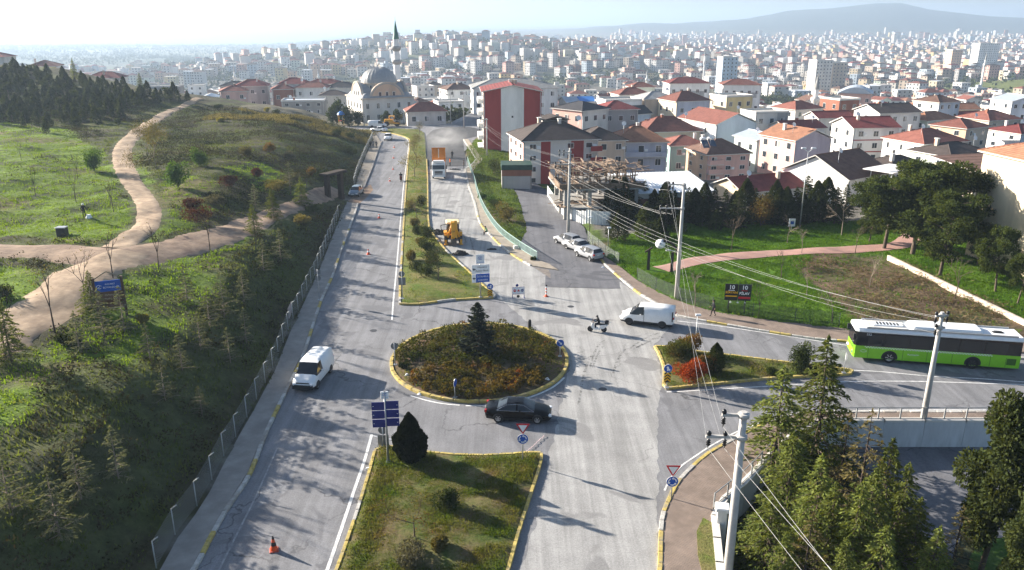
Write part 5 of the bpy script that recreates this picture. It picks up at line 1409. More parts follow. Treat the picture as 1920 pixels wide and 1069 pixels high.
add_part(h15, 'terrace_roof', lambda mb: [mb.box(-1.6, 6.8, -11.5, -6.0, h15['_h'] + 1.4, h15['_h'] + 1.56, 0)] + [mb.tube((x, y, h15['_h'] - .4), (x, y, h15['_h'] + 1.4), .08, .08, 6, 0) for x in (-.9, 6.1) for y in (-10.9, -7.2)], WM['white'])
inst('lettering', text_mesh('ÇINAR', .55, DARKM), h15, (2.6, -11.16, h15['_h'] - .95), (math.pi / 2, 0, 0))
for u in (.8, 4.2): inst('window', window_mesh(1.4, 1.5, 'pane'), h15, (u, -11.0, h15['_h'] * .5))
add_part(h15, 'porch_roof', lambda mb: (mb.box(-8.0, -6.26, 2, 6, h15['_h'] * .62, h15['_h'] * .62 + .18, 0), mb.box(-7.9, -6.26, 2.1, 5.9, h15['_h'] * .34, h15['_h'] * .62, 1)), [RM['brown'], WM['white']])
for u, v in ((.8, .55), (2.8, .8), (1.2, .22), (4.2, .12)): add_part(h15, 'wall_vent', lambda mb: mb.box(-6.3, -6.24, u - 2.6, u - 2.3, h15['_h'] * v, h15['_h'] * v + .3), DARKM)
house('apartment_house', 'white four-storey house with red trim and a red roof', 1610, 192, 240, 11, 10.5, 6, 'gable', 2.0, 'white', 'maroon', 4, 3, left='offwhite', chimneys=1, bands=[(-5.5, 5.5, .98, 1.08, 'red'), (-5.5, 5.5, 1.98, 2.08, 'red'), (-5.5, 5.5, 2.98, 3.08, 'red')], base_drop=6, wins='fl', dish=True)
house('house', 'white house with a broad brick-red hipped roof right of the red-trimmed one', 1722, 178, 268, 12.5, 11, 22, 'hip', 2.4, 'offwhite', 'red', 3, 4, left='white', chimneys=1, base_drop=6)
house('house', 'tall peach house with a small red hipped roof', 1786, 205, 240, 9.5, 9.5, 30, 'hip', 1.8, 'beige', 'red', 4, 2, left='peach', chimneys=0, base_drop=6, dish=True)
house('house', 'pale green house with a black-brown roof above the pines', 1772, 162, 292, 11.5, 10, 22, 'hip', 2.0, 'palegreen', 'dark', 2, 4, left='palegreen', chimneys=2, base_drop=6)
house('house', 'faded beige building with a flat reddish roof behind the pines', 1832, 128, 318, 12, 9, 14, 'shed', .9, 'beige', 'brown', 2, 3, chimneys=0, base_drop=4)
house('house', 'large cream house with an orange tiled roof at the right edge', 1972, 92, 312, 14, 12, 8, 'hip', 2.4, 'cream', 'orange', 3, 3, chimneys=0, base_drop=3, wins='f')
house('house', 'white block with dark windows near the right edge', 1900, 208, 250, 11, 10, 18, 'hip', 1.7, 'paleblue', 'maroon', 4, 3, left='white', chimneys=1, base_drop=6)
house('house', 'low cream house with a maroon roof at the right edge', 1905, 160, 292, 11, 9, 14, 'hip', 1.8, 'peach', 'maroon', 2, 3, chimneys=0, base_drop=6)
house('house', 'white house with a dark roof behind the terrace house chimneys', 1670, 150, 318, 10, 9, 20, 'hip', 1.9, 'white', 'dark', 2, 3, chimneys=2, base_drop=6)
house('house', 'yellowish flat-roofed building with dark balconies in the middle distance', 1362, 262, 182, 10, 9, 22, 'flat', .5, 'yellow', 'slab', 4, 3, left='cream', chimneys=0, base_drop=8)
house('house', 'white house with a tall blank grey side wall', 1424, 228, 212, 10, 8.5, 14, 'flat', .4, 'offwhite', 'slab', 3, 3, chimneys=0, base_drop=8, bands=[(1.6, 5.0, 0, 3, 'grey')])
house('house', 'cream house with a red hipped roof and a long dark window', 1276, 258, 190, 12, 11, 20, 'hip', 2.6, 'bluegrey', 'red', 3, 3, left='cream', chimneys=1, base_drop=8)
house('house', 'beige gabled house with a grey-green roof', 1222, 268, 186, 11, 10, 12, 'hip', 2.0, 'beige', 'grey', 3, 3, chimneys=0, base_drop=8, wins='l')
house('house', 'bright white house with a flat roof and a dark band', 1155, 262, 190, 12, 10, 14, 'flat', .6, 'white', 'slab', 3, 3, chimneys=0, base_drop=8)
house('house', 'white gabled house with a black roof among the white ones', 1175, 244, 215, 10, 9, 24, 'gable', 2.0, 'paleblue', 'black', 3, 3, left='white', chimneys=1, base_drop=8)
hblue = house('house', 'white house whose tin roof has a bright blue patch', 1083, 268, 192, 11, 9, 14, 'gable', 1.4, 'white', 'paletin', 2, 3, chimneys=0, base_drop=8)
add_part(hblue, 'blue_sheet', lambda mb: mb.box(-1, 4.5, -2.2, 2.2, -.03, .03, 0, Matrix.Translation((0, -2.6, hblue['_h'] + .95)) @ Matrix.Rotation(math.atan2(1.4, 5.0), 4, 'X')), M('blue_sheet', (.05, .22, .6), .5, var=.1))
house('house', 'red-roofed house left of the two balcony apartment blocks', 1178, 300, 178, 12, 10, 12, 'hip', 2.2, 'offwhite', 'red', 3, 3, chimneys=1, base_drop=8)
house('apartment_block', 'long white balcony block with a red hipped roof, left of two', 1279, 330, 157, 16, 11, 4, 'hip', 2.0, 'white', 'maroon', 4, 5, chimneys=0, base_drop=8, bands=[(-6, 6, 1.2, 1.55, 'grey'), (-6, 6, 2.2, 2.55, 'grey'), (-6, 6, 3.2, 3.55, 'grey')])
house('apartment_block', 'long white balcony block with a red hipped roof, right of two', 1377, 335, 160, 15, 11, -4, 'hip', 2.0, 'white', 'red', 4, 5, chimneys=0, base_drop=8, bands=[(-6, 6, 1.2, 1.55, 'grey'), (-6, 6, 2.2, 2.55, 'grey'), (-6, 6, 3.2, 3.55, 'grey')])
house('house', 'white-green block with a red roof in front of the town hill', 1195, 345, 164, 10, 9, 8, 'hip', 1.8, 'palegreen', 'red', 3, 3, chimneys=0, base_drop=8)
house('hall', 'pink hall with a barrel-vaulted pale roof', 1592, 330, 176, 12, 15, -24, 'arch', 2.4, 'pink', 'paletin', 4, 4, left='pink', chimneys=0, base_drop=8, cat='building')
house('house', 'unfinished dark brick block beside the small white minaret', 1562, 262, 188, 8, 9, 20, 'flat', .5, 'brick', 'slab', 4, 2, chimneys=0, base_drop=8)
house('house', 'white house with a brown and black roof left of the red-trimmed row', 1650, 228, 212, 13, 11, 14, 'gable', 2.0, 'white', 'dark', 4, 4, left='white', chimneys=2, base_drop=8)
house('apartment_block', 'tall narrow white block with balconies right of the middle', 1740, 250, 192, 9, 9, 24, 'hip', 1.6, 'paleblue', 'brown', 6, 3, left='white', chimneys=0, base_drop=8)
house('apartment_block', 'pale blue apartment block with a slanting roof near the right edge', 1890, 285, 190, 13, 10, 10, 'gabley', 1.8, 'paleblue', 'paletin', 5, 4, left='white', chimneys=0, base_drop=8)
house('house', 'brick-red hip-roofed houses behind the dish, central', 1500, 262, 212, 10, 9, 14, 'hip', 2.0, 'pink', 'red', 3, 3, chimneys=1, base_drop=8)
house('house', 'long maroon-roofed house with a grey wall', 1545, 235, 222, 11, 8, 10, 'gable', 1.6, 'offwhite', 'maroon', 2, 4, chimneys=0, base_drop=8)
house('house', 'white low house with a dark red roof in front of the long maroon one', 1486, 222, 242, 12, 9, 18, 'gable', 1.8, 'white', 'maroon', 2, 3, chimneys=1, base_drop=8)
# ---- behind the mosque and beyond the hill
for args in (('house', 'pink house with a red roof on the skyline of the hill', 443, 300, 172, 9.5, 9, 20, 'hip', 1.8, 'pink', 'red', 2), ('house', 'grey house with a dark red hipped roof left of the white tower house', 480, 320, 162, 12, 10, 14, 'hip', 2.2, 'grey', 'maroon', 3),
        ('house', 'white four-storey house with a maroon roof behind the hill', 558, 318, 158, 11, 9, 10, 'hip', 2.0, 'white', 'maroon', 4), ('house', 'white house with a red roof right of the four-storey one', 592, 315, 165, 12, 9, 4, 'hip', 1.8, 'white', 'red', 3),
        ('house', 'red-walled house with a tiled roof behind the hill', 536, 312, 168, 8, 8, 16, 'hip', 1.8, 'brick', 'red', 2), ('house', 'dark-roofed house low behind the hill', 448, 350, 162, 11, 9, 8, 'hip', 1.8, 'beige', 'black', 2), ('house', 'white house with a dark roof left of the mosque', 648, 322, 165, 12, 9, 6, 'hip', 1.8, 'offwhite', 'black', 3),
        ('house', 'flat-roofed pale shed behind the hill', 572, 280, 190, 14, 9, 8, 'flat', .4, 'concrete', 'tin', 2), ('house', 'white low house before the mosque trees', 628, 290, 180, 9, 8, 8, 'hip', 1.6, 'offwhite', 'dark', 2), ('house', 'maroon-roofed house behind the white tower house', 615, 350, 158, 14, 9, 6, 'hip', 1.8, 'beige', 'maroon', 3),
        ('house', 'dark red roof rising over the hilltop pines', 205, 330, 147, 13, 10, 8, 'hip', 2.2, 'offwhite', 'maroon', 3), ('house', 'flat dark building just over the hilltop by the footpath', 308, 318, 164, 13, 10, 10, 'flat', .5, 'concrete', 'slab', 3), ('house', 'pale house corner at the left edge of the skyline', -8, 300, 108, 12, 10, 8, 'hip', 1.8, 'offwhite', 'maroon', 3)):
    house(*args, chimneys=1, base_drop=10)
low = house('low_building', 'low white building with a red hipped roof in front of the mosque', 798, 236, 210, 11, 8, 12, 'hip', 2.2, 'offwhite', 'red', 1, 3, chimneys=0, cat='building')
# ---------------------------------------------------------------- mosque
def mosque():
    Y = 251.0; x = xat(708, Y, 0); z = hz(x, Y)
    r = empty('mosque', (x, Y + 6, z), R(27), 'white two-storey mosque with a big lead-grey dome and arched gables', 'mosque')
    FOOT.append((x, Y + 6, 16)); LANDMARKS.append((708, Y, 'mosque', 'mosque'))
    st = WM['offwhite']; lead = M('lead_roof', (.34, .34, .34), .6, .3, var=.12, scale=2); sto = WM['beige']
    S = 8.3; H = 7.4
    m = MB(); m.box(-S, S, -S, S, -3, H); m.build('wall', st, r)
    m = MB(); m.box(-S - .4, S + .4, -S - .4, S + .4, H, H + .35); m.build('cornice', sto, r)
    m = MB()
    m.loft([[(-S, -S, H + .36), (S, -S, H + .36), (S, S, H + .36), (-S, S, H + .36)], [(-5.6, -5.6, H + 1.7), (5.6, -5.6, H + 1.7), (5.6, 5.6, H + 1.7), (-5.6, 5.6, H + 1.7)]], 0)
    m.build('lower_roof', lead, r)
    for k in range(4):
        m = MB(); T = Matrix.Rotation(k * math.pi / 2, 4, 'Z')
        arc = [(5.2 * math.cos(a), 5.0 * math.sin(a)) for a in np.linspace(0, math.pi, 15)]
        pts = [(p[0], H - .5 + p[1]) for p in arc]
        m.prism(pts, 'y', -S + 1.0, -2.0, 1)
        outer = [(1.09 * p[0], H - .5 + 1.09 * p[1]) for p in arc]
        for a, b, c, d in zip(pts, pts[1:], outer[1:], outer): m.prism([a, b, c, d], 'y', -S + .8, -S + 1.6, 0)
        m.prism([(p[0] * .96, H - .5 + p[1] * .96) for p in arc], 'y', -S + .95, -S + .99, 2)
        m.v = [tuple(T @ Vector(p)) for p in m.v]
        m.build('arch_gable', [sto, lead, st if k == 3 else WM['peach'] if k == 0 else st], r)
        for cx in (-2.2, 0, 2.2):
            w = inst('window', window_mesh(.9, 1.6, 'dark'), r, tuple(T @ Vector((cx, -S + .93, H + 1.2))), (0, 0, k * math.pi / 2))
        if k in (0, 3):
            for cx in np.linspace(-6.6, 6.6, 5):
                for zc in (2.0, 5.4):
                    inst('window', window_mesh(1.0, 1.7, 'pane'), r, tuple(T @ Vector((cx, -S, zc))), (0, 0, k * math.pi / 2))
    m = MB(); m.lathe([(5.5, H + 1.5), (5.5, H + 4.2), (5.75, H + 4.2), (5.75, H + 4.5), (5.3, H + 4.5)], 24, 0, smooth=False); d = m.build('drum', sto, r)
    for k in range(16):
        a = 2 * math.pi * k / 16; inst('window', window_mesh(.7, 1.3, 'dark'), d, (5.45 * math.cos(a), 5.45 * math.sin(a), H + 3.2), (0, 0, a + math.pi / 2))
    m = MB(); m.lathe([(5.5 * math.cos(a), H + 4.5 + 4.6 * math.sin(a)) for a in np.linspace(0, math.pi / 2 - .02, 10)], 28, 0); dm = m.build('dome', lead, r)
    for k in range(28):
        a = 2 * math.pi * (k + .5) / 28; mm = MB()
        if k == 0:
            mm.path([(5.52 * math.cos(b), 0, H + 4.5 + 4.62 * math.sin(b)) for b in np.linspace(0, 1.5, 8)], .06, 4); rib = mm.mesh('rib', lead)
        inst('rib', rib, dm, (0, 0, 0), (0, 0, a))
    m = MB(); m.tube((0, 0, H + 9), (0, 0, H + 10.6), .08, .05, 6); m.lathe([(.05, H + 9.4), (.28, H + 9.7), (.05, H + 10.0)], 8, 0); m.build('finial', METAL, r)
    for sx, sy in ((-1, -1), (1, -1), (1, 1), (-1, 1)):
        m = MB(); m.lathe([(1.5 * math.cos(a), H + .4 + 1.3 * math.sin(a)) for a in np.linspace(0, 1.55, 6)], 12, 0, (sx * 6.4, sy * 6.4, 0)); m.build('small_dome', lead, r)
    # minaret
    m = MB(); mx, my = 9.6, 10.0
    top = zat(36, Y + 19) - z
    b1, b2 = top * .56, top * .70
    m.box(mx - 1.3, mx + 1.3, my - 1.3, my + 1.3, -3, 7); m.lathe([(1.4, 7), (1.15, 8.5), (1.1, b1), (1.1, b1), (1.0, b2), (.95, top * .80)], 14, 0, (mx, my, 0)); ms = m.build('minaret', WM['white'], r)
    for zb in (b1, b2):
        m = MB(); m.lathe([(.9, zb - 1.0), (1.5, zb), (1.55, zb), (1.55, zb + .9), (1.45, zb + .9), (1.45, zb)], 14, 0, (mx, my, 0)); m.build('balcony', WM['grey'], ms)
    m = MB(); m.lathe([(1.05, top * .80), (1.0, top * .80 + .2), (.0, top)], 14, 0, (mx, my, 0)); m.build('spire', M('green_copper', (.06, .16, .11), .5, .2, var=.15), ms)
    m = MB(); m.tube((mx, my, top - .3), (mx, my, top + 1.4), .06, .03, 5); m.build('finial', METAL, ms)
mosque()
# ---------------------------------------------------------------- building site, shed, garage
def site():
    Y = 121.0; x = xat(1112, Y, -3); z = hz(x, Y)
    r = empty('building_site', (x, Y, z), R(6), 'unfinished concrete house full of timber formwork behind a white hoarding', 'building')
    FOOT.append((x, Y, 12))
    con = WM['concrete']; tim = M('formwork_timber', (.25, .175, .12), .9, var=.35, scale=1.5, col2=(.11, .08, .06), rnd=.5)
    W, D = 6.4, 5.2
    lv = [2.2, 5.0, 8.0]
    for zz in lv[:2]:
        m = MB(); m.prism([(-W, -D + 1.5), (-W + 2.2, -D), (W, -D), (W, D), (-W, D)], 'z', zz - .25, zz); m.build('floor_slab', con, r)
    cols = [(a, b) for a in (-5.2, -1.6, 1.8, 5.4) for b in (-4.4, 0, 4.4)]
    for i, (a, b) in enumerate(cols):
        m = MB(); m.box(a - .25, a + .25, b - .25, b + .25, -3, lv[1] - .26); m.build('column', con, r)
    rnd = random.Random(3)
    plank = MB(); plank.box(-.5, .5, -.5, .5, -.5, .5); pm = plank.mesh('plank', tim)
    prop = MB(); prop.tube((0, 0, 0), (0, 0, 1), .5, .5, 6); prm = prop.mesh('prop', tim)
    for k in range(60):
        a, b = rnd.uniform(-5.8, 6.2), rnd.uniform(-4.9, 4.6)
        inst('prop', prm, r, (a, b, lv[1]), (rnd.uniform(-.12, .12), rnd.uniform(-.12, .12), 0), (.12, .12, rnd.uniform(1.6, 2.7)))
    for k in range(190):
        a, b = rnd.uniform(-6.8, 6.6), rnd.uniform(-5.6, 4.6); zz = lv[1] + rnd.choice([2.4, 2.55, 2.7, 2.85, .1, .25, .5, 1.4])
        inst('plank', pm, r, (a, b, zz), (rnd.uniform(-.12, .12), rnd.uniform(-.22, .22), rnd.choice([0, math.pi / 2]) + rnd.uniform(-.4, .4)), (rnd.uniform(1.8, 4.2), rnd.uniform(.1, .28), .06))
    for k in range(36):
        a, b = rnd.uniform(-6, 5), rnd.uniform(-5, 0); zz = lv[0] + rnd.uniform(.03, .25)
        inst('plank', pm, r, (a, b, zz), (0, rnd.uniform(-.05, .05), rnd.uniform(0, 3.1)), (rnd.uniform(1.5, 3.5), .2, .06))
    for k in range(14):
        inst('plywood_sheet', pm, r, (rnd.uniform(-5.6, 5.8), rnd.uniform(-4.8, 4.4), lv[1] + rnd.uniform(1.9, 2.5)), (rnd.uniform(-.25, .25), rnd.uniform(-.25, .25), rnd.uniform(-.3, .3)), (2.2, 1.2, .05))
    for a, b, c, d in ((-6.3, 6.3, -5.3, -5.1), (-6.3, -6.1, -5.0, 5.0)):
        m = MB(); m.box(a, b, c, d, lv[1] + .01, lv[1] + .75); m.build('edge_form', tim, r)
site()
def shed():
    Y = 124.0; x = xat(1232, Y, -3); z = hz(x, Y)
    H = zat(362, Y - 5) - z
    r = empty('shed', (x, Y, z), R(10), 'long shed with a bright white tin roof beside the building site', 'shed')
    FOOT.append((x, Y, 9))
    m = MB(); m.box(-6.5, 6.5, -5, 5, -3, H); m.build('wall', WM['brick'], r)
    m = MB(); m.box(-6.6, 6.6, -5.2, -4.95, H - .7, H - .02); m.build('fascia', WM['offwhite'], r)
    rm = roof_mesh('shed', 13, 10, 1.1).mesh('roof', [M('white_tin', (.74, .77, .80), .42, .1, var=.05, scale=1), TRIM]); rf = inst('roof', rm, r, (0, 0, H + .17))
    for k in range(26):
        if k == 0:
            mm = MB(); mm.box(-.03, .03, -5.5, 5.5, 0, .05); mr = mm.mesh('seam', MATS['white_tin'])
        inst('seam', mr, rf, (-6.8 + k * .54, 0, .56), (math.atan2(1.1, 11.0), 0, 0))
    for u in (-2.5, 3.0): inst('window', window_mesh(1.3, 1.3, 'pane'), r, (u, -5, H * .5))
shed()
def garage():
    Y = 141.0; x = xat(968, Y, -2); z = hz(x, Y)
    r = empty('garage', (x, Y, z), R(2), 'small garage with a grey roller shutter and a brick band', 'garage')
    FOOT.append((x, Y, 4))
    m = MB(); m.box(-2.6, 2.6, -2, 2.5, -2, 3.2); m.build('wall', WM['concrete'], r)
    m = MB(); m.box(-2.62, 2.62, -2.03, -1.9, 2.55, 3.6); m.build('brick_band', WM['brick'], r)
    m = MB(); m.box(-2.7, 2.7, -2.2, 2.6, 3.62, 4.5); m.build('tarpaulin', M('green_tarpaulin', (.02, .06, .045), .7, var=.3, scale=1.5), r)
    sl = MB(); sl.box(-2.3, 2.3, -2.09, -2.01, 0, .17); sm = sl.mesh('shutter_slat', M('shutter_grey', (.42, .42, .43), .5, .3, var=.08))
    for k in range(12): inst('shutter_slat', sm, r, (0, -.02, .05 + k * .2))
garage()
# hoarding round the site, retaining wall behind the side road
HO = MATS.get('hoarding') or M('hoarding', (.72, .73, .72), .6, .1, var=.12, scale=1.4, col2=(.5, .5, .48), rnd=.08)
r = empty('hoarding', (*G(1000, 405)[:2], 0), 0, 'white corrugated sheet hoarding curving round the building site', 'fence')
pts = [(6.0, 134.0), (6.6, 127.0), (7.4, 120.5), (9.0, 115.5), (11.5, 112.8), (14.5, 112.2)]
L = resample(smooth_line(pts, 6), .9)
r.location = (L[0][0], L[0][1], 0)
sh = MB(); sh.prism([(-.5, 0), (-.25, .05), (0, 0), (.25, .05), (.5, 0), (.5, .03), (.25, .08), (0, .03), (-.25, .08), (-.5, .03)], 'z', 0, 1); shm = sh.mesh('sheet_panel', HO)
for a, b in zip(L, L[1:]):
    mid = ((a[0] + b[0]) / 2, (a[1] + b[1]) / 2); rz = math.atan2(b[1] - a[1], b[0] - a[0])
    inst('sheet_panel', shm, r, (mid[0] - L[0][0], mid[1] - L[0][1], hz(*mid) - .1), (0, random.Random(mid[0]).uniform(-.03, .03), rz), (.92, 1, 2.1))

# ================================================================ the town beyond
rs = np.random.RandomState(404)
def meadow(x, y):
    m = np.zeros(np.shape(x))
    for (cx, cy, rx, ry) in ((175, 640, 85, 90), (540, 820, 130, 105), (330, 560, 60, 40), (60, 420, 40, 30)):
        m = np.maximum(m, np.exp(-((x - cx) / rx) ** 2 - ((y - cy) / ry) ** 2))
    return m
cand = []
y = 236.0
while y < 6200:
    stp = np.interp(y, [236, 700, 1600, 3000, 6200], [16.5, 17, 19, 26, 44])
    for x in np.arange(-.62 * y, .70 * y, stp): cand.append((x + rs.uniform(-.3, .3) * stp, y + rs.uniform(-.3, .3) * stp))
    y += stp * np.interp(y, [236, 700, 6200], [1.0, 1.05, 1.15])
c = np.array(cand); x, y = c[:, 0], c[:, 1]; ang = x / y
p = np.where(ang < -.24, np.where(y < 1250, .5, np.interp(y, [1250, 1600], [.35, .0])), .74)
p = np.where((ang > -.24) & (ang < -.08) & (y > 2000), 0.0, p)
p = np.where((ang < -.08) & (y < 420), .35, p)
p = np.where((y > 3600), np.where(ang > .12, .6, .0), p)
p = np.where((y > 2300) & (ang < .05), np.minimum(p, .1), p)
dens = vnoise(x, y, 120.0, 33) * .6 + vnoise(x, y, 45.0, 34) * .4
p = p * np.clip((dens - .22) * 3.2, .05, 1.05)
p = np.where(meadow(x, y) > .36, .0, p) * np.interp(y, [500, 1000], [1, .8])
zc_ = hzv(x, y)
p = np.where((y > 4000) & (zc_ > -36), 0, p)
p = np.where((zc_ < -98), 0, p)
p = np.where((np.abs(x + .055 * y) < 7) & (y < 330), 0, p)           # the street running on past the mosque
keep = rs.rand(len(x)) < p
x, y, ang, zc_ = x[keep], y[keep], ang[keep], zc_[keep]
ft = np.array(FOOT)
ok = np.ones(len(x), bool)
for fx, fy, fr in FOOT: ok &= ((x - fx) ** 2 + (y - fy) ** 2) > (fr + 6.5) ** 2
ok &= ~((y < 262) & (x < 12)) & ~((y < 300) & (ang < -.1))
# nothing where it would stand in front of the hand-placed houses
ok &= ~((y < 262) & (x > 12) & (x < 70) & (y < 236))
x, y, ang, zc_ = x[ok], y[ok], ang[ok], zc_[ok]
o = np.argsort(y); x, y, ang, zc_ = x[o], y[o], ang[o], zc_[o]
NEAR_N = 215
WN = ['white', 'offwhite', 'cream', 'beige', 'paleblue', 'pink', 'yellow', 'peach', 'palegreen', 'grey', 'brick']
WP_ = np.array([.30, .20, .09, .10, .08, .05, .04, .04, .04, .04, .02])
RN = ['red', 'maroon', 'brown', 'dark', 'orange', 'flat', 'tin']
RP_ = np.array([.26, .12, .12, .12, .08, .22, .08])
WORD = {'offwhite': 'ivory', 'paleblue': 'pale blue', 'palegreen': 'pale green', 'brick': 'bare brick', 'grey': 'grey', 'peach': 'peach', 'maroon': 'maroon', 'dark': 'dark', 'tin': 'tin', 'red': 'red', 'brown': 'brown', 'orange': 'orange'}
NUM = {1: 'one', 2: 'two', 3: 'three', 4: 'four', 5: 'five', 6: 'six', 7: 'seven'}
used = {}
marks = [(p[0], p[1], p[3]) for p in LANDMARKS]
def short(lab):
    for w in (' with ', ' behind ', ' beside ', ' whose ', ' among ', ' squeezed ', ' right of ', ' left of ', ' in front ', ' on the ', ' near ', ' at the ', ' low ', ' just ', ' rising ', ' before ', ' above ', ', '):
        if w in lab: lab = lab.split(w)[0]
    return lab
def near_house(i):
    r = random.Random(i * 17 + 3)
    X, Y = x[i], y[i]
    wn = r.choices(WN, WP_)[0]; rn = r.choices(RN, RP_)[0]
    fl = r.choices([2, 3, 4, 5, 6], [.2, .38, .26, .1, .06])[0]
    w, d = r.uniform(8, 13), r.uniform(8, 11.5)
    z = hz(X, Y); H = fl * 2.95
    dep = Y * CP - (z - CAM_H) * SP
    px = CXP + F_PX * X / dep
    up = (Y - .42 * d) * SP + (z + H - CAM_H) * CP; dp = (Y - .42 * d) * CP - (z + H - CAM_H) * SP
    ev = CYP - F_PX * up / dp
    best = min(marks, key=lambda m: abs(m[0] - px) + abs(m[1] - Y) * .5)
    rel = 'left of' if px < best[0] - 12 else 'right of' if px > best[0] + 12 else 'behind'
    roof = 'flat' if rn == 'flat' else 'shed' if rn == 'tin' and r.random() < .3 else r.choice(['hip', 'hip', 'gable', 'gabley'])
    rw = 'flat roof' if rn == 'flat' else WORD[rn] + (' hipped' if roof == 'hip' else ' gabled' if roof != 'shed' else ' sloping') + ' roof'
    lab = '%s %s-storey house, %s, %s the %s' % (WORD.get(wn, wn), NUM[fl], rw, rel, ' '.join(short(best[2]).split()[:5]))
    k = used.get(lab, 0); used[lab] = k + 1
    if k: lab = lab.replace(' house,', [' smaller house,', ' rear house,', ' outer house,', ' far house,'][min(k - 1, 3)])
    house('town_house', lab, px, Y, ev, w, d, r.uniform(2, 30), roof, None, wn, 'slab' if rn == 'flat' else rn, fl, chimneys=1 if r.random() < .4 else 0, detail=False, base_drop=7, group='town houses in the middle distance', left=wn if r.random() < .6 else 'white', wins='fl', seed=i)
for i in range(min(NEAR_N, len(x))): near_house(i)
# the rest of the town: one mass
def town_mass(ix, name, label, windows):
    V = []; Fq = []; mi = []; nv = 0
    mats = [plaster('far_' + k, tuple(c * .74 for c in WALLS[k])) for k in WN] + [RM[k] for k in ('red', 'maroon', 'brown', 'dark', 'orange')] + [RM['slab'], RM['tin'], PANE]
    r = np.random.RandomState(len(ix))
    for i in ix:
        X, Y, Z = x[i], y[i], zc_[i]
        far = Y > 2300
        w, d = r.uniform(8, 14), r.uniform(8, 12)
        fl = r.choice([2, 3, 4, 5, 6], p=[.2, .34, .26, .13, .07])
        if far: w *= 1.25; fl = r.choice([3, 4, 5, 6, 9, 12], p=[.34, .3, .2, .11, .04, .01])
        H = fl * 2.95; a = (vnoise(X, Y, 200.0, 50) - .3) * 1.2 + r.normal(0, .1)
        ca, sa = math.cos(a), math.sin(a)
        T = lambda u, v, zz: (X + u * ca - v * sa, Y + u * sa + v * ca, Z + zz)
        wi = r.choice(len(WN), p=WP_ / WP_.sum()); ri = r.choice(7, p=[.26, .12, .12, .12, .06, .24, .08])
        b = [(-w/2, -d/2), (w/2, -d/2), (w/2, d/2), (-w/2, d/2)]
        vs = [T(*q, -9) for q in b] + [T(*q, H) for q in b]
        V += vs; Fq += [(nv, nv+1, nv+5, nv+4), (nv+1, nv+2, nv+6, nv+5), (nv+2, nv+3, nv+7, nv+6), (nv+3, nv, nv+4, nv+7)]; mi += [wi] * 4; nv += 8
        if ri >= 5:
            V += [T(u * 1.02, v * 1.02, H + .01) for u, v in b] + [T(u * 1.02, v * 1.02, H + .5) for u, v in b]
            Fq += [(nv, nv+1, nv+5, nv+4), (nv+1, nv+2, nv+6, nv+5), (nv+2, nv+3, nv+7, nv+6), (nv+3, nv, nv+4, nv+7), (nv+4, nv+5, nv+6, nv+7)]; mi += [wi] * 4 + [11 + ri]; nv += 8
            if ri == 5 and r.rand() < .5:
                V += [T(u * .3, v * .3, H + .5) for u, v in b] + [T(u * .3, v * .3, H + 2.8) for u, v in b]
                Fq += [(nv, nv+1, nv+5, nv+4), (nv+1, nv+2, nv+6, nv+5), (nv+2, nv+3, nv+7, nv+6), (nv+3, nv, nv+4, nv+7), (nv+4, nv+5, nv+6, nv+7)]; mi += [wi] * 4 + [16]; nv += 8
        else:
            rh = r.uniform(1.3, 2.4); e = 1.07; k = (w - d * .9) / 2 if w > d else .2
            V += [T(u * e, v * e, H) for u, v in b] + [T(-abs(k), 0, H + rh), T(abs(k), 0, H + rh)]
            Fq += [(nv, nv+1, nv+5, nv+4), (nv+1, nv+2, nv+5, nv+5), (nv+2, nv+3, nv+4, nv+5), (nv+3, nv, nv+4, nv+4)]; mi += [11 + ri] * 4; nv += 6
        if windows:
            for f in range(int(fl)):
                zc = (f + .55) * 2.95
                for face in (0, 1):
                    L = w if face == 0 else d; nc = max(2, int(L / 3.1))
                    for cidx in range(nc):
                        if r.rand() < .12: continue
                        u = (cidx + .5) / nc * L - L/2
                        if face == 0: q = [(u - .65, -d/2 - .06), (u + .65, -d/2 - .06)]
                        else: q = [(-w/2 - .06, u + .65), (-w/2 - .06, u - .65)]
                        V += [T(*q[0], zc - .7), T(*q[1], zc - .7), T(*q[1], zc + .7), T(*q[0], zc + .7)]
                        Fq.append((nv, nv+1, nv+2, nv+3)); mi.append(18); nv += 4
    me = bpy.data.meshes.new(name)
    # triangles of the hips are stored as quads with a doubled corner: rebuild them cleanly
    me.from_pydata(V, [], [f if f[2] != f[3] else f[:3] for f in Fq])
    me.polygons.foreach_set('material_index', np.array(mi, np.int32))
    for m in mats: me.materials.append(m)
    me.update()
    tag(inst(name, me), label, 'houses', kind='stuff')
rest = np.arange(NEAR_N, len(x))
near_r = rest[y[rest] < 1150]; far_r = rest[y[rest] >= 1150]
town_mass(near_r, 'town_quarter', 'crowded houses of the town in the valley', True)
town_mass(far_r, 'distant_town', 'hazy mass of distant town houses on the hill and plain', False)
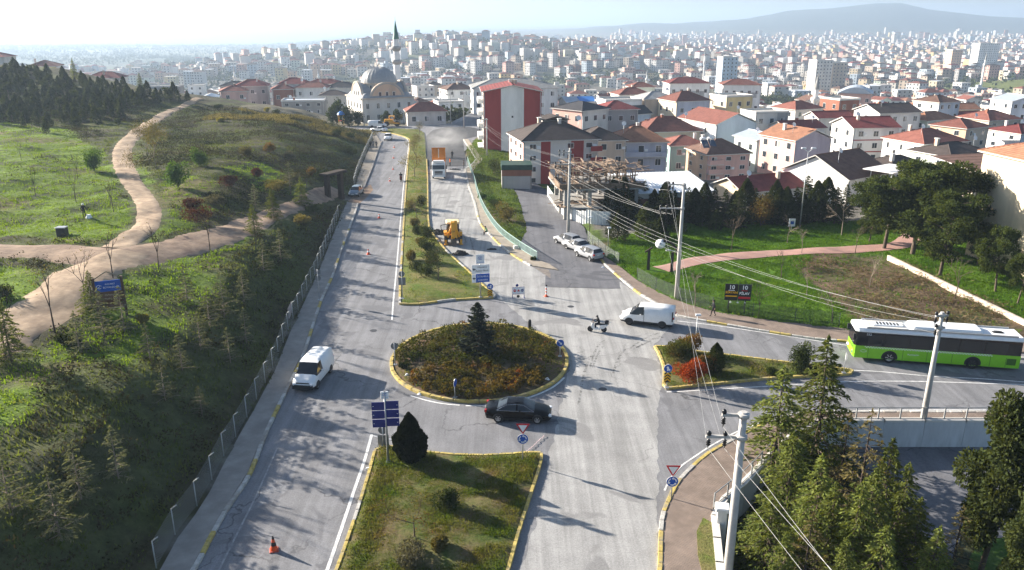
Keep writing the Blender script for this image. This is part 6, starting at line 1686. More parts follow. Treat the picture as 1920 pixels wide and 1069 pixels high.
# trees between the houses and on the far country
def far_trees(n, ymin, ymax, amin, amax, name, label, size, thick, mat):
    rs = np.random.RandomState(n)
    Y = np.sqrt(rs.uniform(ymin ** 2, ymax ** 2, n)); A = rs.uniform(amin, amax, n); X = A * Y
    g = vnoise(X, Y, 70.0, 61) > .42
    X, Y = X[g], Y[g]
    g = ~(((Y < 262) & (X < 16)) | ((Y < 300) & (X / Y < -.1)))
    for fx, fy, fr in FOOT: g &= ((X - fx) ** 2 + (Y - fy) ** 2) > (fr * .95) ** 2
    X, Y = X[g], Y[g]; Z = hzv(X, Y)
    g = Z > -97; X, Y, Z = X[g], Y[g], Z[g]
    s = rs.uniform(.6, 1.3, len(X)) * size
    k = thick
    C = np.repeat(np.stack([X, Y, Z + s * 1.1], -1), k, 0) + rs.normal(0, 1, (len(X) * k, 3)) * np.repeat(s, k)[:, None] * np.array([.5, .5, .5])
    V, Fq = leaf_quads(C, rs.normal(size=C.shape), size * .9, size * .7, rs)
    tag(inst(name, mesh_np(name, V, Fq, [mat])), label, 'trees', kind='stuff')
far_trees(10000, 180, 700, -.1, .68, 'town_trees', 'garden trees between the nearer town houses', 2.0, 26, LEAF('town_tree_leaves', (.03, .042, .016), (.06, .068, .024), .02, .2, 0, (.09, .07, .03)))
far_trees(22000, 600, 2600, -.45, .66, 'distant_trees', 'hazy trees among the distant houses', 3.6, 8, LEAF('distant_tree_leaves', (.035, .05, .025), (.06, .075, .03), .01, .2, 0))
far_trees(9000, 1900, 4700, -.66, -.05, 'coastal_woods', 'pale hazy woods towards the sea', 6.0, 5, MATS['distant_tree_leaves'])
# small white minarets of the town
def minaret(px, Y, top, lab, r0=.9):
    x = xat(px, Y, -30); z = hz(x, Y); H = zat(top, Y) - z
    r = empty('minaret', (x, Y, z), 0, lab, 'minaret', 'minarets of the town')
    m = MB(); m.lathe([(r0 * 1.3, -6), (r0 * 1.3, H * .2), (r0, H * .25), (r0 * .85, H * .78)], 10, 0); m.build('shaft', WM['white'], r)
    m = MB(); m.lathe([(r0, H * .6), (r0 * 1.7, H * .64), (r0 * 1.7, H * .68), (r0, H * .68)], 10, 0); m.build('balcony', WM['offwhite'], r)
    m = MB(); m.lathe([(r0 * 1.0, H * .78), (0, H)], 10, 0); m.build('spire', RM['grey'], r)
minaret(1511, 300, 135, 'slim white minaret beside the barrel-vaulted hall', 1.0)
x0 = xat(1508, 305, -20); z0 = hz(x0, 305)
r = empty('small_mosque', (x0, 306, z0), 0, 'small pale domed mosque at the foot of the slim minaret', 'mosque')
m = MB(); m.box(-6, 6, -6, 6, -4, 4.5); m.build('wall', WM['offwhite'], r)
m = MB(); m.lathe([(5.6 * math.cos(a), 4.5 + 5.0 * math.sin(a)) for a in np.linspace(0, 1.55, 8)], 18, 0); m.build('dome', RM['tin'], r)
minaret(1319, 900, 86, 'distant minaret left of the meadow'); minaret(1212, 760, 128, 'distant minaret below the town hill'); minaret(597, 900, 128, 'distant minaret left of the mosque dome'); minaret(442, 760, 118, 'distant minaret behind the left hill'); minaret(1840, 800, 96, 'distant minaret near the right edge')
for px, Y, top, w, d, wn, lab in ((1840, 1250, 82, 34, 16, 'white', 'long white many-windowed block on the plain, right'), (1358, 720, 108, 14, 12, 'paleblue', 'tall pale blue tower block left of the meadow'), (1530, 760, 114, 16, 14, 'offwhite', 'cluster tower of pale flats above the meadow wall'), (1560, 770, 118, 14, 12, 'beige', 'beige flats right beside the pale cluster'), (1780, 1100, 94, 15, 14, 'peach', 'salmon tower block on the plain, right')):
    xx = xat(px, Y, -40); zz = hz(xx, Y)
    house('tower_block', lab, px, Y, top, w, d, 10, 'flat', .8, wn, 'slab', max(4, int((zat(top, Y) - zz) / 3)), chimneys=0, detail=False, base_drop=10, cat='building')
r = empty('site_fence', (0, 0, 0), 0, 'long pale yellow enclosure wall across the meadow', 'wall')
p0 = GT(1447, 136); p1 = GT(1512, 143)
m = MB(); dx = Vector((p1[0] - p0[0], p1[1] - p0[1])); m.cbox(((p0[0] + p1[0]) / 2, (p0[1] + p1[1]) / 2, (p0[2] + p1[2]) / 2 + 1.2), (dx.length, .5, 4.5), 0, math.atan2(dx.y, dx.x)); m.build('wall_panel', WM['yellow'], r)

# ================================================================ vehicles
def paint(name, c, rough=.3, metal=0.0): return M('paint_' + name, c, rough, metal, var=.07, scale=1.5, spec=.4, coat=.15)
CARGLASS = GLASS('car_glass', (.015, .018, .022), .05)
TYRE = M('tyre_rubber', (.018, .018, .019), .85, var=.2, scale=8)
RIM = M('wheel_rim', (.42, .42, .43), .35, .7, var=.1)
RIM_D = M('wheel_rim_dark', (.06, .06, .065), .4, .5, var=.1)
BLACKP = M('black_plastic', (.022, .022, .024), .6, var=.15)
LAMP = M('headlamp', (.75, .77, .8), .12, .1, var=.03, spec=.8)
TAIL = M('tail_lamp', (.42, .012, .012), .2, var=.05, spec=.7)
PLATE = M('number_plate', (.75, .75, .74), .5, var=.06)
_whl = {}
def wheel(parent, x, y, r, w, rim=None, side=1):
    rim = rim or RIM
    key = (round(r, 2), round(w, 2), rim.name)
    if key not in _whl:
        t = MB(); t.lathe([(r * .62, -w/2), (r * .93, -w/2), (r, -w * .36), (r, w * .36), (r * .93, w/2), (r * .62, w/2)], 20, 0)
        d = MB(); d.lathe([(.02, w * .44), (r * .2, w * .46), (r * .2, w * .36), (r * .58, w * .40), (r * .64, w * .5), (r * .64, w * .3)], 20, 0)
        for k in range(6):
            a = 2 * math.pi * k / 6; d.cbox((math.cos(a) * r * .4, math.sin(a) * r * .4, w * .43), (r * .42, r * .12, .03), 0, a)
        b = MB(); b.lathe([(.0, w * .28), (r * .62, w * .28)], 20, 1)
        d.add(b.v, b.f, 1)
        _whl[key] = (t.mesh('tyre', TYRE), d.mesh('rim', [rim, BLACKP]))
    o = inst('wheel', _whl[key][0], parent, (x, y, r), (math.pi / 2 if side < 0 else -math.pi / 2, 0, 0))
    o.name = 'wheel'
    inst('rim', _whl[key][1], o)
    return o
def ring(st):
    """half section of a car body at one station: x, floor, sill, belt, top, half widths (sill, belt, top)"""
    x, zf, zs, zb, zt, ws, wb, wt = st
    half = [(ws * .9, zf), (ws, zs), (ws * 1.005, (zs + zb) / 2), (wb, zb), (wt, zt), (wt * .55, zt + .025 * (1 if zt - zb > .2 else .6))]
    return [(x, -y, z) for y, z in half] + [(x, y, z) for y, z in reversed(half)]
def car(name, label, cat, loc, rz, stations, glass, col, wheels, rim=None, group=None, lamps=True, sc=1.0, plate=True, zoff=0.0):
    """body lofted along x (front +x); glass: set of (station interval, strip) cut out as window parts"""
    r = empty(name, (loc[0], loc[1], zoff if len(loc) < 3 else loc[2]), rz, label, cat, group, sc)
    rings = [ring(s) for s in stations]
    body = MB(); parts = {}
    n = 12
    for i in range(len(rings) - 1):
        for k in range(n - 1):
            f = [rings[i][k], rings[i][k+1], rings[i+1][k+1], rings[i+1][k]]
            g = glass.get((i, k if k < 6 else 10 - k))
            if g and k != 5: parts.setdefault((g, k > 5 and g == 'side_window'), MB()).quad(*f)
            elif g and k == 5: parts.setdefault((g, False), MB()).quad(*f)
            else: body.add(f, [(0, 1, 2, 3)], 0 if k not in (0, 10) else 1, k not in (0, 10))
        body.quad(rings[i][0], rings[i+1][0], rings[i+1][11], rings[i][11], 1)
    body.add(rings[0], [tuple(range(12))], 0); body.add(rings[-1], [tuple(range(11, -1, -1))], 0)
    body.build('body', [col, BLACKP], r)
    for (g, _), mb in parts.items(): mb.build(g, CARGLASS, r)
    for (x, y, rad) in wheels:
        wheel(r, x, y, rad, .22, rim, 1 if y > 0 else -1)
        a = MB(); s = 1 if y > 0 else -1
        pts = [(x + (rad + .07) * math.cos(t), rad + (rad + .07) * math.sin(t)) for t in np.linspace(-.2, math.pi + .2, 13)]
        W = stations[len(stations) // 2][5]
        a.prism(pts, 'y', s * (W - .12), s * (W + .008), 0); a.build('wheel_arch', BLACKP, r)
    if lamps:
        f, b_ = stations[-2], stations[1]
        for s in (-1, 1):
            m = MB(); m.cbox((f[0] + .02, s * f[5] * .78, f[3] - .06), (.22, f[5] * .34, .16), 0, -s * .5); m.build('headlight', LAMP, r)
            m = MB(); m.cbox((b_[0] - .03, s * b_[5] * .82, b_[3] - .08), (.16, b_[5] * .3, .2), 0, s * .35); m.build('tail_light', TAIL, r)
            mm = [st for st in stations if st[4] - st[3] > .12]
            q = mm[-1]; m = MB(); m.cbox((q[0] - .25, s * (q[6] + .1), q[3] + .04), (.14, .2, .13)); m.build('wing_mirror', col, r)
    if plate:
        m = MB(); m.cbox((stations[-1][0] + .012, 0, stations[-1][2] + .02), (.02, .5, .11)); m.build('number_plate', PLATE, r)
        m = MB(); m.cbox((stations[0][0] - .012, 0, stations[0][2] + .22), (.02, .5, .11)); m.build('number_plate', PLATE, r)
    return r
SEDAN = [(-2.42, .42, .6, .86, .88, .72, .70, .62), (-2.3, .26, .5, .95, .98, .88, .82, .72), (-1.75, .22, .42, .97, 1.03, .92, .86, .70), (-1.5, .2, .4, .97, 1.06, .92, .87, .68), (-.82, .2, .38, .96, 1.40, .92, .88, .58), (-.12, .2, .38, .95, 1.45, .92, .88, .6), (.0, .2, .38, .95, 1.45, .92, .88, .6), (.42, .2, .38, .94, 1.41, .92, .88, .6), (1.22, .2, .38, .93, 1.0, .92, .86, .66), (1.95, .22, .4, .80, .86, .90, .8, .6), (2.3, .26, .46, .68, .72, .84, .74, .56), (2.44, .36, .5, .58, .60, .7, .62, .5)]
SG = {(3, 4): 'rear_window', (3, 5): 'rear_window', (4, 3): 'side_window', (6, 3): 'side_window', (7, 3): 'side_window', (3, 3): 'side_window', (7, 4): 'windscreen', (7, 5): 'windscreen'}
HATCH = [(-2.0, .4, .6, .92, .95, .74, .74, .66), (-1.93, .26, .5, .98, 1.05, .86, .8, .7), (-1.6, .2, .42, .98, 1.46, .88, .84, .58), (-.9, .2, .38, .97, 1.52, .88, .84, .6), (-.15, .2, .38, .96, 1.53, .88, .84, .6), (-.05, .2, .38, .96, 1.53, .88, .84, .6), (.35, .2, .38, .95, 1.48, .88, .84, .6), (1.05, .2, .38, .94, 1.05, .88, .82, .64), (1.7, .22, .4, .82, .88, .86, .76, .56), (2.0, .28, .48, .7, .73, .78, .68, .5), (2.1, .38, .52, .6, .62, .64, .58, .46)]
HG = {(1, 4): 'rear_window', (1, 5): 'rear_window', (2, 3): 'side_window', (3, 3): 'side_window', (5, 3): 'side_window', (6, 3): 'side_window', (6, 4): 'windscreen', (6, 5): 'windscreen'}
VAN = [(-2.46, .42, .6, 1.2, 1.86, .84, .86, .72), (-2.4, .3, .5, 1.2, 1.93, .95, .93, .76), (-1.2, .26, .45, 1.2, 1.97, .97, .95, .78), (.2, .26, .45, 1.18, 1.97, .97, .95, .78), (.28, .26, .45, 1.18, 1.97, .97, .95, .78), (.82, .26, .45, 1.15, 1.9, .97, .95, .76), (1.62, .26, .45, 1.12, 1.22, .96, .92, .74), (2.12, .28, .48, .96, 1.04, .94, .86, .64), (2.4, .3, .5, .78, .82, .86, .76, .56), (2.5, .38, .54, .64, .66, .72, .64, .5)]
VG = {(5, 4): 'windscreen', (5, 5): 'windscreen', (4, 3): 'side_window', (5, 3): 'side_window'}
def heading(a, b):
    A = G(*a); B = G(*b); return math.atan2(B[1] - A[1], B[0] - A[0])
WH = lambda xf, xr, y, rad: [(xf, y, rad), (xf, -y, rad), (xr, y, rad), (xr, -y, rad)]
BLK, WHT, SIL, GRY = M('paint_black', (.004, .004, .005), .25, var=.05, spec=.18), paint('white', (.80, .80, .79), .35), paint('silver', (.40, .41, .43), .35, .3), paint('grey_blue', (.20, .24, .27), .35, .4)
c = G(972, 783)
aud = car('sedan_car', 'glossy black saloon car driving round the roundabout', 'car', c, R(-5), SEDAN, SG, BLK, WH(1.45, -1.42, .84, .34), RIM)
m = MB(); 
for s in (-1, 1): m.path([(-1.55, s * .885, .99), (-.8, s * .70, 1.36), (-.1, s * .67, 1.41), (.42, s * .70, 1.37), (1.2, s * .885, .96), (-1.5, s * .90, .985)], .014, 4)
m.build('chrome_strip', M('chrome', (.75, .76, .78), .12, 1.0, var=.02), aud)
c = G(589, 712)
v1 = car('panel_van', 'white panel van coming down the left carriageway', 'van', c, R(-97), VAN, VG, WHT, WH(1.62, -1.45, .86, .34), RIM)
m = MB(); m.cbox((2.47, 0, .5), (.16, 1.66, .34)); m.build('bumper', BLACKP, v1)
m = MB(); m.cbox((2.42, 0, .80), (.1, 1.05, .07)); m.build('grille', BLACKP, v1)
for k in range(4): m = MB(); m.cbox((-1.9 + k * .62, 0, 1.985), (.05, 1.3, .03)); m.build('roof_rib', WHT, v1)
c = G(1214, 607)
v2 = car('panel_van', 'long white panel van turning out of the bus road', 'van', c, R(162), [(s[0] * 1.03, *s[1:]) for s in VAN], VG, WHT, WH(1.66, -1.52, .86, .36), RIM_D)
for s in (-1, 1): m = MB(); m.box(-1.15, 1.2, s * .975 - .015, s * .975 + .015, .42, .54); m.build('side_strip', BLACKP, v2)
m = MB(); m.box(.24, .27, -.985, -.955, .5, 1.7); m.box(.24, .27, .955, .985, .5, 1.7); m.build('door_seam', BLACKP, v2)
for s in (-1, 1): m = MB(); m.box(-2.50, -2.40, s * .9 - .1, s * .9 + .06, .8, 1.75); m.build('tail_panel', BLACKP, v2)
for i, (a, cc, st, gl, lab, rot) in enumerate([((1104, 484), SIL, HATCH, HG, 'silver hatchback parked nearest, last of three in a row', 122), ((1083, 470), SIL, SEDAN, SG, 'silver saloon parked in the middle of three', 124), ((1064, 459), SIL, HATCH, HG, 'silver hatchback parked farthest of three, beneath the tall pole', 126)]):
    p = G(*a); car('parked_car', lab, 'car', (p[0], p[1], .06), R(rot), st, gl, cc, WH(1.32, -1.28, .8, .32), RIM, 'cars parked on the side road')
p = G(668, 366); car('parked_car', 'grey-blue hatchback waiting at the gateway of the hill', 'car', (p[0], p[1], .02), R(-95), HATCH, HG, GRY, WH(1.32, -1.28, .8, .32), RIM)
p = G(728, 262); car('car', 'white car driving towards the camera on the far bend', 'car', p, R(-86), HATCH, HG, WHT, WH(1.32, -1.28, .8, .32), RIM)
p = G(711, 247); car('car', 'white saloon turning on the far bend', 'car', p, R(150), SEDAN, SG, WHT, WH(1.45, -1.42, .84, .34), RIM)
p = G(905, 228); car('parked_car', 'dark car parked on the far street behind the steam', 'car', (p[0], p[1], .02), R(80), SEDAN, SG, GRY, WH(1.45, -1.42, .84, .34), RIM)
p = G(708, 240); car('pickup', 'white pickup with a dark load bed near the road roller', 'truck', (p[0], p[1], .1), R(5), [(s[0], *s[1:]) for s in VAN], VG, WHT, WH(1.62, -1.45, .86, .34), RIM)
# ---------------------------------------------------------------- the bus
def bus():
    f = G(1604, 677); b = G(1926, 700)
    ang = math.atan2(f[1] - b[1], f[0] - b[0])
    L, W, H = 12.0, 2.5, 2.95
    mx, my = f[0] - math.cos(ang) * L / 2, f[1] - math.sin(ang) * L / 2
    # the near side of the bus lies on the line just measured: move in by half its width
    r = empty('city_bus', (mx - math.sin(ang) * -1 * 0 + math.sin(ang) * (-W / 2) * -1 * -1, my + 1.25, 0), ang, 'lime green city bus with black windows and a white roof', 'bus'); r.scale = (1.1, 1, 1.05); r.location.x += .8
    GRN = paint('lime_green', (.22, .56, .015), .4)
    BG = GLASS('bus_glass', (.008, .009, .011), .06)
    hw = W / 2
    def sect(x, s, z0, z1, inset_=0.0):
        w = hw * s
        return [(x, -w, z0), (x, w, z0), (x, w - inset_, z1), (x, -w + inset_, z1)]
    m = MB(); xs = [(-6.0, .96), (-5.85, 1), (5.6, 1), (5.88, .97), (6.0, .86)]
    m.loft([sect(x, s, .3 if i < 4 else .38, 1.36) for i, (x, s) in enumerate(xs)], 0); m.build('body', GRN, r)
    m = MB(); m.loft([sect(-5.97, .955, 1.34, 2.58, .02), sect(-5.85, .995, 1.34, 2.58, .02), sect(5.6, .995, 1.34, 2.58, .03)], 0); m.build('window_band', BG, r)
    m = MB(); m.loft([sect(5.58, .992, 1.0, 2.62, .04), sect(5.86, .955, 1.0, 2.62, .06), sect(6.0, .85, 1.0, 2.4, .08)], 0); m.build('windscreen', BG, r)
    wp = M('bus_roof_white', (.78, .80, .81), .5, var=.07, scale=1.2)
    m = MB(); m.loft([[(x, -hw * s, 2.56), (x, hw * s, 2.56), (x, hw * s, 2.66), (x, hw * s * .86, 2.86), (x, -hw * s * .86, 2.86), (x, -hw * s, 2.66)] for x, s in ((-5.98, .96), (-5.8, 1), (5.4, 1), (5.75, .97), (5.98, .84))], 0); m.build('roof', wp, r)
    m = MB(); m.bbox(-3.2, 1.9, -.95, .95, 2.86, 3.16, .12); m.build('air_conditioner', wp, r)
    m = MB(); m.box(2.2, 5.0, -.98, .98, 2.86, 2.90); m.build('roof_panel', WM['offwhite'], r)
    m = MB(); m.bbox(2.4, 4.6, -.45, .45, 2.9, 3.0, .04); m.build('roof_vent', wp, r)
    m = MB()
    for k in range(7): m.box(2.7 + k * .25, 2.82 + k * .25, -.3, .3, 3.0, 3.02)
    m.build('vent_grille', BLACKP, r)
    m = MB(); m.bbox(-4.9, -4.1, -.3, .3, 2.86, 2.93, .1); m.build('roof_hatch', BLACKP, r)
    for s in (-1, 1): m = MB(); m.box(-5.6, 5.2, s * 1.08 - .05, s * 1.08 + .05, 2.86, 2.98); m.build('roof_rail', METAL, r)
    for x in (3.3, -2.7):
        for s in (-1, 1):
            wheel(r, x, s * 1.13, .48, .28, RIM_D if x < 0 else RIM, s)
            a = MB(); a.prism([(x + .6 * math.cos(t), .48 + .6 * math.sin(t)) for t in np.linspace(-.25, math.pi + .25, 13)], 'y', s * 1.1, s * 1.258); a.build('wheel_arch', BLACKP, r)
    # chequered strip, number, panel seams on the two sides
    for s in (-1, 1):
        m = MB()
        for k in range(92):
            for q in (0, 1):
                if (k + q) % 2 == 0: m.box(-4.0 + k * .1, -3.9 + k * .1, s * 1.252 - .003, s * 1.252 + .003, 1.2 + q * .08, 1.27 + q * .08)
        tag(m.build('chequer_strip', PLATE, r), kind='stuff')
        for x in (4.9, 2.35, .6, -1.2, -3.9, -5.0): m = MB(); m.box(x - .012, x + .012, s * 1.252 - .003, s * 1.252 + .003, .34, 1.17); m.build('panel_seam', BLACKP, r)
        inst('bus_number', text_mesh('332', .26, PLATE), r, (5.0, s * 1.262, 2.38), (math.pi / 2, 0, 0 if s < 0 else math.pi))
        inst('lettering', text_mesh('Büyükşehir', .18, PLATE), r, (1.6, s * 1.262, .86), (math.pi / 2, 0, 0 if s < 0 else math.pi))
        m = MB(); m.path([(5.25 + .22 * math.cos(t), s * 1.262, .92 + .1 * math.sin(t)) for t in np.linspace(0, 6.28, 12)], .015, 4); m.build('emblem', PLATE, r)
        m = MB(); m.box(-5.7, -5.05, s * 1.26 - .004, s * 1.26 + .004, .55, 1.1); m.build('engine_grille', M('bus_grille', (.05, .13, .01), .7, var=.2), r)
        for x0, x1 in ((4.0, 5.0), (2.1, 3.8), (.3, 1.95), (-1.5, .15), (-3.3, -1.65), (-5.0, -3.45)): m = MB(); m.box(x0, x1, s * 1.25 - .006, s * 1.25 + .006, 1.42, 2.4); m.build('window', GLASS('bus_pane', (.016, .018, .02), .04), r)
    for s in (-1, 1):
        m = MB(); m.cbox((5.95, s * .8, .72), (.16, .42, .2), 0, -s * .35); m.build('headlight', LAMP, r)
        m = MB(); m.cbox((6.05, s * 1.25, 2.15), (.18, .16, .5)); m.build('wing_mirror', BLACKP, r)
bus()
# ---------------------------------------------------------------- the tipper lorry, facing the camera
def lorry():
    c = G(820, 336)
    r = empty('tipper_lorry', (c[0], c[1] + 4.2, 0), R(-90 + 4), 'white tipper lorry with its orange body raised, steaming asphalt behind', 'lorry')
    W = paint('lorry_white', (.78, .78, .77), .45); O = paint('tipper_orange', (.62, .20, .02), .55)
    m = MB(); m.loft([[(x, -w, z0), (x, w, z0), (x, w, z1 - .1), (x, w * .94, z1), (x, -w * .94, z1), (x, -w, z1 - .1)] for x, w, z0, z1 in ((2.3, 1.24, .9, 3.0), (3.6, 1.24, .75, 3.0), (4.15, 1.2, .7, 2.75), (4.3, 1.12, .7, 1.7))], 0); m.build('cab', W, r)
    m = MB(); m.add([(4.17, -1.08, 2.62), (4.17, 1.08, 2.62), (4.33, 1.08, 1.85), (4.33, -1.08, 1.85)], [(0, 1, 2, 3)]); m.add([(4.14, -1.08, 2.62), (4.14, 1.08, 2.62), (4.29, 1.08, 1.85), (4.29, -1.08, 1.85)], [(3, 2, 1, 0)]); m.build('windscreen', CARGLASS, r)
    m = MB(); m.cbox((3.6, 0, 3.2), (1.0, 2.0, .4)); m.build('sun_visor', W, r)
    m = MB(); m.cbox((4.3, 0, 1.35), (.08, 1.5, .3)); m.cbox((4.31, 0, 1.0), (.08, 1.4, .18)); m.build('grille', BLACKP, r)
    m = MB(); m.cbox((4.36, 0, .62), (.3, 2.44, .36)); m.build('bumper', W, r)
    for s in (-1, 1):
        m = MB(); m.cbox((4.42, s * .95, .82), (.1, .4, .18)); m.build('headlight', LAMP, r)
        m = MB(); m.cbox((4.1, s * 1.42, 2.2), (.12, .2, .7)); m.build('wing_mirror', BLACKP, r)
        m = MB(); m.box(2.6, 3.7, s * 1.245 - .01, s * 1.245 + .01, 1.8, 2.6); m.build('side_window', CARGLASS, r)
    m = MB(); m.box(-4.0, 4.0, -.5, .5, .65, .95); m.build('chassis', BLACKP, r)
    for x in (3.3, -1.6, -2.95):
        for s in (-1, 1): wheel(r, x, s * 1.05, .52, .32 if x > 0 else .5, RIM_D, s)
    T = Matrix.Translation((-4.0, 0, 1.05)) @ Matrix.Rotation(R(-24), 4, 'Y')
    m = MB(); m.box(0, 5.9, -1.25, 1.25, 0, .12, 0, T); m.box(5.78, 5.9, -1.25, 1.25, .121, 1.9, 0, T)
    for s in (-1, 1): m.box(0, 5.78, s * 1.19 - .06, s * 1.19 + .06, .121, 1.6, 0, T)
    b = m.build('tipper_body', O, r)
    for y in (-1.17, 0, 1.17): m = MB(); m.box(5.9, 6.0, y - .09, y + .09, .1, 1.85, 0, T); m.build('body_rib', WM['cream'] if y == 0 else O, b)
    m = MB(); m.box(5.3, 6.1, -1.3, 1.3, 1.9, 2.0, 0, T); m.build('cab_shield', O, b)
    m = MB(); m.tube((1.5, 0, .9), tuple(T @ Vector((4.8, 0, .05))), .12, .09, 8); m.build('hydraulic_ram', METAL, r)
lorry()
# ---------------------------------------------------------------- the backhoe loader, seen from behind
def digger():
    c = G(848, 460)
    r = empty('backhoe_loader', (c[0], c[1] + 1.6, 0), R(97), 'yellow backhoe loader digging beside the upper median', 'digger')
    Yl = paint('digger_yellow', (.78, .36, .015), .45)
    # +x is forward (away from the camera)
    m = MB(); m.bbox(-1.0, 2.6, -.55, .55, .75, 1.35, .08); m.build('chassis', Yl, r)
    m = MB(); m.bbox(1.0, 2.9, -.5, .5, 1.35, 1.95, .12); m.build('bonnet', Yl, r)
    m = MB()
    for x in (-.75, .85):
        for s in (-1, 1): m.tube((x, s * .78, 1.2), (x * .92, s * .72, 2.75), .06, .06, 6)
    m.build('cab_frame', BLACKP, r)
    m = MB(); m.bbox(-.95, 1.05, -.9, .9, 2.72, 2.92, .1); m.build('cab_roof', M('digger_roof', (.75, .6, .35), .6, var=.1), r)
    m = MB(); m.box(-.70, .8, -.74, .74, 1.3, 2.7); m.build('cab_glass', CARGLASS, r)
    for s in (-1, 1):
        wheel(r, -.45, s * .95, .72, .46, RIM_D, s); wheel(r, 2.1, s * .9, .48, .36, RIM_D, s)
        m = MB(); m.prism([(-1.3, 1.35), (.4, 1.35), (.2, 1.62), (-1.0, 1.62)], 'y', s * .62, s * 1.2); m.build('mudguard', Yl, r)
        m = MB(); m.cbox((-1.35, s * 1.0, .75), (.28, .28, 1.3)); m.cbox((-1.35, s * 1.0, .06), (.5, .5, .1)); m.build('stabiliser', Yl, r)
    m = MB(); m.box(-1.5, -1.15, -1.15, 1.15, .75, 1.25); m.build('rear_frame', M('digger_dark', (.05, .045, .04), .6, var=.2), r)
    # folded boom standing up behind the cab, inverted V
    m = MB(); m.prism([(-1.45, .9), (-1.95, 1.0), (-1.75, 2.9), (-1.35, 3.25), (-1.1, 3.1), (-1.35, 2.6)], 'y', -.5, -.14); m.build('boom', Yl, r)
    m = MB(); m.prism([(-1.3, 3.2), (-1.75, 3.05), (-2.35, 1.3), (-2.15, .9), (-1.85, 1.2)], 'y', -.12, .3); m.build('dipper_arm', Yl, r)
    m = MB()
    for s in (-1, 1): m.tube((-1.6, s * .75, 1.1), (-1.5, s * .12, 3.0), .13, .11, 8)
    m.build('boom_strut', Yl, r)
    m = MB(); m.prism([(-2.5, .95), (-1.85, 1.15), (-1.7, .6), (-2.0, .3), (-2.45, .45)], 'y', -.35, .4); m.build('rear_bucket', M('bucket_steel', (.09, .08, .07), .6, .4, var=.3), r)
    m = MB(); m.prism([(2.9, .1), (4.2, .12), (3.3, .35), (3.0, 1.0), (2.9, 1.0)], 'y', -1.15, 1.15); m.build('front_bucket', MATS['bucket_steel'], r)
    for s in (-1, 1): m = MB(); m.tube((1.0, s * .7, 1.5), (3.1, s * .75, .7), .1, .1, 8); m.build('loader_arm', Yl, r)
    m = MB()
    m.path([(-.8, .8, 1.4), (-1.0, 1.55, 1.45), (-1.0, 1.6, 2.6), (-.75, .85, 2.65)], .05, 6); m.build('open_door', BLACKP, r)
    inst('emblem', text_mesh('JCB', .28, BLACKP), r, (-2.2, .09, 2.0), (R(70), 0, R(-90)))
digger()
# heap of asphalt
def heap(name, px, py, rx, ry, h, lab, mat, seed):
    c = G(px, py); rs = np.random.RandomState(seed)
    m = MB(); n = 22; rings = []
    for k in range(6):
        t = k / 5
        rings.append([((rx * (1 - t) + .02) * math.cos(a) * (1 + rs.normal(0, .07)), (ry * (1 - t) + .02) * math.sin(a) * (1 + rs.normal(0, .07)), h * (t ** .7) * (1 + rs.normal(0, .06)) - .03) for a in np.linspace(0, 2 * math.pi, n, endpoint=False)])
    m.loft(rings, 0, caps=False); o = m.build(name, mat, None, (c[0], c[1], 0)); tag(o, lab, 'heap')
    rb = MB()
    for _ in range(70):
        a = rs.uniform(0, 6.28); q = rs.uniform(.2, 1.15); s = rs.uniform(.04, .14)
        rb.cbox((math.cos(a) * rx * q, math.sin(a) * ry * q, h * max(0, 1 - q) ** .7 + s * .3), (s, s * 1.3, s), 0, rs.uniform(0, 3), rs.uniform(0, 3))
    tag(rb.build('rubble', mat, o), kind='stuff')
BITU = M('bitumen_lumps', (.028, .026, .025), .9, var=.4, scale=5, bump=1, bscale=12)
heap('asphalt_heap', 863, 477, .95, .75, .55, 'black heap of torn-up asphalt behind the digger', BITU, 1)
heap('asphalt_heap', 822, 437, 1.2, 1.2, .5, 'black heap of asphalt at the left side of the digger', BITU, 2)
heap('asphalt_heap', 922, 468, .55, .25, .08, 'thin scatter of black asphalt crumbs right of the digger', BITU, 3)
heap('asphalt_heap', 852, 318, 1.1, .35, .12, 'black edge of fresh asphalt beside the lorry', BITU, 4)
# the road roller beyond the bend
c = G(733, 238)
r = empty('road_roller', (c[0], c[1] + 1, .1), R(0), 'yellow road roller parked near the mosque', 'roller')
Yl = MATS['paint_digger_yellow']
m = MB(); m.bbox(-1.9, .6, -.7, .7, .7, 1.9, .15); m.build('body', Yl, r)
m = MB(); m.tube((1.7, -.9, .75), (1.7, .9, .75), .75, .75, 18); m.build('drum', BLACKP, r)
m = MB(); m.box(.4, 2.4, -1.05, -.92, .7, 1.1); m.box(.4, 2.4, .92, 1.05, .7, 1.1); m.build('drum_frame', Yl, r)
m = MB(); m.box(-.6, .9, -.75, .75, 2.7, 2.82); [m.tube((x, y, 1.8), (x, y, 2.7), .05, .05, 5) for x in (-.5, .8) for y in (-.65, .65)]; m.build('canopy', Yl, r)
for s in (-1, 1): wheel(r, -1.2, s * .8, .7, .45, RIM_D, s)
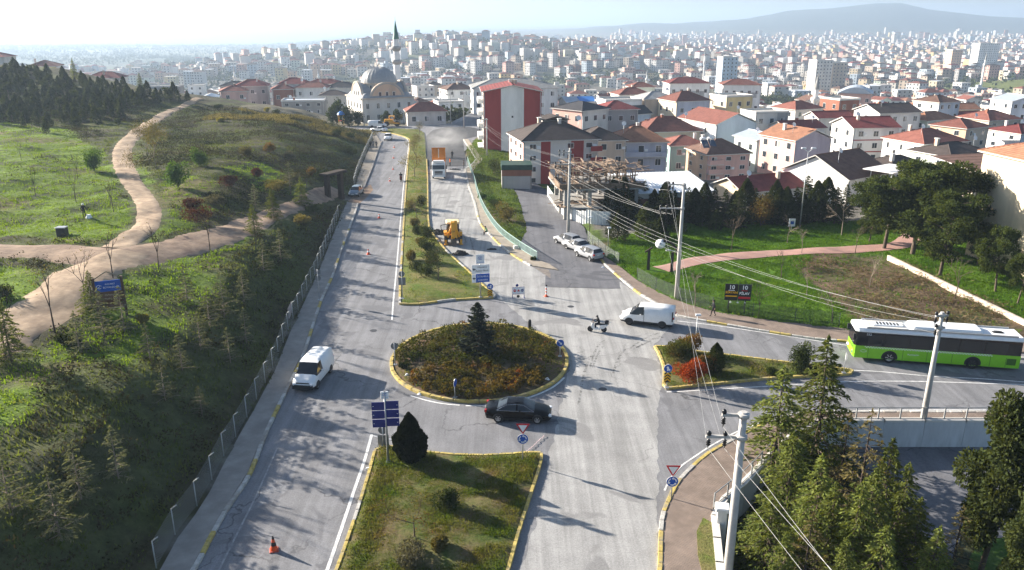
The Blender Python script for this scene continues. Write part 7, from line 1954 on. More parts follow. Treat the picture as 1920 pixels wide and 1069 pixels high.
# ---------------------------------------------------------------- motorbikes
def bike(name, label, loc, rz, scooter=True):
    r = empty(name, (loc[0], loc[1], 0), rz, label, 'motorbike')
    col = WHT if scooter else paint('bike_red', (.12, .02, .02))
    for x in (.68, -.62): wheel(r, x, .0, .27, .13, RIM_D, 1)
    m = MB(); m.prism([(.55, .9), (.42, .95), (.25, .45), (-.3, .38), (-.3, .3), (.35, .28), (.62, .55)], 'y', -.24, .24); m.prism([(-.2, .4), (-.2, .72), (-.75, .8), (-.95, .7), (-.55, .38)], 'y', -.22, .22); m.build('body', col, r)
    m = MB(); m.bbox(-.75, .0, -.15, .15, .74, .84, .05); m.build('seat', BLACKP, r)
    m = MB(); m.tube((.68, 0, .27), (.45, 0, 1.02), .04, .04, 6); m.tube((.42, -.34, 1.04), (.42, .34, 1.04), .02, .02, 6); m.build('handlebar', BLACKP, r)
    m = MB(); m.prism([(.58, .95), (.50, 1.3), (.47, 1.3), (.54, .95)], 'y', -.2, .2); m.build('windshield', CARGLASS, r)
    m = MB(); m.bbox(-1.05, -.68, -.2, .2, .84, 1.18, .05); m.build('top_box', col if not scooter else BLACKP, r)
    m = MB(); m.cbox((.62, 0, .84), (.06, .18, .12)); m.build('headlight', LAMP, r)
    return r
sc_loc = G(1120, 622); SC_RZ = heading((1120, 622), (1100, 616))
bike('motor_scooter', 'white motor scooter crossing the milled junction', sc_loc, R(172))
mb_loc = G(752, 340); bike('motorbike', 'dark motorbike riding up the left carriageway', mb_loc, R(96), False)

# ================================================================ fences, walls, signs, poles
FPOST = M('fence_post', (.40, .42, .42), .5, .4, var=.12)
def mesh_wire(name, c, gap=.12):
    """woven wire: thin strands drawn by a cut-out of the sheet"""
    m, nt, b = _nt(name)
    b.inputs['Base Color'].default_value = (*c, 1); b.inputs['Roughness'].default_value = .6
    v = _pos(nt)
    vals = []
    for ax in ((1, 0, 1), (1, 0, -1)):
        d = nt.nodes.new('ShaderNodeVectorMath'); d.operation = 'DOT_PRODUCT'; d.inputs[1].default_value = (ax[0] / gap, ax[1], ax[2] / gap)
        nt.links.new(v, d.inputs[0])
        f = _math(nt, 'FRACT', d.outputs['Value']); vals.append(_math(nt, 'LESS_THAN', f, .17))
    a = _math(nt, 'MAXIMUM', vals[0], vals[1])
    nt.links.new(a, b.inputs['Alpha'])
    return m
WIRE_M = mesh_wire('woven_wire', (.20, .22, .22))
def wire_fence(name, label, line, step, h, arm=True, post=FPOST, panel=WIRE_M, zf=hz, post_r=.035):
    L = resample(line, step)
    r = empty(name, (*L[0][:2], zf(*L[0][:2])), 0, label, 'fence')
    o = r.location.copy()
    pm = MB(); pm.tube((0, 0, -.3), (0, 0, h), post_r, post_r, 6)
    if arm: pm.tube((0, 0, h), (.34, 0, h + .26), post_r, post_r, 6)
    pmesh = pm.mesh('post', post)
    for i, p in enumerate(L):
        a = Vector(L[max(0, i-1)][:2]); b = Vector(L[min(len(L)-1, i+1)][:2]); d = b - a
        q = (p[0] - o.x, p[1] - o.y, zf(*p[:2]) - o.z)
        inst('post', pmesh, r, q, (0, 0, math.atan2(d.y, d.x) - math.pi / 2))
        if i + 1 < len(L):
            e = L[i+1]; ln = math.dist(p[:2], e[:2]); z0, z1 = zf(*p[:2]) - o.z, zf(*e[:2]) - o.z
            w = MB(); w.add([(0, 0, .05), (ln, 0, .05 + z1 - z0), (ln, 0, h + z1 - z0), (0, 0, h)], [(0, 1, 2, 3)])
            wo = w.build('wire_panel', panel, r, q, math.atan2(e[1] - p[1], e[0] - p[0]))
    return r
wf = [(p[0] - .35, p[1]) for p in WALK_L]
wire_fence('wire_fence', 'tall wire mesh fence with bent post tops along the left pavement', smooth_line(wf[1:15], 4), 2.9, 1.7)
wire_fence('wire_fence', 'far stretch of wire fence beyond the hill gateway', smooth_line(wf[16:], 4), 2.9, 1.7)
# hanging banner on the fence
p = G(546, 600); r = empty('banner', (p[0] + .0, p[1], .2), R(96), 'faded red and white banner tied to the wire fence', 'banner')
m = MB(); m.add([(-1.2, 0, .3), (1.2, 0, .25), (1.2, .05, 1.35), (-1.2, .03, 1.4)], [(0, 1, 2, 3)]); m.build('cloth', M('banner_cloth', (.55, .48, .47), .8, var=.2, scale=3, col2=(.40, .10, .10)), r)
m = MB(); [m.tube((x, 0, z), (x + .1 * (1 if x > 0 else -1), .02, z + .05), .012, .012, 4) for x in (-1.2, 1.2) for z in (.3, 1.36)]; m.build('tie', BLACKP, r)
# green railing of the right pavement
GRNR = M('railing_mint', (.40, .55, .50), .55, .1, var=.1, scale=3, col2=(.5, .6, .57))
def railing(name, label, line, step, h, mat, post_r=.03, bars=9, full=True):
    L = resample(line, step); r = empty(name, (L[0][0], L[0][1], .14), 0, label, 'railing')
    o = Vector((L[0][0], L[0][1]))
    pm = MB(); pm.box(-post_r, post_r, -post_r, post_r, 0, h); pmesh = pm.mesh('post', mat)
    pan = MB(); pan.box(0, 1, -.02, .02, h - .06, h); pan.box(0, 1, -.02, .02, .08, .13)
    if not bars: pan.box(0, .03, -.02, .02, .13, h - .06); pan.box(.97, 1, -.02, .02, .13, h - .06)
    for k in range(bars): x = (k + .5) / bars; pan.box(x - .012 / step, x + .012 / step, -.012, .012, .13, h - .06)
    pmsh = pan.mesh('rail_panel', mat)
    for i, p in enumerate(L):
        inst('post', pmesh, r, (p[0] - o.x, p[1] - o.y, 0))
        if i + 1 < len(L):
            e = L[i+1]; inst('rail_panel', pmsh, r, (p[0] - o.x, p[1] - o.y, 0), (0, 0, math.atan2(e[1] - p[1], e[0] - p[0])), (math.dist(p, e), 1, 1))
    return r
railing('railing', 'mint green railing along the right pavement above the side road', [(p[0] - .15, p[1]) for p in smooth_line(RAIL_R[:8], 5)], 1.8, 1.05, GRNR, .03, 12)
# the white retaining wall and its tube railing
WALLP = M('retaining_plaster', (.56, .58, .59), .85, var=.2, scale=.8, col2=(.33, .34, .33), streak=True, bump=.15, bscale=8)
def retaining():
    r = empty('retaining_wall', (WALL_TOP[4][0], WALL_TOP[4][1], YARD_Z), 0, 'whitewashed retaining wall below the lower road', 'wall')
    o = Vector((WALL_TOP[4][0], WALL_TOP[4][1])); L = [Vector(p) for p in resample(WALL_TOP[:6], 2.2) + resample(WALL_TOP[6:10], 3.0)]
    for a, b in zip(L, L[1:]):
        d = b - a; rz = math.atan2(d.y, d.x); mid = (a + b) / 2 - o
        m = MB(); m.box(-d.length / 2 + .012, d.length / 2 - .012, -.17, .17, -.5, 2.12); m.build('wall_section', WALLP, r, (mid.x, mid.y, 0), rz)
        m = MB(); m.box(-d.length / 2 - .05, d.length / 2 + .05, -.22, .22, 2.125, 2.30); m.build('coping', WM['offwhite'], r, (mid.x, mid.y, 0), rz)
retaining()
railing('railing', 'grey tube railing of square frames on top of the white wall', [(p[0], p[1]) for p in smooth_line(WALL_TOP[4:10], 3)], 1.62, 1.0, M('railing_grey', (.38, .39, .39), .5, .4, var=.1), .04, 0)
railing('railing', 'grey tube railing stepping down to the paved corner', [(p[0], p[1]) for p in WALL_TOP[1:5]], 1.62, 1.0, MATS['railing_grey'], .04, 0)
p = G(1334, 965); r = empty('gate_pillar', (p[0] + .35, p[1] - .9, YARD_Z), R(-12), 'white concrete gate pillar beside the foreground power pole', 'pillar')
m = MB(); m.bbox(-.3, .3, -.3, .3, 0, 3.1, .04); m.build('shaft', WM['white'], r); m = MB(); m.bbox(-.42, .42, -.42, .42, 3.1, 3.32, .06); m.build('cap', WM['white'], r)
# low stone wall on the right, park fence
a = G(1665, 486, .2); b = G(1925, 612, .2)
r = empty('low_wall', (a[0], a[1], .1), math.atan2(b[1] - a[1], b[0] - a[0]), 'pale low wall running down behind the brushwood', 'wall')
ln = math.dist(a, b); k = 0
while k < 14:
    m = MB() if k == 0 else m
    if k == 0: m.bbox(0, ln / 14 - .02, -.18, .18, -.5, .62, .03); wm_ = m.mesh('wall_block', WM['beige'])
    inst('wall_block', wm_, r, (k * ln / 14, 0, 0)); k += 1
DKP = M('fence_dark', (.045, .06, .05), .6, .2, var=.1)
wire_fence('park_fence', 'thin dark wire fence between the park lawn and the pavement', smooth_line([(p[0], p[1] + .25) for p in WP_N[3:10]], 4), 4.0, 1.5, False, DKP, mesh_wire('park_wire', (.06, .075, .065), .2), lambda x, y: .1)
wire_fence('park_fence', 'dark wire fence beside the parked cars', [G(1101,452), G(1128,478), G(1160,498)], 2.6, 1.5, False, DKP, MATS.get('park_wire') or WIRE_M, lambda x, y: max(0, hz(x, y)))
# ---------------------------------------------------------------- signs
SB = M('sign_blue', (.015, .09, .42), .4, var=.05); SN = M('sign_navy', (.012, .02, .16), .4, var=.1); SWH = M('sign_white', (.80, .81, .82), .45, var=.05); SR = M('sign_red', (.55, .02, .03), .4, var=.05); SY = M('sign_yellow', (.80, .42, .01), .45, var=.05); SK = M('sign_black', (.012, .012, .012), .5, var=.1); SGR = M('sign_back', (.20, .21, .22), .5, .3, var=.12)
def pole(r, h, rad=.04, name='pole'):
    m = MB(); m.tube((0, 0, -.2), (0, 0, h), rad, rad, 8); m.bbox(-.16, .16, -.16, .16, 0, .05, .01); return m.build(name, METAL, r)
def disc(r, z, rad, mats, name='plate', y=-.06, rim=True):
    m = MB()
    m.tube((0, y + .02, z), (0, y, z), rad, rad, 28, 1); m.tube((0, y + .001, z), (0, y - .004, z), rad * .97, rad * .97, 28, 0)
    return m.build(name, mats, r)
def flat(r, pts, y, mat, name='symbol', z=0, x=0, th=.008):
    m = MB(); m.prism([(p[0] + x, p[1] + z) for p in pts], 'y', y - th, y); return m.build(name, mat, r)
def arrow_pts(L, w, hw, hl): return [(-w/2, -L/2), (w/2, -L/2), (w/2, L/2 - hl), (hw/2, L/2 - hl), (0, L/2), (-hw/2, L/2 - hl), (-w/2, L/2 - hl)]
def rot2(pts, a): return [(p[0] * math.cos(a) - p[1] * math.sin(a), p[0] * math.sin(a) + p[1] * math.cos(a)) for p in pts]
def crest(r, y, x, z, s, mat):
    """municipal mark: a wavy ring over a line of lettering"""
    m = MB(); m.path([(x + s * .5 * math.cos(t), y, z + s * .16 + s * .34 * math.sin(t)) for t in np.linspace(.4, 5.6, 12)], s * .05, 4); m.path([(x - s * .2, y, z - .05 * s), (x + s * .1, y, z + .2 * s), (x + s * .25, y, z + .35 * s)], s * .06, 4)
    return m.build('emblem', mat, r)
def sign_root(name, label, px, py, rz=0.0, z=0.0):
    c = G(px, py, z); return empty(name, (c[0], c[1], z), rz, label, 'sign')
# give-way with roundabout disc, two of them
for px, py, top, lab in ((980, 868, 794, 'give-way and roundabout sign on the lower median'), (1258, 938, 872, 'give-way and roundabout sign at the paved corner')):
    c = G(px, py); h = zat(top, c[1]); r = sign_root('road_sign', lab, px, py, R(-2))
    pole(r, h - .1)
    zc = h - 1.12
    disc(r, zc, .36, [SB, SWH], 'roundabout_plate')
    for k in range(3):
        a = k * 2.094; arc = [(.20 * math.cos(a + t), .20 * math.sin(a + t)) for t in np.linspace(0, 1.25, 6)] + [(.265 * math.cos(a + t), .265 * math.sin(a + t)) for t in np.linspace(1.25, 0, 6)]
        flat(r, arc, -.066, SWH, 'arrow', zc); tp = a + 1.3; flat(r, [(.13 * math.cos(tp), .13 * math.sin(tp)), (.33 * math.cos(tp), .33 * math.sin(tp)), (.24 * math.cos(tp + .5), .24 * math.sin(tp + .5))], -.066, SWH, 'arrow', zc)
    flat(r, [(-.46, .38), (.46, .38), (0, -.4)], -.05, SR, 'triangle', h - .38); flat(r, [(-.30, .28), (.30, .28), (0, -.23)], -.06, SWH, 'triangle_field', h - .38)
# keep-right disc and keep-left boards
c = G(1050, 668); r = sign_root('road_sign', 'blue disc with a slanting white arrow at the right end of the roundabout', 1050, 668, 0, .25); h = zat(632, c[1]) - .25
pole(r, h); disc(r, h - .3, .33, [SB, SWH]); flat(r, rot2(arrow_pts(.46, .09, .26, .18), R(-135)), -.066, SWH, 'arrow', h - .3)
for px, py, top, lab in ((1250, 727, 679, 'blue keep-left disc over a yellow chevron board on the splitter island'), (919, 556, 528, 'blue two-arrow disc over a chevron board at the median tip')):
    c = G(px, py); h = zat(top, c[1]) - .2; r = sign_root('road_sign', lab, px, py, R(0), .2)
    pole(r, h); disc(r, h - .34, .34, [SB, SWH]); flat(r, arrow_pts(.42, .09, .24, .16), -.066, SWH, 'arrow', h - .34, -.03 if px > 1000 else .08)
    flat(r, rot2(arrow_pts(.3, .09, .22, .14), R(215 if px > 1000 else 90)), -.067, SWH, 'arrow', h - .42, .08 if px > 1000 else -.1)
    m = MB(); m.box(-.26, .26, -.05, -.03, h - 1.55, h - .72); m.build('chevron_board', SK, r)
    for k in range(3): flat(r, [(-.26, 0), (0, .2), (.26, 0), (.26, .13), (0, .33), (-.26, .13)], -.056, SY, 'chevron', h - 1.53 + k * .25)
m = MB()
# sign backs: grey discs seen from behind
for px, py, top, lab, two in ((741, 684, 641, 'back of a round sign on the left end of the roundabout', False), (719, 836, 797, 'back of a grey sign pair behind the blue panels', True), (755, 560, 507, 'back of a double sign on the upper median', True)):
    c = G(px, py); h = zat(top, c[1]) - .15; r = sign_root('road_sign', lab, px, py, 0, .15); pole(r, h)
    m = MB(); m.tube((0, .05, h - .28), (0, .07, h - .28), .32, .32, 24); m.build('plate', SGR, r)
    if two: m = MB(); m.box(-.38, .38, .05, .07, h - 1.5, h - .66); m.build('lower_plate', SGR, r)
c = G(853, 742); r = sign_root('road_sign', 'narrow blue sign seen edge-on among the near roundabout shrubs', 853, 745, R(72), .25); h = zat(703, c[1]) - .25
pole(r, h); disc(r, h - .3, .32, [SB, SWH])
c = G(1577, 697); r = sign_root('road_sign', 'white sign seen edge-on at the pointed tip of the splitter island', 1582, 699, R(78), .2); h = zat(655, c[1]) - .2
pole(r, h, .03); disc(r, h - .35, .34, [SWH, SGR])
c = G(594, 562); r = sign_root('road_sign', 'small sign pair leaning on the left pavement by the fence', 599, 562, R(5), .13); h = zat(505, c[1])
pole(r, h, .03); m = MB(); m.tube((0, .05, h - 1.0), (0, .07, h - 1.0), .32, .32, 20); m.box(-.34, .34, .05, .07, h - .55, h - .1); m.build('plate', SGR, r)
# six navy panels on one mast
c = G(728, 866); r = sign_root('panel_sign', 'six dark blue panels on a mast with a municipal plate on top', 728, 866, R(4), .2); h = zat(730, c[1]) - .2
pole(r, h, .075); zp = h - .62
for i in range(3):
    for s in (-1, 1):
        m = MB(); x0, x1 = (.05, .87) if s > 0 else (-.87, -.05)
        zz = zp - .62 * (i + 1) + .03 * s; m.box(x0, x1, -.1, -.07, zz, zz + .56); m.build('panel', SN, r)
        m = MB(); m.box((x1 - .14) if s > 0 else x0 + .06, (x1 - .06) if s > 0 else x0 + .14, -.108, -.1, zz + .26, zz + .29); m.build('panel_mark', SWH, r)
m = MB(); m.bbox(-.25, .25, -.05, .05, h - .5, h, .02); m.build('top_plate', SWH, r); crest(r, -.06, 0, h - .24, .3, SB)
inst('lettering', text_mesh('KOCAELİ', .09, SB), r, (0, -.058, h - .42), (math.pi / 2, 0, 0))
# direction sign on the upper median
c = G(901, 557); r = sign_root('direction_sign', 'white and blue direction sign on a tall mast at the median tip', 901, 557, R(12), .2); h = zat(474, c[1]) - .2
pole(r, h, .07)
m = MB(); m.bbox(-.45, .45, -.1, -.04, h - 1.0, h - .02, .03); m.build('top_plate', SWH, r); crest(r, -.12, 0, h - .45, .45, SB); inst('lettering', text_mesh('KOCAELİ', .16, SB), r, (0, -.105, h - .85), (math.pi / 2, 0, 0))
m = MB(); m.box(-.9, .98, -.1, -.06, h - 2.05, h - 1.12); m.build('white_panel', SWH, r); inst('lettering', text_mesh('Hastane', .3, SK), r, (.2, -.104, h - 1.38), (math.pi / 2, 0, 0)); inst('lettering', text_mesh('Kültür Merk.', .27, SK), r, (.2, -.104, h - 1.78), (math.pi / 2, 0, 0))
m = MB(); m.box(-.9, -.48, -.1, -.06, h - 3.05, h - 2.12); m.build('arrow_panel', SWH, r)
m = MB(); m.box(-.47, .98, -.1, -.06, h - 3.05, h - 2.12); m.build('blue_panel', SB, r); inst('lettering', text_mesh('İSTANBUL', .26, SWH), r, (.26, -.104, h - 2.42), (math.pi / 2, 0, 0)); inst('lettering', text_mesh('ANKARA', .26, SWH), r, (.26, -.104, h - 2.8), (math.pi / 2, 0, 0))
for zz in (h - 1.6, h - 2.6): flat(r, rot2(arrow_pts(.34, .1, .3, .2), R(90)), -.104, SK, 'arrow', zz, -.68)
# barrier with three small signs
c = G(972, 558); r = sign_root('work_barrier', 'white trestle barrier with three small traffic signs and a disc on top', 972, 559, R(8)); 
m = MB()
for s in (-1, 1): m.box(s * .62 - .025, s * .62 + .025, -.03, .03, 0, 1.25); m.box(s * .62 - .025, s * .62 + .025, -.3, .3, 0, .04)
m.build('leg', SN, r)
m = MB(); m.box(-.62, .62, -.06, -.035, .52, 1.2); m.build('board', SWH, r); m = MB(); m.box(-.62, .62, -.062, -.036, .45, .5); m.box(-.62, .62, -.062, -.036, 1.21, 1.25); m.build('board_edge', SN, r)
for x, a in ((-.4, SR), (.4, SN)): m = MB(); m.tube((x, -.06, .87), (x, -.07, .87), .15, .15, 18); m.build('small_sign', a, r); m = MB(); m.box(x - .1, x + .1, -.078, -.07, .85, .89); m.build('sign_bar', SWH, r)
flat(r, [(-.15, -.1), (.15, -.1), (0, .15)], -.062, SR, 'small_sign', .87)
m = MB(); m.tube((-.15, -.02, 1.45), (-.15, -.04, 1.45), .15, .15, 18); m.tube((-.15, 0, 1.2), (-.15, 0, 1.4), .02, .02, 5); m.build('top_disc', SN, r)
m = MB(); m.tube((-.05, -.2, .28), (-.05, -.22, .28), .16, .16, 14); m.build('hub_cap', BLACKP, r)
# black billboard
c = G(1380, 588, .1); r = empty('billboard', (c[0], c[1], .1), R(-8), 'black billboard with the number 10 twice on the park lawn', 'billboard')
bw, z0, z1 = 1.25, 1.3, 3.0
zb = zat(533, c[1]); z1 = zb - .1; z0 = z1 - 1.7
for s in (-1, 1):
    m = MB(); m.box(.02 if s > 0 else -bw * 1.02, bw * 1.02 if s > 0 else -.02, -.05, .05, z0, z1); m.build('panel', SK if s < 0 else M('billboard_slate', (.02, .026, .03), .5, var=.1), r)
    inst('lettering', text_mesh('10', .58, SWH, bold=.015), r, (s * bw * .5, -.056, z1 - .34), (math.pi / 2, 0, 0))
    m = MB(); m.box(s * bw * .5 - .3, s * bw * .5 + .3, -.057, -.052, z1 - .68, z1 - .62); m.build('rule', SWH if s < 0 else SR, r)
inst('lettering', text_mesh('BİRYAN', .32, SY, bold=.008), r, (-bw * .5, -.056, z1 - .88), (math.pi / 2, 0, 0)); inst('lettering', text_mesh('PİLAV', .36, SWH, bold=.01), r, (bw * .5, -.056, z1 - .95), (math.pi / 2, 0, 0))
m = MB(); m.box(-bw * .95, -.08, -.057, -.052, z0 + .38, z0 + .5); m.build('rule', SY, r); m = MB(); m.box(.08, bw * .98, -.057, -.052, z0 + .2, z0 + .42); m.build('rule', SR, r)
for x in (-.8, .8): m = MB(); m.tube((x, .06, -.2), (x, .06, z1), .05, .05, 6); m.tube((x, 1.0, -.1), (x, .08, z0 + .5), .03, .03, 5); m.build('leg', DARKM, r)
for x in (-.7, 0, .7): m = MB(); m.cbox((x, -.35, z0 - .1), (.16, .12, .1)); m.tube((x, -.35, z0 - .1), (x, 0, z0 - .02), .015, .015, 4); m.build('floodlight', SWH, r)
# municipal board on the hill
c = GT(212, 592); r = empty('park_board', (c[0], c[1], c[2]), R(22), 'tilted wooden notice board with a blue band on the left bank', 'sign')
hb2 = zat(520, c[1]) - c[2]; WOOD = M('board_wood', (.10, .06, .04), .8, var=.3, scale=4)
for x in (-1.05, 1.05): m = MB(); m.box(x - .1, x + .1, -.1, .1, -.4, hb2); m.build('post', WOOD, r)
m = MB(); m.box(-.95, .95, -.05, .03, hb2 - 1.2, hb2 - .28); m.build('blue_band', SB, r); m = MB(); m.box(-.95, .95, -.05, .03, hb2 - 2.6, hb2 - 1.21); m.build('brown_panel', M('board_brown', (.13, .07, .045), .7, var=.15), r)
crest(r, -.07, -.68, hb2 - .82, .42, SWH); inst('lettering', text_mesh('KOCAELİ', .17, SWH), r, (.15, -.056, hb2 - .58), (math.pi / 2, 0, 0)); inst('lettering', text_mesh('BÜYÜKŞEHİR', .2, SWH), r, (.22, -.056, hb2 - .86), (math.pi / 2, 0, 0))
TAN = M('lettering_tan', (.5, .4, .3), .6, var=.1)
inst('lettering', text_mesh('Orhangazi', .22, TAN), r, (.1, -.056, hb2 - 1.5), (math.pi / 2, 0, 0)); inst('lettering', text_mesh('Mesire Alanı', .2, TAN), r, (.1, -.056, hb2 - 1.82), (math.pi / 2, 0, 0))
m = MB(); m.tube((-1.1, 0, hb2 - .15), (0, 0, hb2 + .5), .05, .05, 5); m.tube((1.1, 0, hb2 - .15), (0, 0, hb2 + .5), .05, .05, 5); m.tube((-1.0, 0, hb2 - 2.7), (1.0, 0, hb2 - 2.68), .05, .05, 5); m.build('gable_rail', M('rail_pale', (.32, .25, .16), .8, var=.2), r)
# wooden gateway of the hill and park arch
c = GT(628, 372); r = empty('wooden_gateway', (c[0], c[1], c[2]), R(62), 'dark timber gateway with a roof beside the hill entrance', 'gate')
for x in (-1.6, 1.6): m = MB(); m.box(x - .35, x + .35, -.35, .35, -.5, 4.0); m.build('post', BARK_DARK, r)
m = MB(); m.prism([(-.9, 4.0), (.9, 4.0), (.75, 4.35), (-.75, 4.35)], 'x', -2.4, 2.4); m.build('lintel_roof', BARK_DARK, r)
c = G(1237, 510, .1); r = empty('park_arch', (c[0], c[1], .1), R(-14), 'park arch of two dark posts with a pale disc lamp', 'gate')
for x in (-1.35, 1.35): m = MB(); m.box(x - .16, x + .16, -.16, .16, -.2, 2.5); m.build('post', BARK_DARK, r)
m = MB(); m.path([(1.6 * math.cos(t) * 1.15, 0, 2.5 + 1.3 * math.sin(t)) for t in np.linspace(-.2, 1.45, 8)], .14, 6); m.path([(-1.8, 0, 2.3), (-1.0, 0, 2.9)], .12, 6); m.build('arch_beam', BARK_DARK, r)
m = MB(); m.lathe([(.0, .0), (.5, .02), (.58, .1), (.1, .2)], 18, 0); m.v = [tuple(Matrix.Translation((-.1, -.1, 3.4)) @ Matrix.Rotation(R(60), 4, 'X') @ Vector(p)) for p in m.v]; m.build('disc_lamp', SWH, r)
c = G(1484, 428, .1); r = empty('park_sign', (c[0], c[1], hz(c[0], c[1])), 0, 'small white sign with a blue mark before the firs', 'sign'); pole(r, .9, .03)
m = MB(); m.bbox(-.45, .45, -.05, .05, .6, 1.7, .02); m.build('plate', SWH, r); m = MB(); m.box(-.25, .25, -.06, -.052, .9, 1.35); m.build('emblem', SB, r)
# cones and the tall striped post
CO = M('cone_orange', (.72, .09, .02), .55, var=.1)
def cone(px, py, lab, s=1.0, tip=None, lean=0.0):
    c = G(px, py); r = empty('traffic_cone', (c[0], c[1], .012), 0, lab, 'cone', 'cones along the left carriageway', s); r.rotation_euler = (lean, 0, .3)
    m = MB(); m.bbox(-.2, .2, -.2, .2, 0, .04, .02); m.build('base', CO if not tip else M('cone_base_dull', (.40, .07, .04), .7, var=.2), r)
    for z0, z1, mt in ((.04, .26, CO), (.262, .44, SWH if not tip else BLACKP), (.442, .58, CO), (.582, .72, BLACKP if tip else SWH)):
        f = lambda z: .15 * (1 - z / .78) + .018
        m = MB(); m.lathe([(f(z0), z0), (f(z1), z1)], 14, 0); m.build('sleeve', mt, r)
cone(514, 1032, 'dirty dark-topped cone on the shaded road in the foreground', 1.25, True); cone(691, 477, 'red cone on the left road, middle of the slope', 1.15); cone(711, 409, 'red cone beyond the first on the left road', 1.1)
cone(731, 340, 'cone lying near the motorbike', 1.0); cone(737, 318, 'cone on the left road behind the motorbike', .9); cone(738, 297, 'cone on the left road below the far car', 1.0); cone(739, 277, 'farthest cone on the left road', 1.0)
c = G(1024, 556); r = empty('delineator_post', (c[0], c[1], .006), 0, 'tall orange and white striped post on the milled road', 'post')
m = MB(); m.lathe([(.24, 0), (.24, .06), (.1, .1)], 14, 0); m.build('base', CO, r)
for k in range(6): m = MB(); m.tube((0, 0, .1 + k * .17), (0, 0, .1 + k * .17 + .168), .075, .075, 12); m.build('sleeve', CO if k % 2 == 0 else SWH, r)
m = MB(); m.lathe([(.05, 1.12), (.1, 1.16), (.09, 1.3), (0, 1.34)], 10, 0); m.build('lamp', BLACKP, r)
# tyre stump on the roundabout, stone, tape, litter
c = G(993, 621); r = empty('bollard', (c[0], c[1], .3), 0, 'dark stub post on the far edge of the roundabout', 'post'); m = MB(); m.lathe([(.16, 0), (.17, .7), (.13, .85), (0, .88)], 12, 0); m.build('shaft', BLACKP, r)
c = G(967, 468); m = MB(); m.bbox(-.3, .3, -.22, .22, 0, .4, .06); o = m.build('stone_block', WM['offwhite'], None, (c[0], c[1], .14), .4); tag(o, 'whitish stone block on the pavement by the railing', 'stone')
m = MB(); t0 = [G(*p) for p in [(982, 852), (990, 846), (1000, 838), (1010, 828), (1022, 818)]]
m.path([(p[0], p[1], .05 + .06 * (i % 2)) for i, p in enumerate(smooth_line(t0, 4))], .02, 4); tag(m.build('barrier_tape', M('tape_red_white', (.75, .55, .55), .6, var=.3, scale=3)), 'crumpled red and white tape lying by the give-way sign', 'tape')
rnd = random.Random(8)
for px, py, lab in ((788, 740, 'small white scrap near the yellow kerb'), (763, 708, 'flat white box on the roundabout soil'), (815, 678, 'white plastic between the two shrub beds'), (1026, 716, 'white scrap at the right end of the roundabout'), (762, 552, 'white bag at the foot of the double sign'), (1130, 502, 'white bag on the pavement near the parked cars'), (690, 881, 'white scrap beside the edge line')):
    c = G(px, py); m = MB(); n = 7
    m.loft([[(.22 * (1 - t * .6) * math.cos(a) * rnd.uniform(.7, 1.2), .16 * (1 - t * .6) * math.sin(a) * rnd.uniform(.7, 1.2), t * .16) for a in np.linspace(0, 2 * math.pi, n, endpoint=False)] for t in (0, .5, 1)], 0)
    tag(m.build('litter', SWH, None, (c[0], c[1], .2 if 'soil' in lab or 'shrub' in lab or 'round' in lab else .02)), lab, 'litter')
c = GT(118, 442); r = empty('litter_bin', c, 0, 'dark square bin at the lower edge of the lawn', 'bin'); m = MB(); m.bbox(-.5, .5, -.4, .4, 0, .9, .05); m.build('box', DARKM, r); m = MB(); m.bbox(-.54, .54, -.44, .44, .9, 1.0, .03); m.build('lid', METAL, r)
# ---------------------------------------------------------------- power poles and wires
CONCP = M('pole_concrete', (.47, .45, .42), .85, var=.14, scale=2, bump=.15, bscale=14)
INS = M('insulator', (.02, .02, .022), .25, var=.1)
TOPS = {}
def power_pole(key, px, py, top, lab, arms, rb=.24, rt=.13, z=0.0, az=0.0, dist=None, lamp=None):
    c = G(px, py, z) if dist is None else (xat(px, dist, z), dist)
    h = zat(top, c[1]) - z
    r = empty('power_pole', (c[0], c[1], z), R(az), lab, 'pole', None)
    m = MB(); m.tube((0, 0, -.5), (0, 0, h), rb, rt, 12); m.build('shaft', CONCP, r)
    pts = []
    for zz, x0, x1, spots in arms:
        m = MB(); m.box(x0, x1, -.07, .07, h * zz - .08, h * zz + .06); m.tube((0, 0, h * zz - .12), (0, 0, h * zz + .1), rt * 1.7, rt * 1.7, 10); m.build('cross_arm', CONCP, r)
        for s in spots:
            m = MB(); m.lathe([(.02, 0), (.06, -.1), (.11, -.14), (.06, -.2), (.12, -.26), (.06, -.32), (.12, -.38), (.03, -.46), (.02, -.6)], 8, 0, (s, 0, h * zz - .08)); m.lathe([(.1, .06), (.13, .2), (.05, .3), (0, .32)], 8, 0, (s, 0, h * zz)); m.build('insulator', INS, r)
            a = R(az); pts.append((c[0] + s * math.cos(a), c[1] + s * math.sin(a), z + h * zz - .65))
    if lamp:
        m = MB(); m.tube((0, 0, h * lamp), (-1.0, -.3, h * lamp + .25), .04, .04, 6); m.cbox((-1.2, -.35, h * lamp + .24), (.5, .2, .12), 0, .3); m.build('street_lamp', METAL, r)
    TOPS[key] = pts
    return r
power_pole('A', 1357, 1090, 772, 'thick concrete power pole with three insulator pairs in the foreground', [(.985, -1.05, .2, (-.95,)), (.885, -1.75, .2, (-1.6, -.8))], .27, .17, YARD_Z, -2, dist=35.2)
power_pole('B', 1731, 787, 585, 'concrete power pole standing before the bus', [(.97, -.5, .5, (-.45, .45)), (.86, -.35, .4, (-.3,))], .24, .13, 0, 10)
power_pole('C', 1268, 562, 343, 'tall concrete power pole at the park pavement with a street lamp', [(.985, -1.6, .2, (-1.5, -1.1)), (.79, -2.3, .2, (-2.2, -1.6, -1.0))], .26, .13, 0, -6, lamp=.42)
power_pole('D', 1065, 447, 278, 'concrete power pole beside the parked cars', [(.96, -1.5, .2, (-1.4, -.8)), (.83, -2.0, .2, (-1.9, -1.2))], .24, .13, -.2, 0)
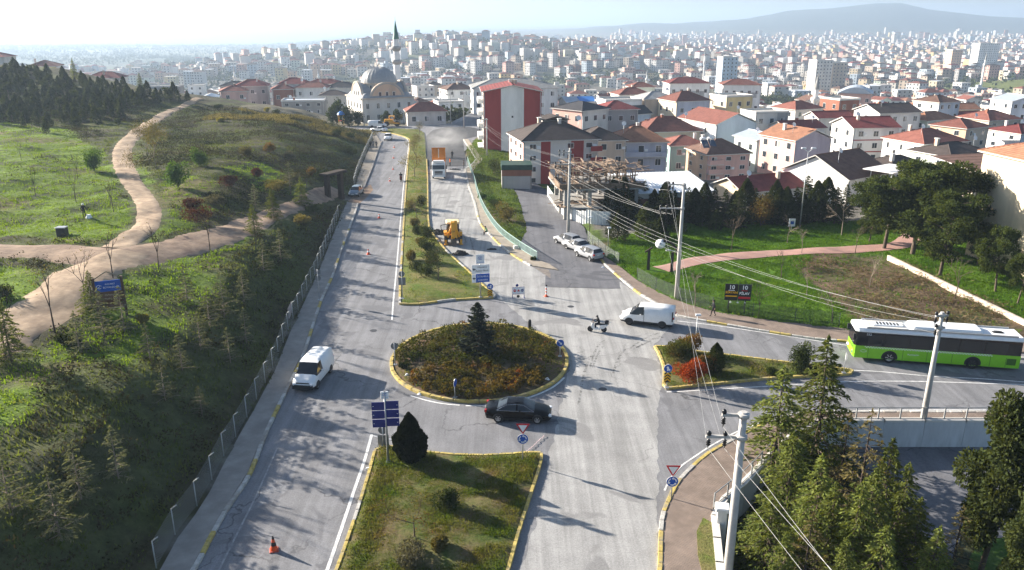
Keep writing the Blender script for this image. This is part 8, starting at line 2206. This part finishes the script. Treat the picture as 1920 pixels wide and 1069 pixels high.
power_pole('E', 913, 292, 222, 'twin concrete power pole near the bend of the pavement', [(.97, -1.4, .3, (-1.3, -.6)), (.75, -1.6, .3, (-1.5,))], .2, .13, 0, 0)
power_pole('F', 870, 240, 172, 'wooden-looking pole behind the steam', [(.97, -.9, .9, (-.8, .8))], .14, .1, 0, 0); power_pole('G', 845, 232, 168, 'lattice-like dark pole left of the far street', [(.97, -.8, .8, (-.7, .7)), (.85, -1.0, 1.0, (-.9, .9))], .14, .1, 0, 0)
power_pole('H', 683, 237, 172, 'street pole in front of the mosque corner', [(.99, -1.2, .1, (-1.1,))], .15, .1, 0, 0)
c = (xat(1500, 113, 0), 113.0); r = empty('street_lamp', (c[0], c[1], hz(*c)), 0, 'tall double-headed street lamp behind the park firs', 'lamp'); h = zat(283, 113) - hz(*c)
m = MB(); m.tube((0, 0, -.3), (0, 0, h), .11, .06, 8); m.build('shaft', METAL, r)
for s in (-1, 1): m = MB(); m.tube((0, 0, h - .2), (s * .7, 0, h + .35), .04, .04, 6); m.bbox(s * .7 - .35, s * .7 + .35, -.16, .16, h + .3, h + .48, .06); m.build('lamp_head', SWH, r)
for px, dist, top, lab in ((1105, 104, 408, 'thin dark post at the side road corner'), (1140, 100, 428, 'thin post carrying a white box lamp'), (1303, 66, 592, 'thin grey post on the bus road edge')):
    c = (xat(px, dist, 0), dist); z = max(0, hz(*c)); r = empty('thin_post', (c[0], c[1], z), 0, lab, 'post'); h = zat(top, dist) - z
    m = MB(); m.tube((0, 0, -.2), (0, 0, h), .05, .04, 6); m.build('shaft', METAL if px != 1105 else BARK_DARK, r)
    m = MB(); m.bbox(-.2, .3, -.1, .1, h, h + .16, .03); m.build('lamp_head', SWH, r)
WIREC = M('bare_wire', (.40, .40, .39), .5, .3, var=.05)
def wire(a, b, sag, lab, rad=.008):
    a, b = Vector(a), Vector(b); m = MB(); n = 18
    pts = [tuple(a + (b - a) * (k / n) + Vector((0, 0, -4 * sag * (k / n) * (1 - k / n)))) for k in range(n + 1)]
    m.path(pts, rad, 4); tag(m.build('overhead_wire', WIREC, fix=False), lab, 'wire', 'overhead wires')
A, B, C_, D_, E_ = (TOPS[k] for k in 'ABCDE')
for a, b in zip(A, C_[:3]): wire(a, b, .5, 'overhead wire running from the foreground pole to the park pole')
for a, b in zip(A, [(p[0] - 9 + i * 1.0, -2, p[2] - 1.5) for i, p in enumerate(A)]): wire(a, (A[0][0] + (b[0] + 9 - A[0][0]) + 3.2, 14.0, b[2] + 1.0), .3, 'overhead wire running from the foreground pole towards the camera')
cz = G(1268, 562); 
ORD = ['uppermost', 'second', 'third', 'lowest', 'last']
for k, zz in enumerate((6.4, 6.0, 5.5, 5.1)): wire((cz[0] - .1, cz[1], zz), (B[k % len(B)][0], B[k % len(B)][1], B[k % len(B)][2] + .5 - .12 * k), .6, ORD[k] + ' of four wires crossing the park lawn to the pole at the bus')
for k, zz in enumerate((6.4, 6.0, 5.5, 5.1)): wire((cz[0] - .1, cz[1], zz), (D_[0][0] + 1.5, D_[0][1], 7.2 - .5 * k), .5, ORD[k] + ' of four low wires from the park pole to the parked cars')
for k, (a, b) in enumerate(zip(C_[1:5], D_)): wire(a, b, .7, ORD[k] + ' of four high wires from the park pole to the parked cars')
for k, (a, b) in enumerate(zip(D_, E_ + E_)): wire(a, b, 1.0, ORD[k] + ' of four wires from the side road pole to the far bend')
# ---------------------------------------------------------------- playground by the mosque, steam over the fresh asphalt
c = GT(640, 222); r = empty('playground_tower', (*G(641, 236), .1), 0, 'small playground tower with a blue dome roof', 'playground')
for x in (-.7, .7):
    for y_ in (-.7, .7): m = MB(); m.tube((x, y_, 0), (x, y_, 3.0), .07, .07, 6); m.build('post', SY, r)
m = MB(); m.lathe([(1.15, 3.0), (.95, 3.5), (.4, 3.9), (0, 4.0)], 12, 0); m.build('dome_roof', M('play_blue', (.05, .2, .5), .5, var=.05), r); m = MB(); m.box(-.8, .8, -.8, .8, 1.3, 1.4); m.build('platform', SR, r)
for px, py, s, lab in ((652, 236, 2.6, 'round dark evergreen by the playground'), (632, 233, 3.4, 'big round evergreen left of the playground'), (672, 236, 2.3, 'dark evergreen before the mosque corner'), (745, 228, 1.9, 'dark round evergreen under the mosque windows'), (723, 228, 1.6, 'small dark evergreen at the mosque wall')):
    plant('evergreen', make_bush(int(px), 1.0, 2.0, 1500, L_DARKB, .2, .13, 10), (*G(px, py), 0), lab, 'tree', None, s)
sm = bpy.data.materials.new('steam'); sm.use_nodes = True; snt = sm.node_tree; snt.nodes.remove(snt.nodes['Principled BSDF'])
sv = snt.nodes.new('ShaderNodeVolumePrincipled'); sv.inputs['Color'].default_value = (.95, .95, .96, 1); sv.inputs['Anisotropy'].default_value = .2
tc = snt.nodes.new('ShaderNodeTexCoord'); ln_ = snt.nodes.new('ShaderNodeVectorMath'); ln_.operation = 'LENGTH'; snt.links.new(tc.outputs['Object'], ln_.inputs[0])
fall = _ramp(snt, ln_.outputs['Value'], [(.15, 1.0), (.95, 0.0)]); nz = _ramp(snt, _noise(snt, tc.outputs['Object'], 2.2, 3, .6), [(.36, 0.0), (.7, 1.0)])
snt.links.new(_math(snt, 'MULTIPLY', _math(snt, 'MULTIPLY', fall, nz), .05), sv.inputs['Density']); snt.links.new(sv.outputs[0], snt.nodes['Material Output'].inputs['Volume'])
c = G(826, 285); m = MB(); m.lathe([(math.sin(t), -math.cos(t)) for t in np.linspace(.001, math.pi - .001, 10)], 18, 0)
o = m.build('steam', sm, None, (c[0] + .8, c[1], 3.2)); o.scale = (6.5, 14, 3.15); tag(o, 'white steam rising from the hot asphalt behind the lorry', 'steam', kind='stuff')

# ================================================================ people
SKIN = M('skin', (.45, .28, .2), .6, var=.08); HAIR = M('hair_dark', (.02, .016, .013), .7, var=.2); SHOE = M('shoes', (.025, .022, .02), .6, var=.15)
def cloth(name, c): return M('cloth_' + name, c, .9, var=.18, scale=6, bump=.3, bscale=25, spec=.15)
def person(label, loc, rz, top, bottom, pose='walk', h=1.72, hat=None):
    """one continuous skinned body; joints laid out in metres for a height of 1.72"""
    J = {'pel': (0, 0, .95), 'wai': (0, 0, 1.12), 'che': (.02, 0, 1.34), 'nek': (.02, 0, 1.48), 'hed': (.05, 0, 1.60), 'crn': (.045, 0, 1.69)}
    arm, leg = {}, {}
    for s, n in ((1, 'l'), (-1, 'r')):
        if pose == 'walk':
            k = .22 * s
            leg[n] = [(0, .1*s, .92), (.06 + k*.6, .1*s, .5), (k*1.1, .1*s, .08), (k*1.1 + .14, .11*s, .04)]
            arm[n] = [(.02, .19*s, 1.42), (-.02 - k*.5, .25*s, 1.15), (.1 - k*.9, .25*s, .93)]
        elif pose == 'stand':
            leg[n] = [(0, .1*s, .92), (.02, .11*s, .5), (0, .12*s, .08), (.14, .14*s, .04)]
            arm[n] = [(.02, .19*s, 1.42), (-.02, .26*s, 1.15), (.1, .24*s, .92)]
        elif pose == 'ride':
            leg[n] = [(0, .11*s, .92), (.38, .17*s, .86), (.28, .17*s, .48), (.42, .18*s, .44)]
            arm[n] = [(.1, .19*s, 1.42), (.28, .3*s, 1.22), (.5, .28*s, 1.16)]
        else:                                   # sitting on a kerb
            leg[n] = [(0, .1*s, .92), (.4, .13*s, .95), (.42, .13*s, .56), (.55, .14*s, .52)]
            arm[n] = [(.08, .19*s, 1.40), (.2, .25*s, 1.18), (.38, .14*s, 1.05)]
    if pose == 'ride':
        for k, dx in (('wai', .02), ('che', .08), ('nek', .12), ('hed', .17), ('crn', .17)): J[k] = (J[k][0] + dx, J[k][1], J[k][2])
    if pose == 'sit':
        for k, dx in (('che', .07), ('nek', .12), ('hed', .18), ('crn', .18)): J[k] = (J[k][0] + dx, J[k][1], J[k][2])
    V = []; E = []; Rr = []
    def add(p, r, par=None):
        V.append(p); Rr.append(r)
        if par is not None: E.append((par, len(V) - 1))
        return len(V) - 1
    pel = add(J['pel'], (.15, .13)); wai = add(J['wai'], (.13, .11), pel); che = add(J['che'], (.17, .13), wai); nek = add(J['nek'], (.06, .06), che); hed = add(J['hed'], (.095, .10), nek); crn = add(J['crn'], (.075, .08), hed)
    for n, s in (('l', 1), ('r', -1)):
        a = che
        for p, q in zip(arm[n], (.065, .05, .034)): a = add(p, (q, q), a)
        w = Vector(arm[n][2]); d = (w - Vector(arm[n][1])).normalized(); side = Vector((0, s, 0)); up = d.cross(side).normalized()
        palm = add(tuple(w + d * .07), (.03, .02), a)
        for k, (off, ln) in enumerate(((-.024, .075), (-.008, .088), (.008, .082), (.024, .062))): f1 = add(tuple(w + d * (.1 + ln * .5) + up * off), (.009, .009), palm); add(tuple(w + d * (.1 + ln) + up * off - side * .02), (.008, .008), f1)
        add(tuple(w + d * .085 + up * -.045), (.009, .009), palm)
        a = pel
        for p, q in zip(leg[n], (.095, .068, .045, .04)): a = add(p, (q, q), a)
    me = bpy.data.meshes.new('skeleton'); me.from_pydata(V, E, [])
    o = bpy.data.objects.new('skeleton', me); COL.objects.link(o)
    sk = o.modifiers.new('skin', 'SKIN'); sk.use_smooth_shade = True
    o.modifiers.new('sub', 'SUBSURF').levels = 1
    for v, q in zip(me.skin_vertices[0].data, Rr): v.radius = q; v.use_root = False
    me.skin_vertices[0].data[0].use_root = True
    dg = bpy.context.evaluated_depsgraph_get()
    b = bpy.data.meshes.new_from_object(o.evaluated_get(dg)); b.name = 'person'
    bpy.data.objects.remove(o); bpy.data.meshes.remove(me)
    b.materials.clear()
    for m_ in (cloth(*top), cloth(*bottom), SKIN, HAIR, SHOE): b.materials.append(m_)
    hx, hzz = J['hed'][0], J['hed'][2]
    for p in b.polygons:
        c = p.center
        if c.z > J['nek'][2] + .02: p.material_index = 3 if (c.z > hzz + .05 or c.x < hx - .02) else 2
        elif min((c - Vector(arm[n][2])).length for n in 'lr') < .03 or any((c - (Vector(arm[n][2]) + (Vector(arm[n][2]) - Vector(arm[n][1])).normalized() * .12)).length < .115 for n in 'lr'): p.material_index = 2
        elif any((c - Vector(leg[n][3])).length < .13 or (c - Vector(leg[n][2])).length < .06 for n in 'lr'): p.material_index = 4
        elif c.z < .93 or (pose in ('sit', 'ride') and c.x > .12 and c.z < 1.05): p.material_index = 1
        else: p.material_index = 0
    r = inst('person', b, None, loc, (0, 0, rz), (h / 1.72,) * 3)
    tag(r, label, 'person')
    f = MB()                                    # eyes, nose, mouth, ears, hair or helmet
    hx += .005
    f.lathe([(.0, -.012), (.012, 0), (0, .012)], 6, 1, (hx + .088, .035, hzz + .01)); f.lathe([(.0, -.012), (.012, 0), (0, .012)], 6, 1, (hx + .088, -.035, hzz + .01))
    f.prism([(hx + .085, hzz + .005), (hx + .12, hzz - .03), (hx + .085, hzz - .035)], 'y', -.014, .014, 0); f.cbox((hx + .09, 0, hzz - .055), (.02, .05, .012), 2)
    for s in (-1, 1): f.cbox((hx - .01, s * .1, hzz), (.04, .02, .06), 0)
    f.build('face', [SKIN, HAIR, M('lips', (.35, .12, .1), .6, var=.05)], r)
    m = MB(); m.lathe([(.118, -.02), (.122, .03), (.10, .09), (.05, .125), (0, .13)], 12, 0, (hx - .015, 0, hzz + .02)); m.build('helmet' if hat == 'helmet' else 'cap' if hat else 'hair', (M('helmet_' + hat, (.02, .02, .022) if hat == 'helmet' else (.7, .7, .7), .4, var=.05) if hat else HAIR), r)
    return r
def ground_pt(px, py, z): c = G(px, py, z); return (c[0], c[1], z)
person('pedestrian in dark clothes walking along the park pavement', ground_pt(1337, 593, .14), R(170), ('charcoal', (.035, .035, .04)), ('black', (.02, .02, .022)))
person('rider in black on the white scooter', (sc_loc[0] + .15, sc_loc[1], -.12), R(172), ('black_jacket', (.018, .018, .02)), ('navy', (.03, .035, .05)), 'ride', 1.75, 'helmet')
person('rider in black on the dark motorbike going uphill', (mb_loc[0], mb_loc[1] - .1, -.12), R(96), ('black_jacket', (.018, .018, .02)), ('black', (.02, .02, .022)), 'ride', 1.75, 'helmet')
person('worker in a dark vest sitting on the kerb by the railing', (*G(913, 441), -.42), R(205), ('reflective_vest', (.10, .22, .12)), ('black', (.02, .02, .022)), 'sit')
for (px, py, rz, t, lab, ps) in ((848, 298, 90, ('black_jacket', (.018, .018, .02)), 'worker in dark clothes standing on the fresh asphalt behind the lorry', 'stand'), (844, 312, 200, ('orange_vest', (.6, .14, .02)), 'worker in an orange vest beside the lorry', 'stand'), (870, 316, 180, ('brown_jacket', (.07, .045, .035)), 'person in brown standing at the pavement edge near the lorry', 'stand')):
    person(lab, ground_pt(px, py, .012), R(rz), t, ('black', (.02, .02, .022)), ps)
for (px, py, t, lab) in ((695, 279, ('black_coat', (.015, .015, .017)), 'leftmost of three walkers on the far left pavement, all in black'), (700, 277, ('grey_coat', (.14, .14, .15)), 'middle walker of three in a grey coat'), (706, 278, ('charcoal', (.035, .035, .04)), 'rightmost of three walkers on the far left pavement')):
    person(lab, ground_pt(px, py, .13), R(-85), t, ('black', (.02, .02, .022)), 'walk')
p = GT(159, 409); person('person in black with a pale hat standing on the left lawn', p, R(-40), ('black_coat', (.015, .015, .017)), ('black', (.02, .02, .022)), 'stand', 1.75, 'pale')
p = GT(167, 409); m = MB(); m.loft([[(.4 * (1 - t * .4) * math.cos(a), .3 * (1 - t * .4) * math.sin(a) * (1 + .2 * math.sin(3 * a)), t * .42) for a in np.linspace(0, 6.28, 9, endpoint=False)] for t in (0, .4, .8, 1)], 0); tag(m.build('white_sack', SWH, None, p), 'white sack lying at the feet of the person on the lawn', 'sack')

# ================================================================ the hazy air
hz_m = bpy.data.materials.new('hazy_air'); hz_m.use_nodes = True
hnt = hz_m.node_tree; hnt.nodes.remove(hnt.nodes['Principled BSDF'])
pv = hnt.nodes.new('ShaderNodeVolumePrincipled')
pv.inputs['Color'].default_value = (.43, .55, .71, 1)
pv.inputs['Density'].default_value = HAZE_DENSITY
pv.inputs['Anisotropy'].default_value = .28
hnt.links.new(pv.outputs[0], hnt.nodes['Material Output'].inputs['Volume'])
hb = MB(); hb.box(-47000, 47000, -47500, 48000, -145, 215)
tag(hb.build('haze', hz_m), kind='stuff')
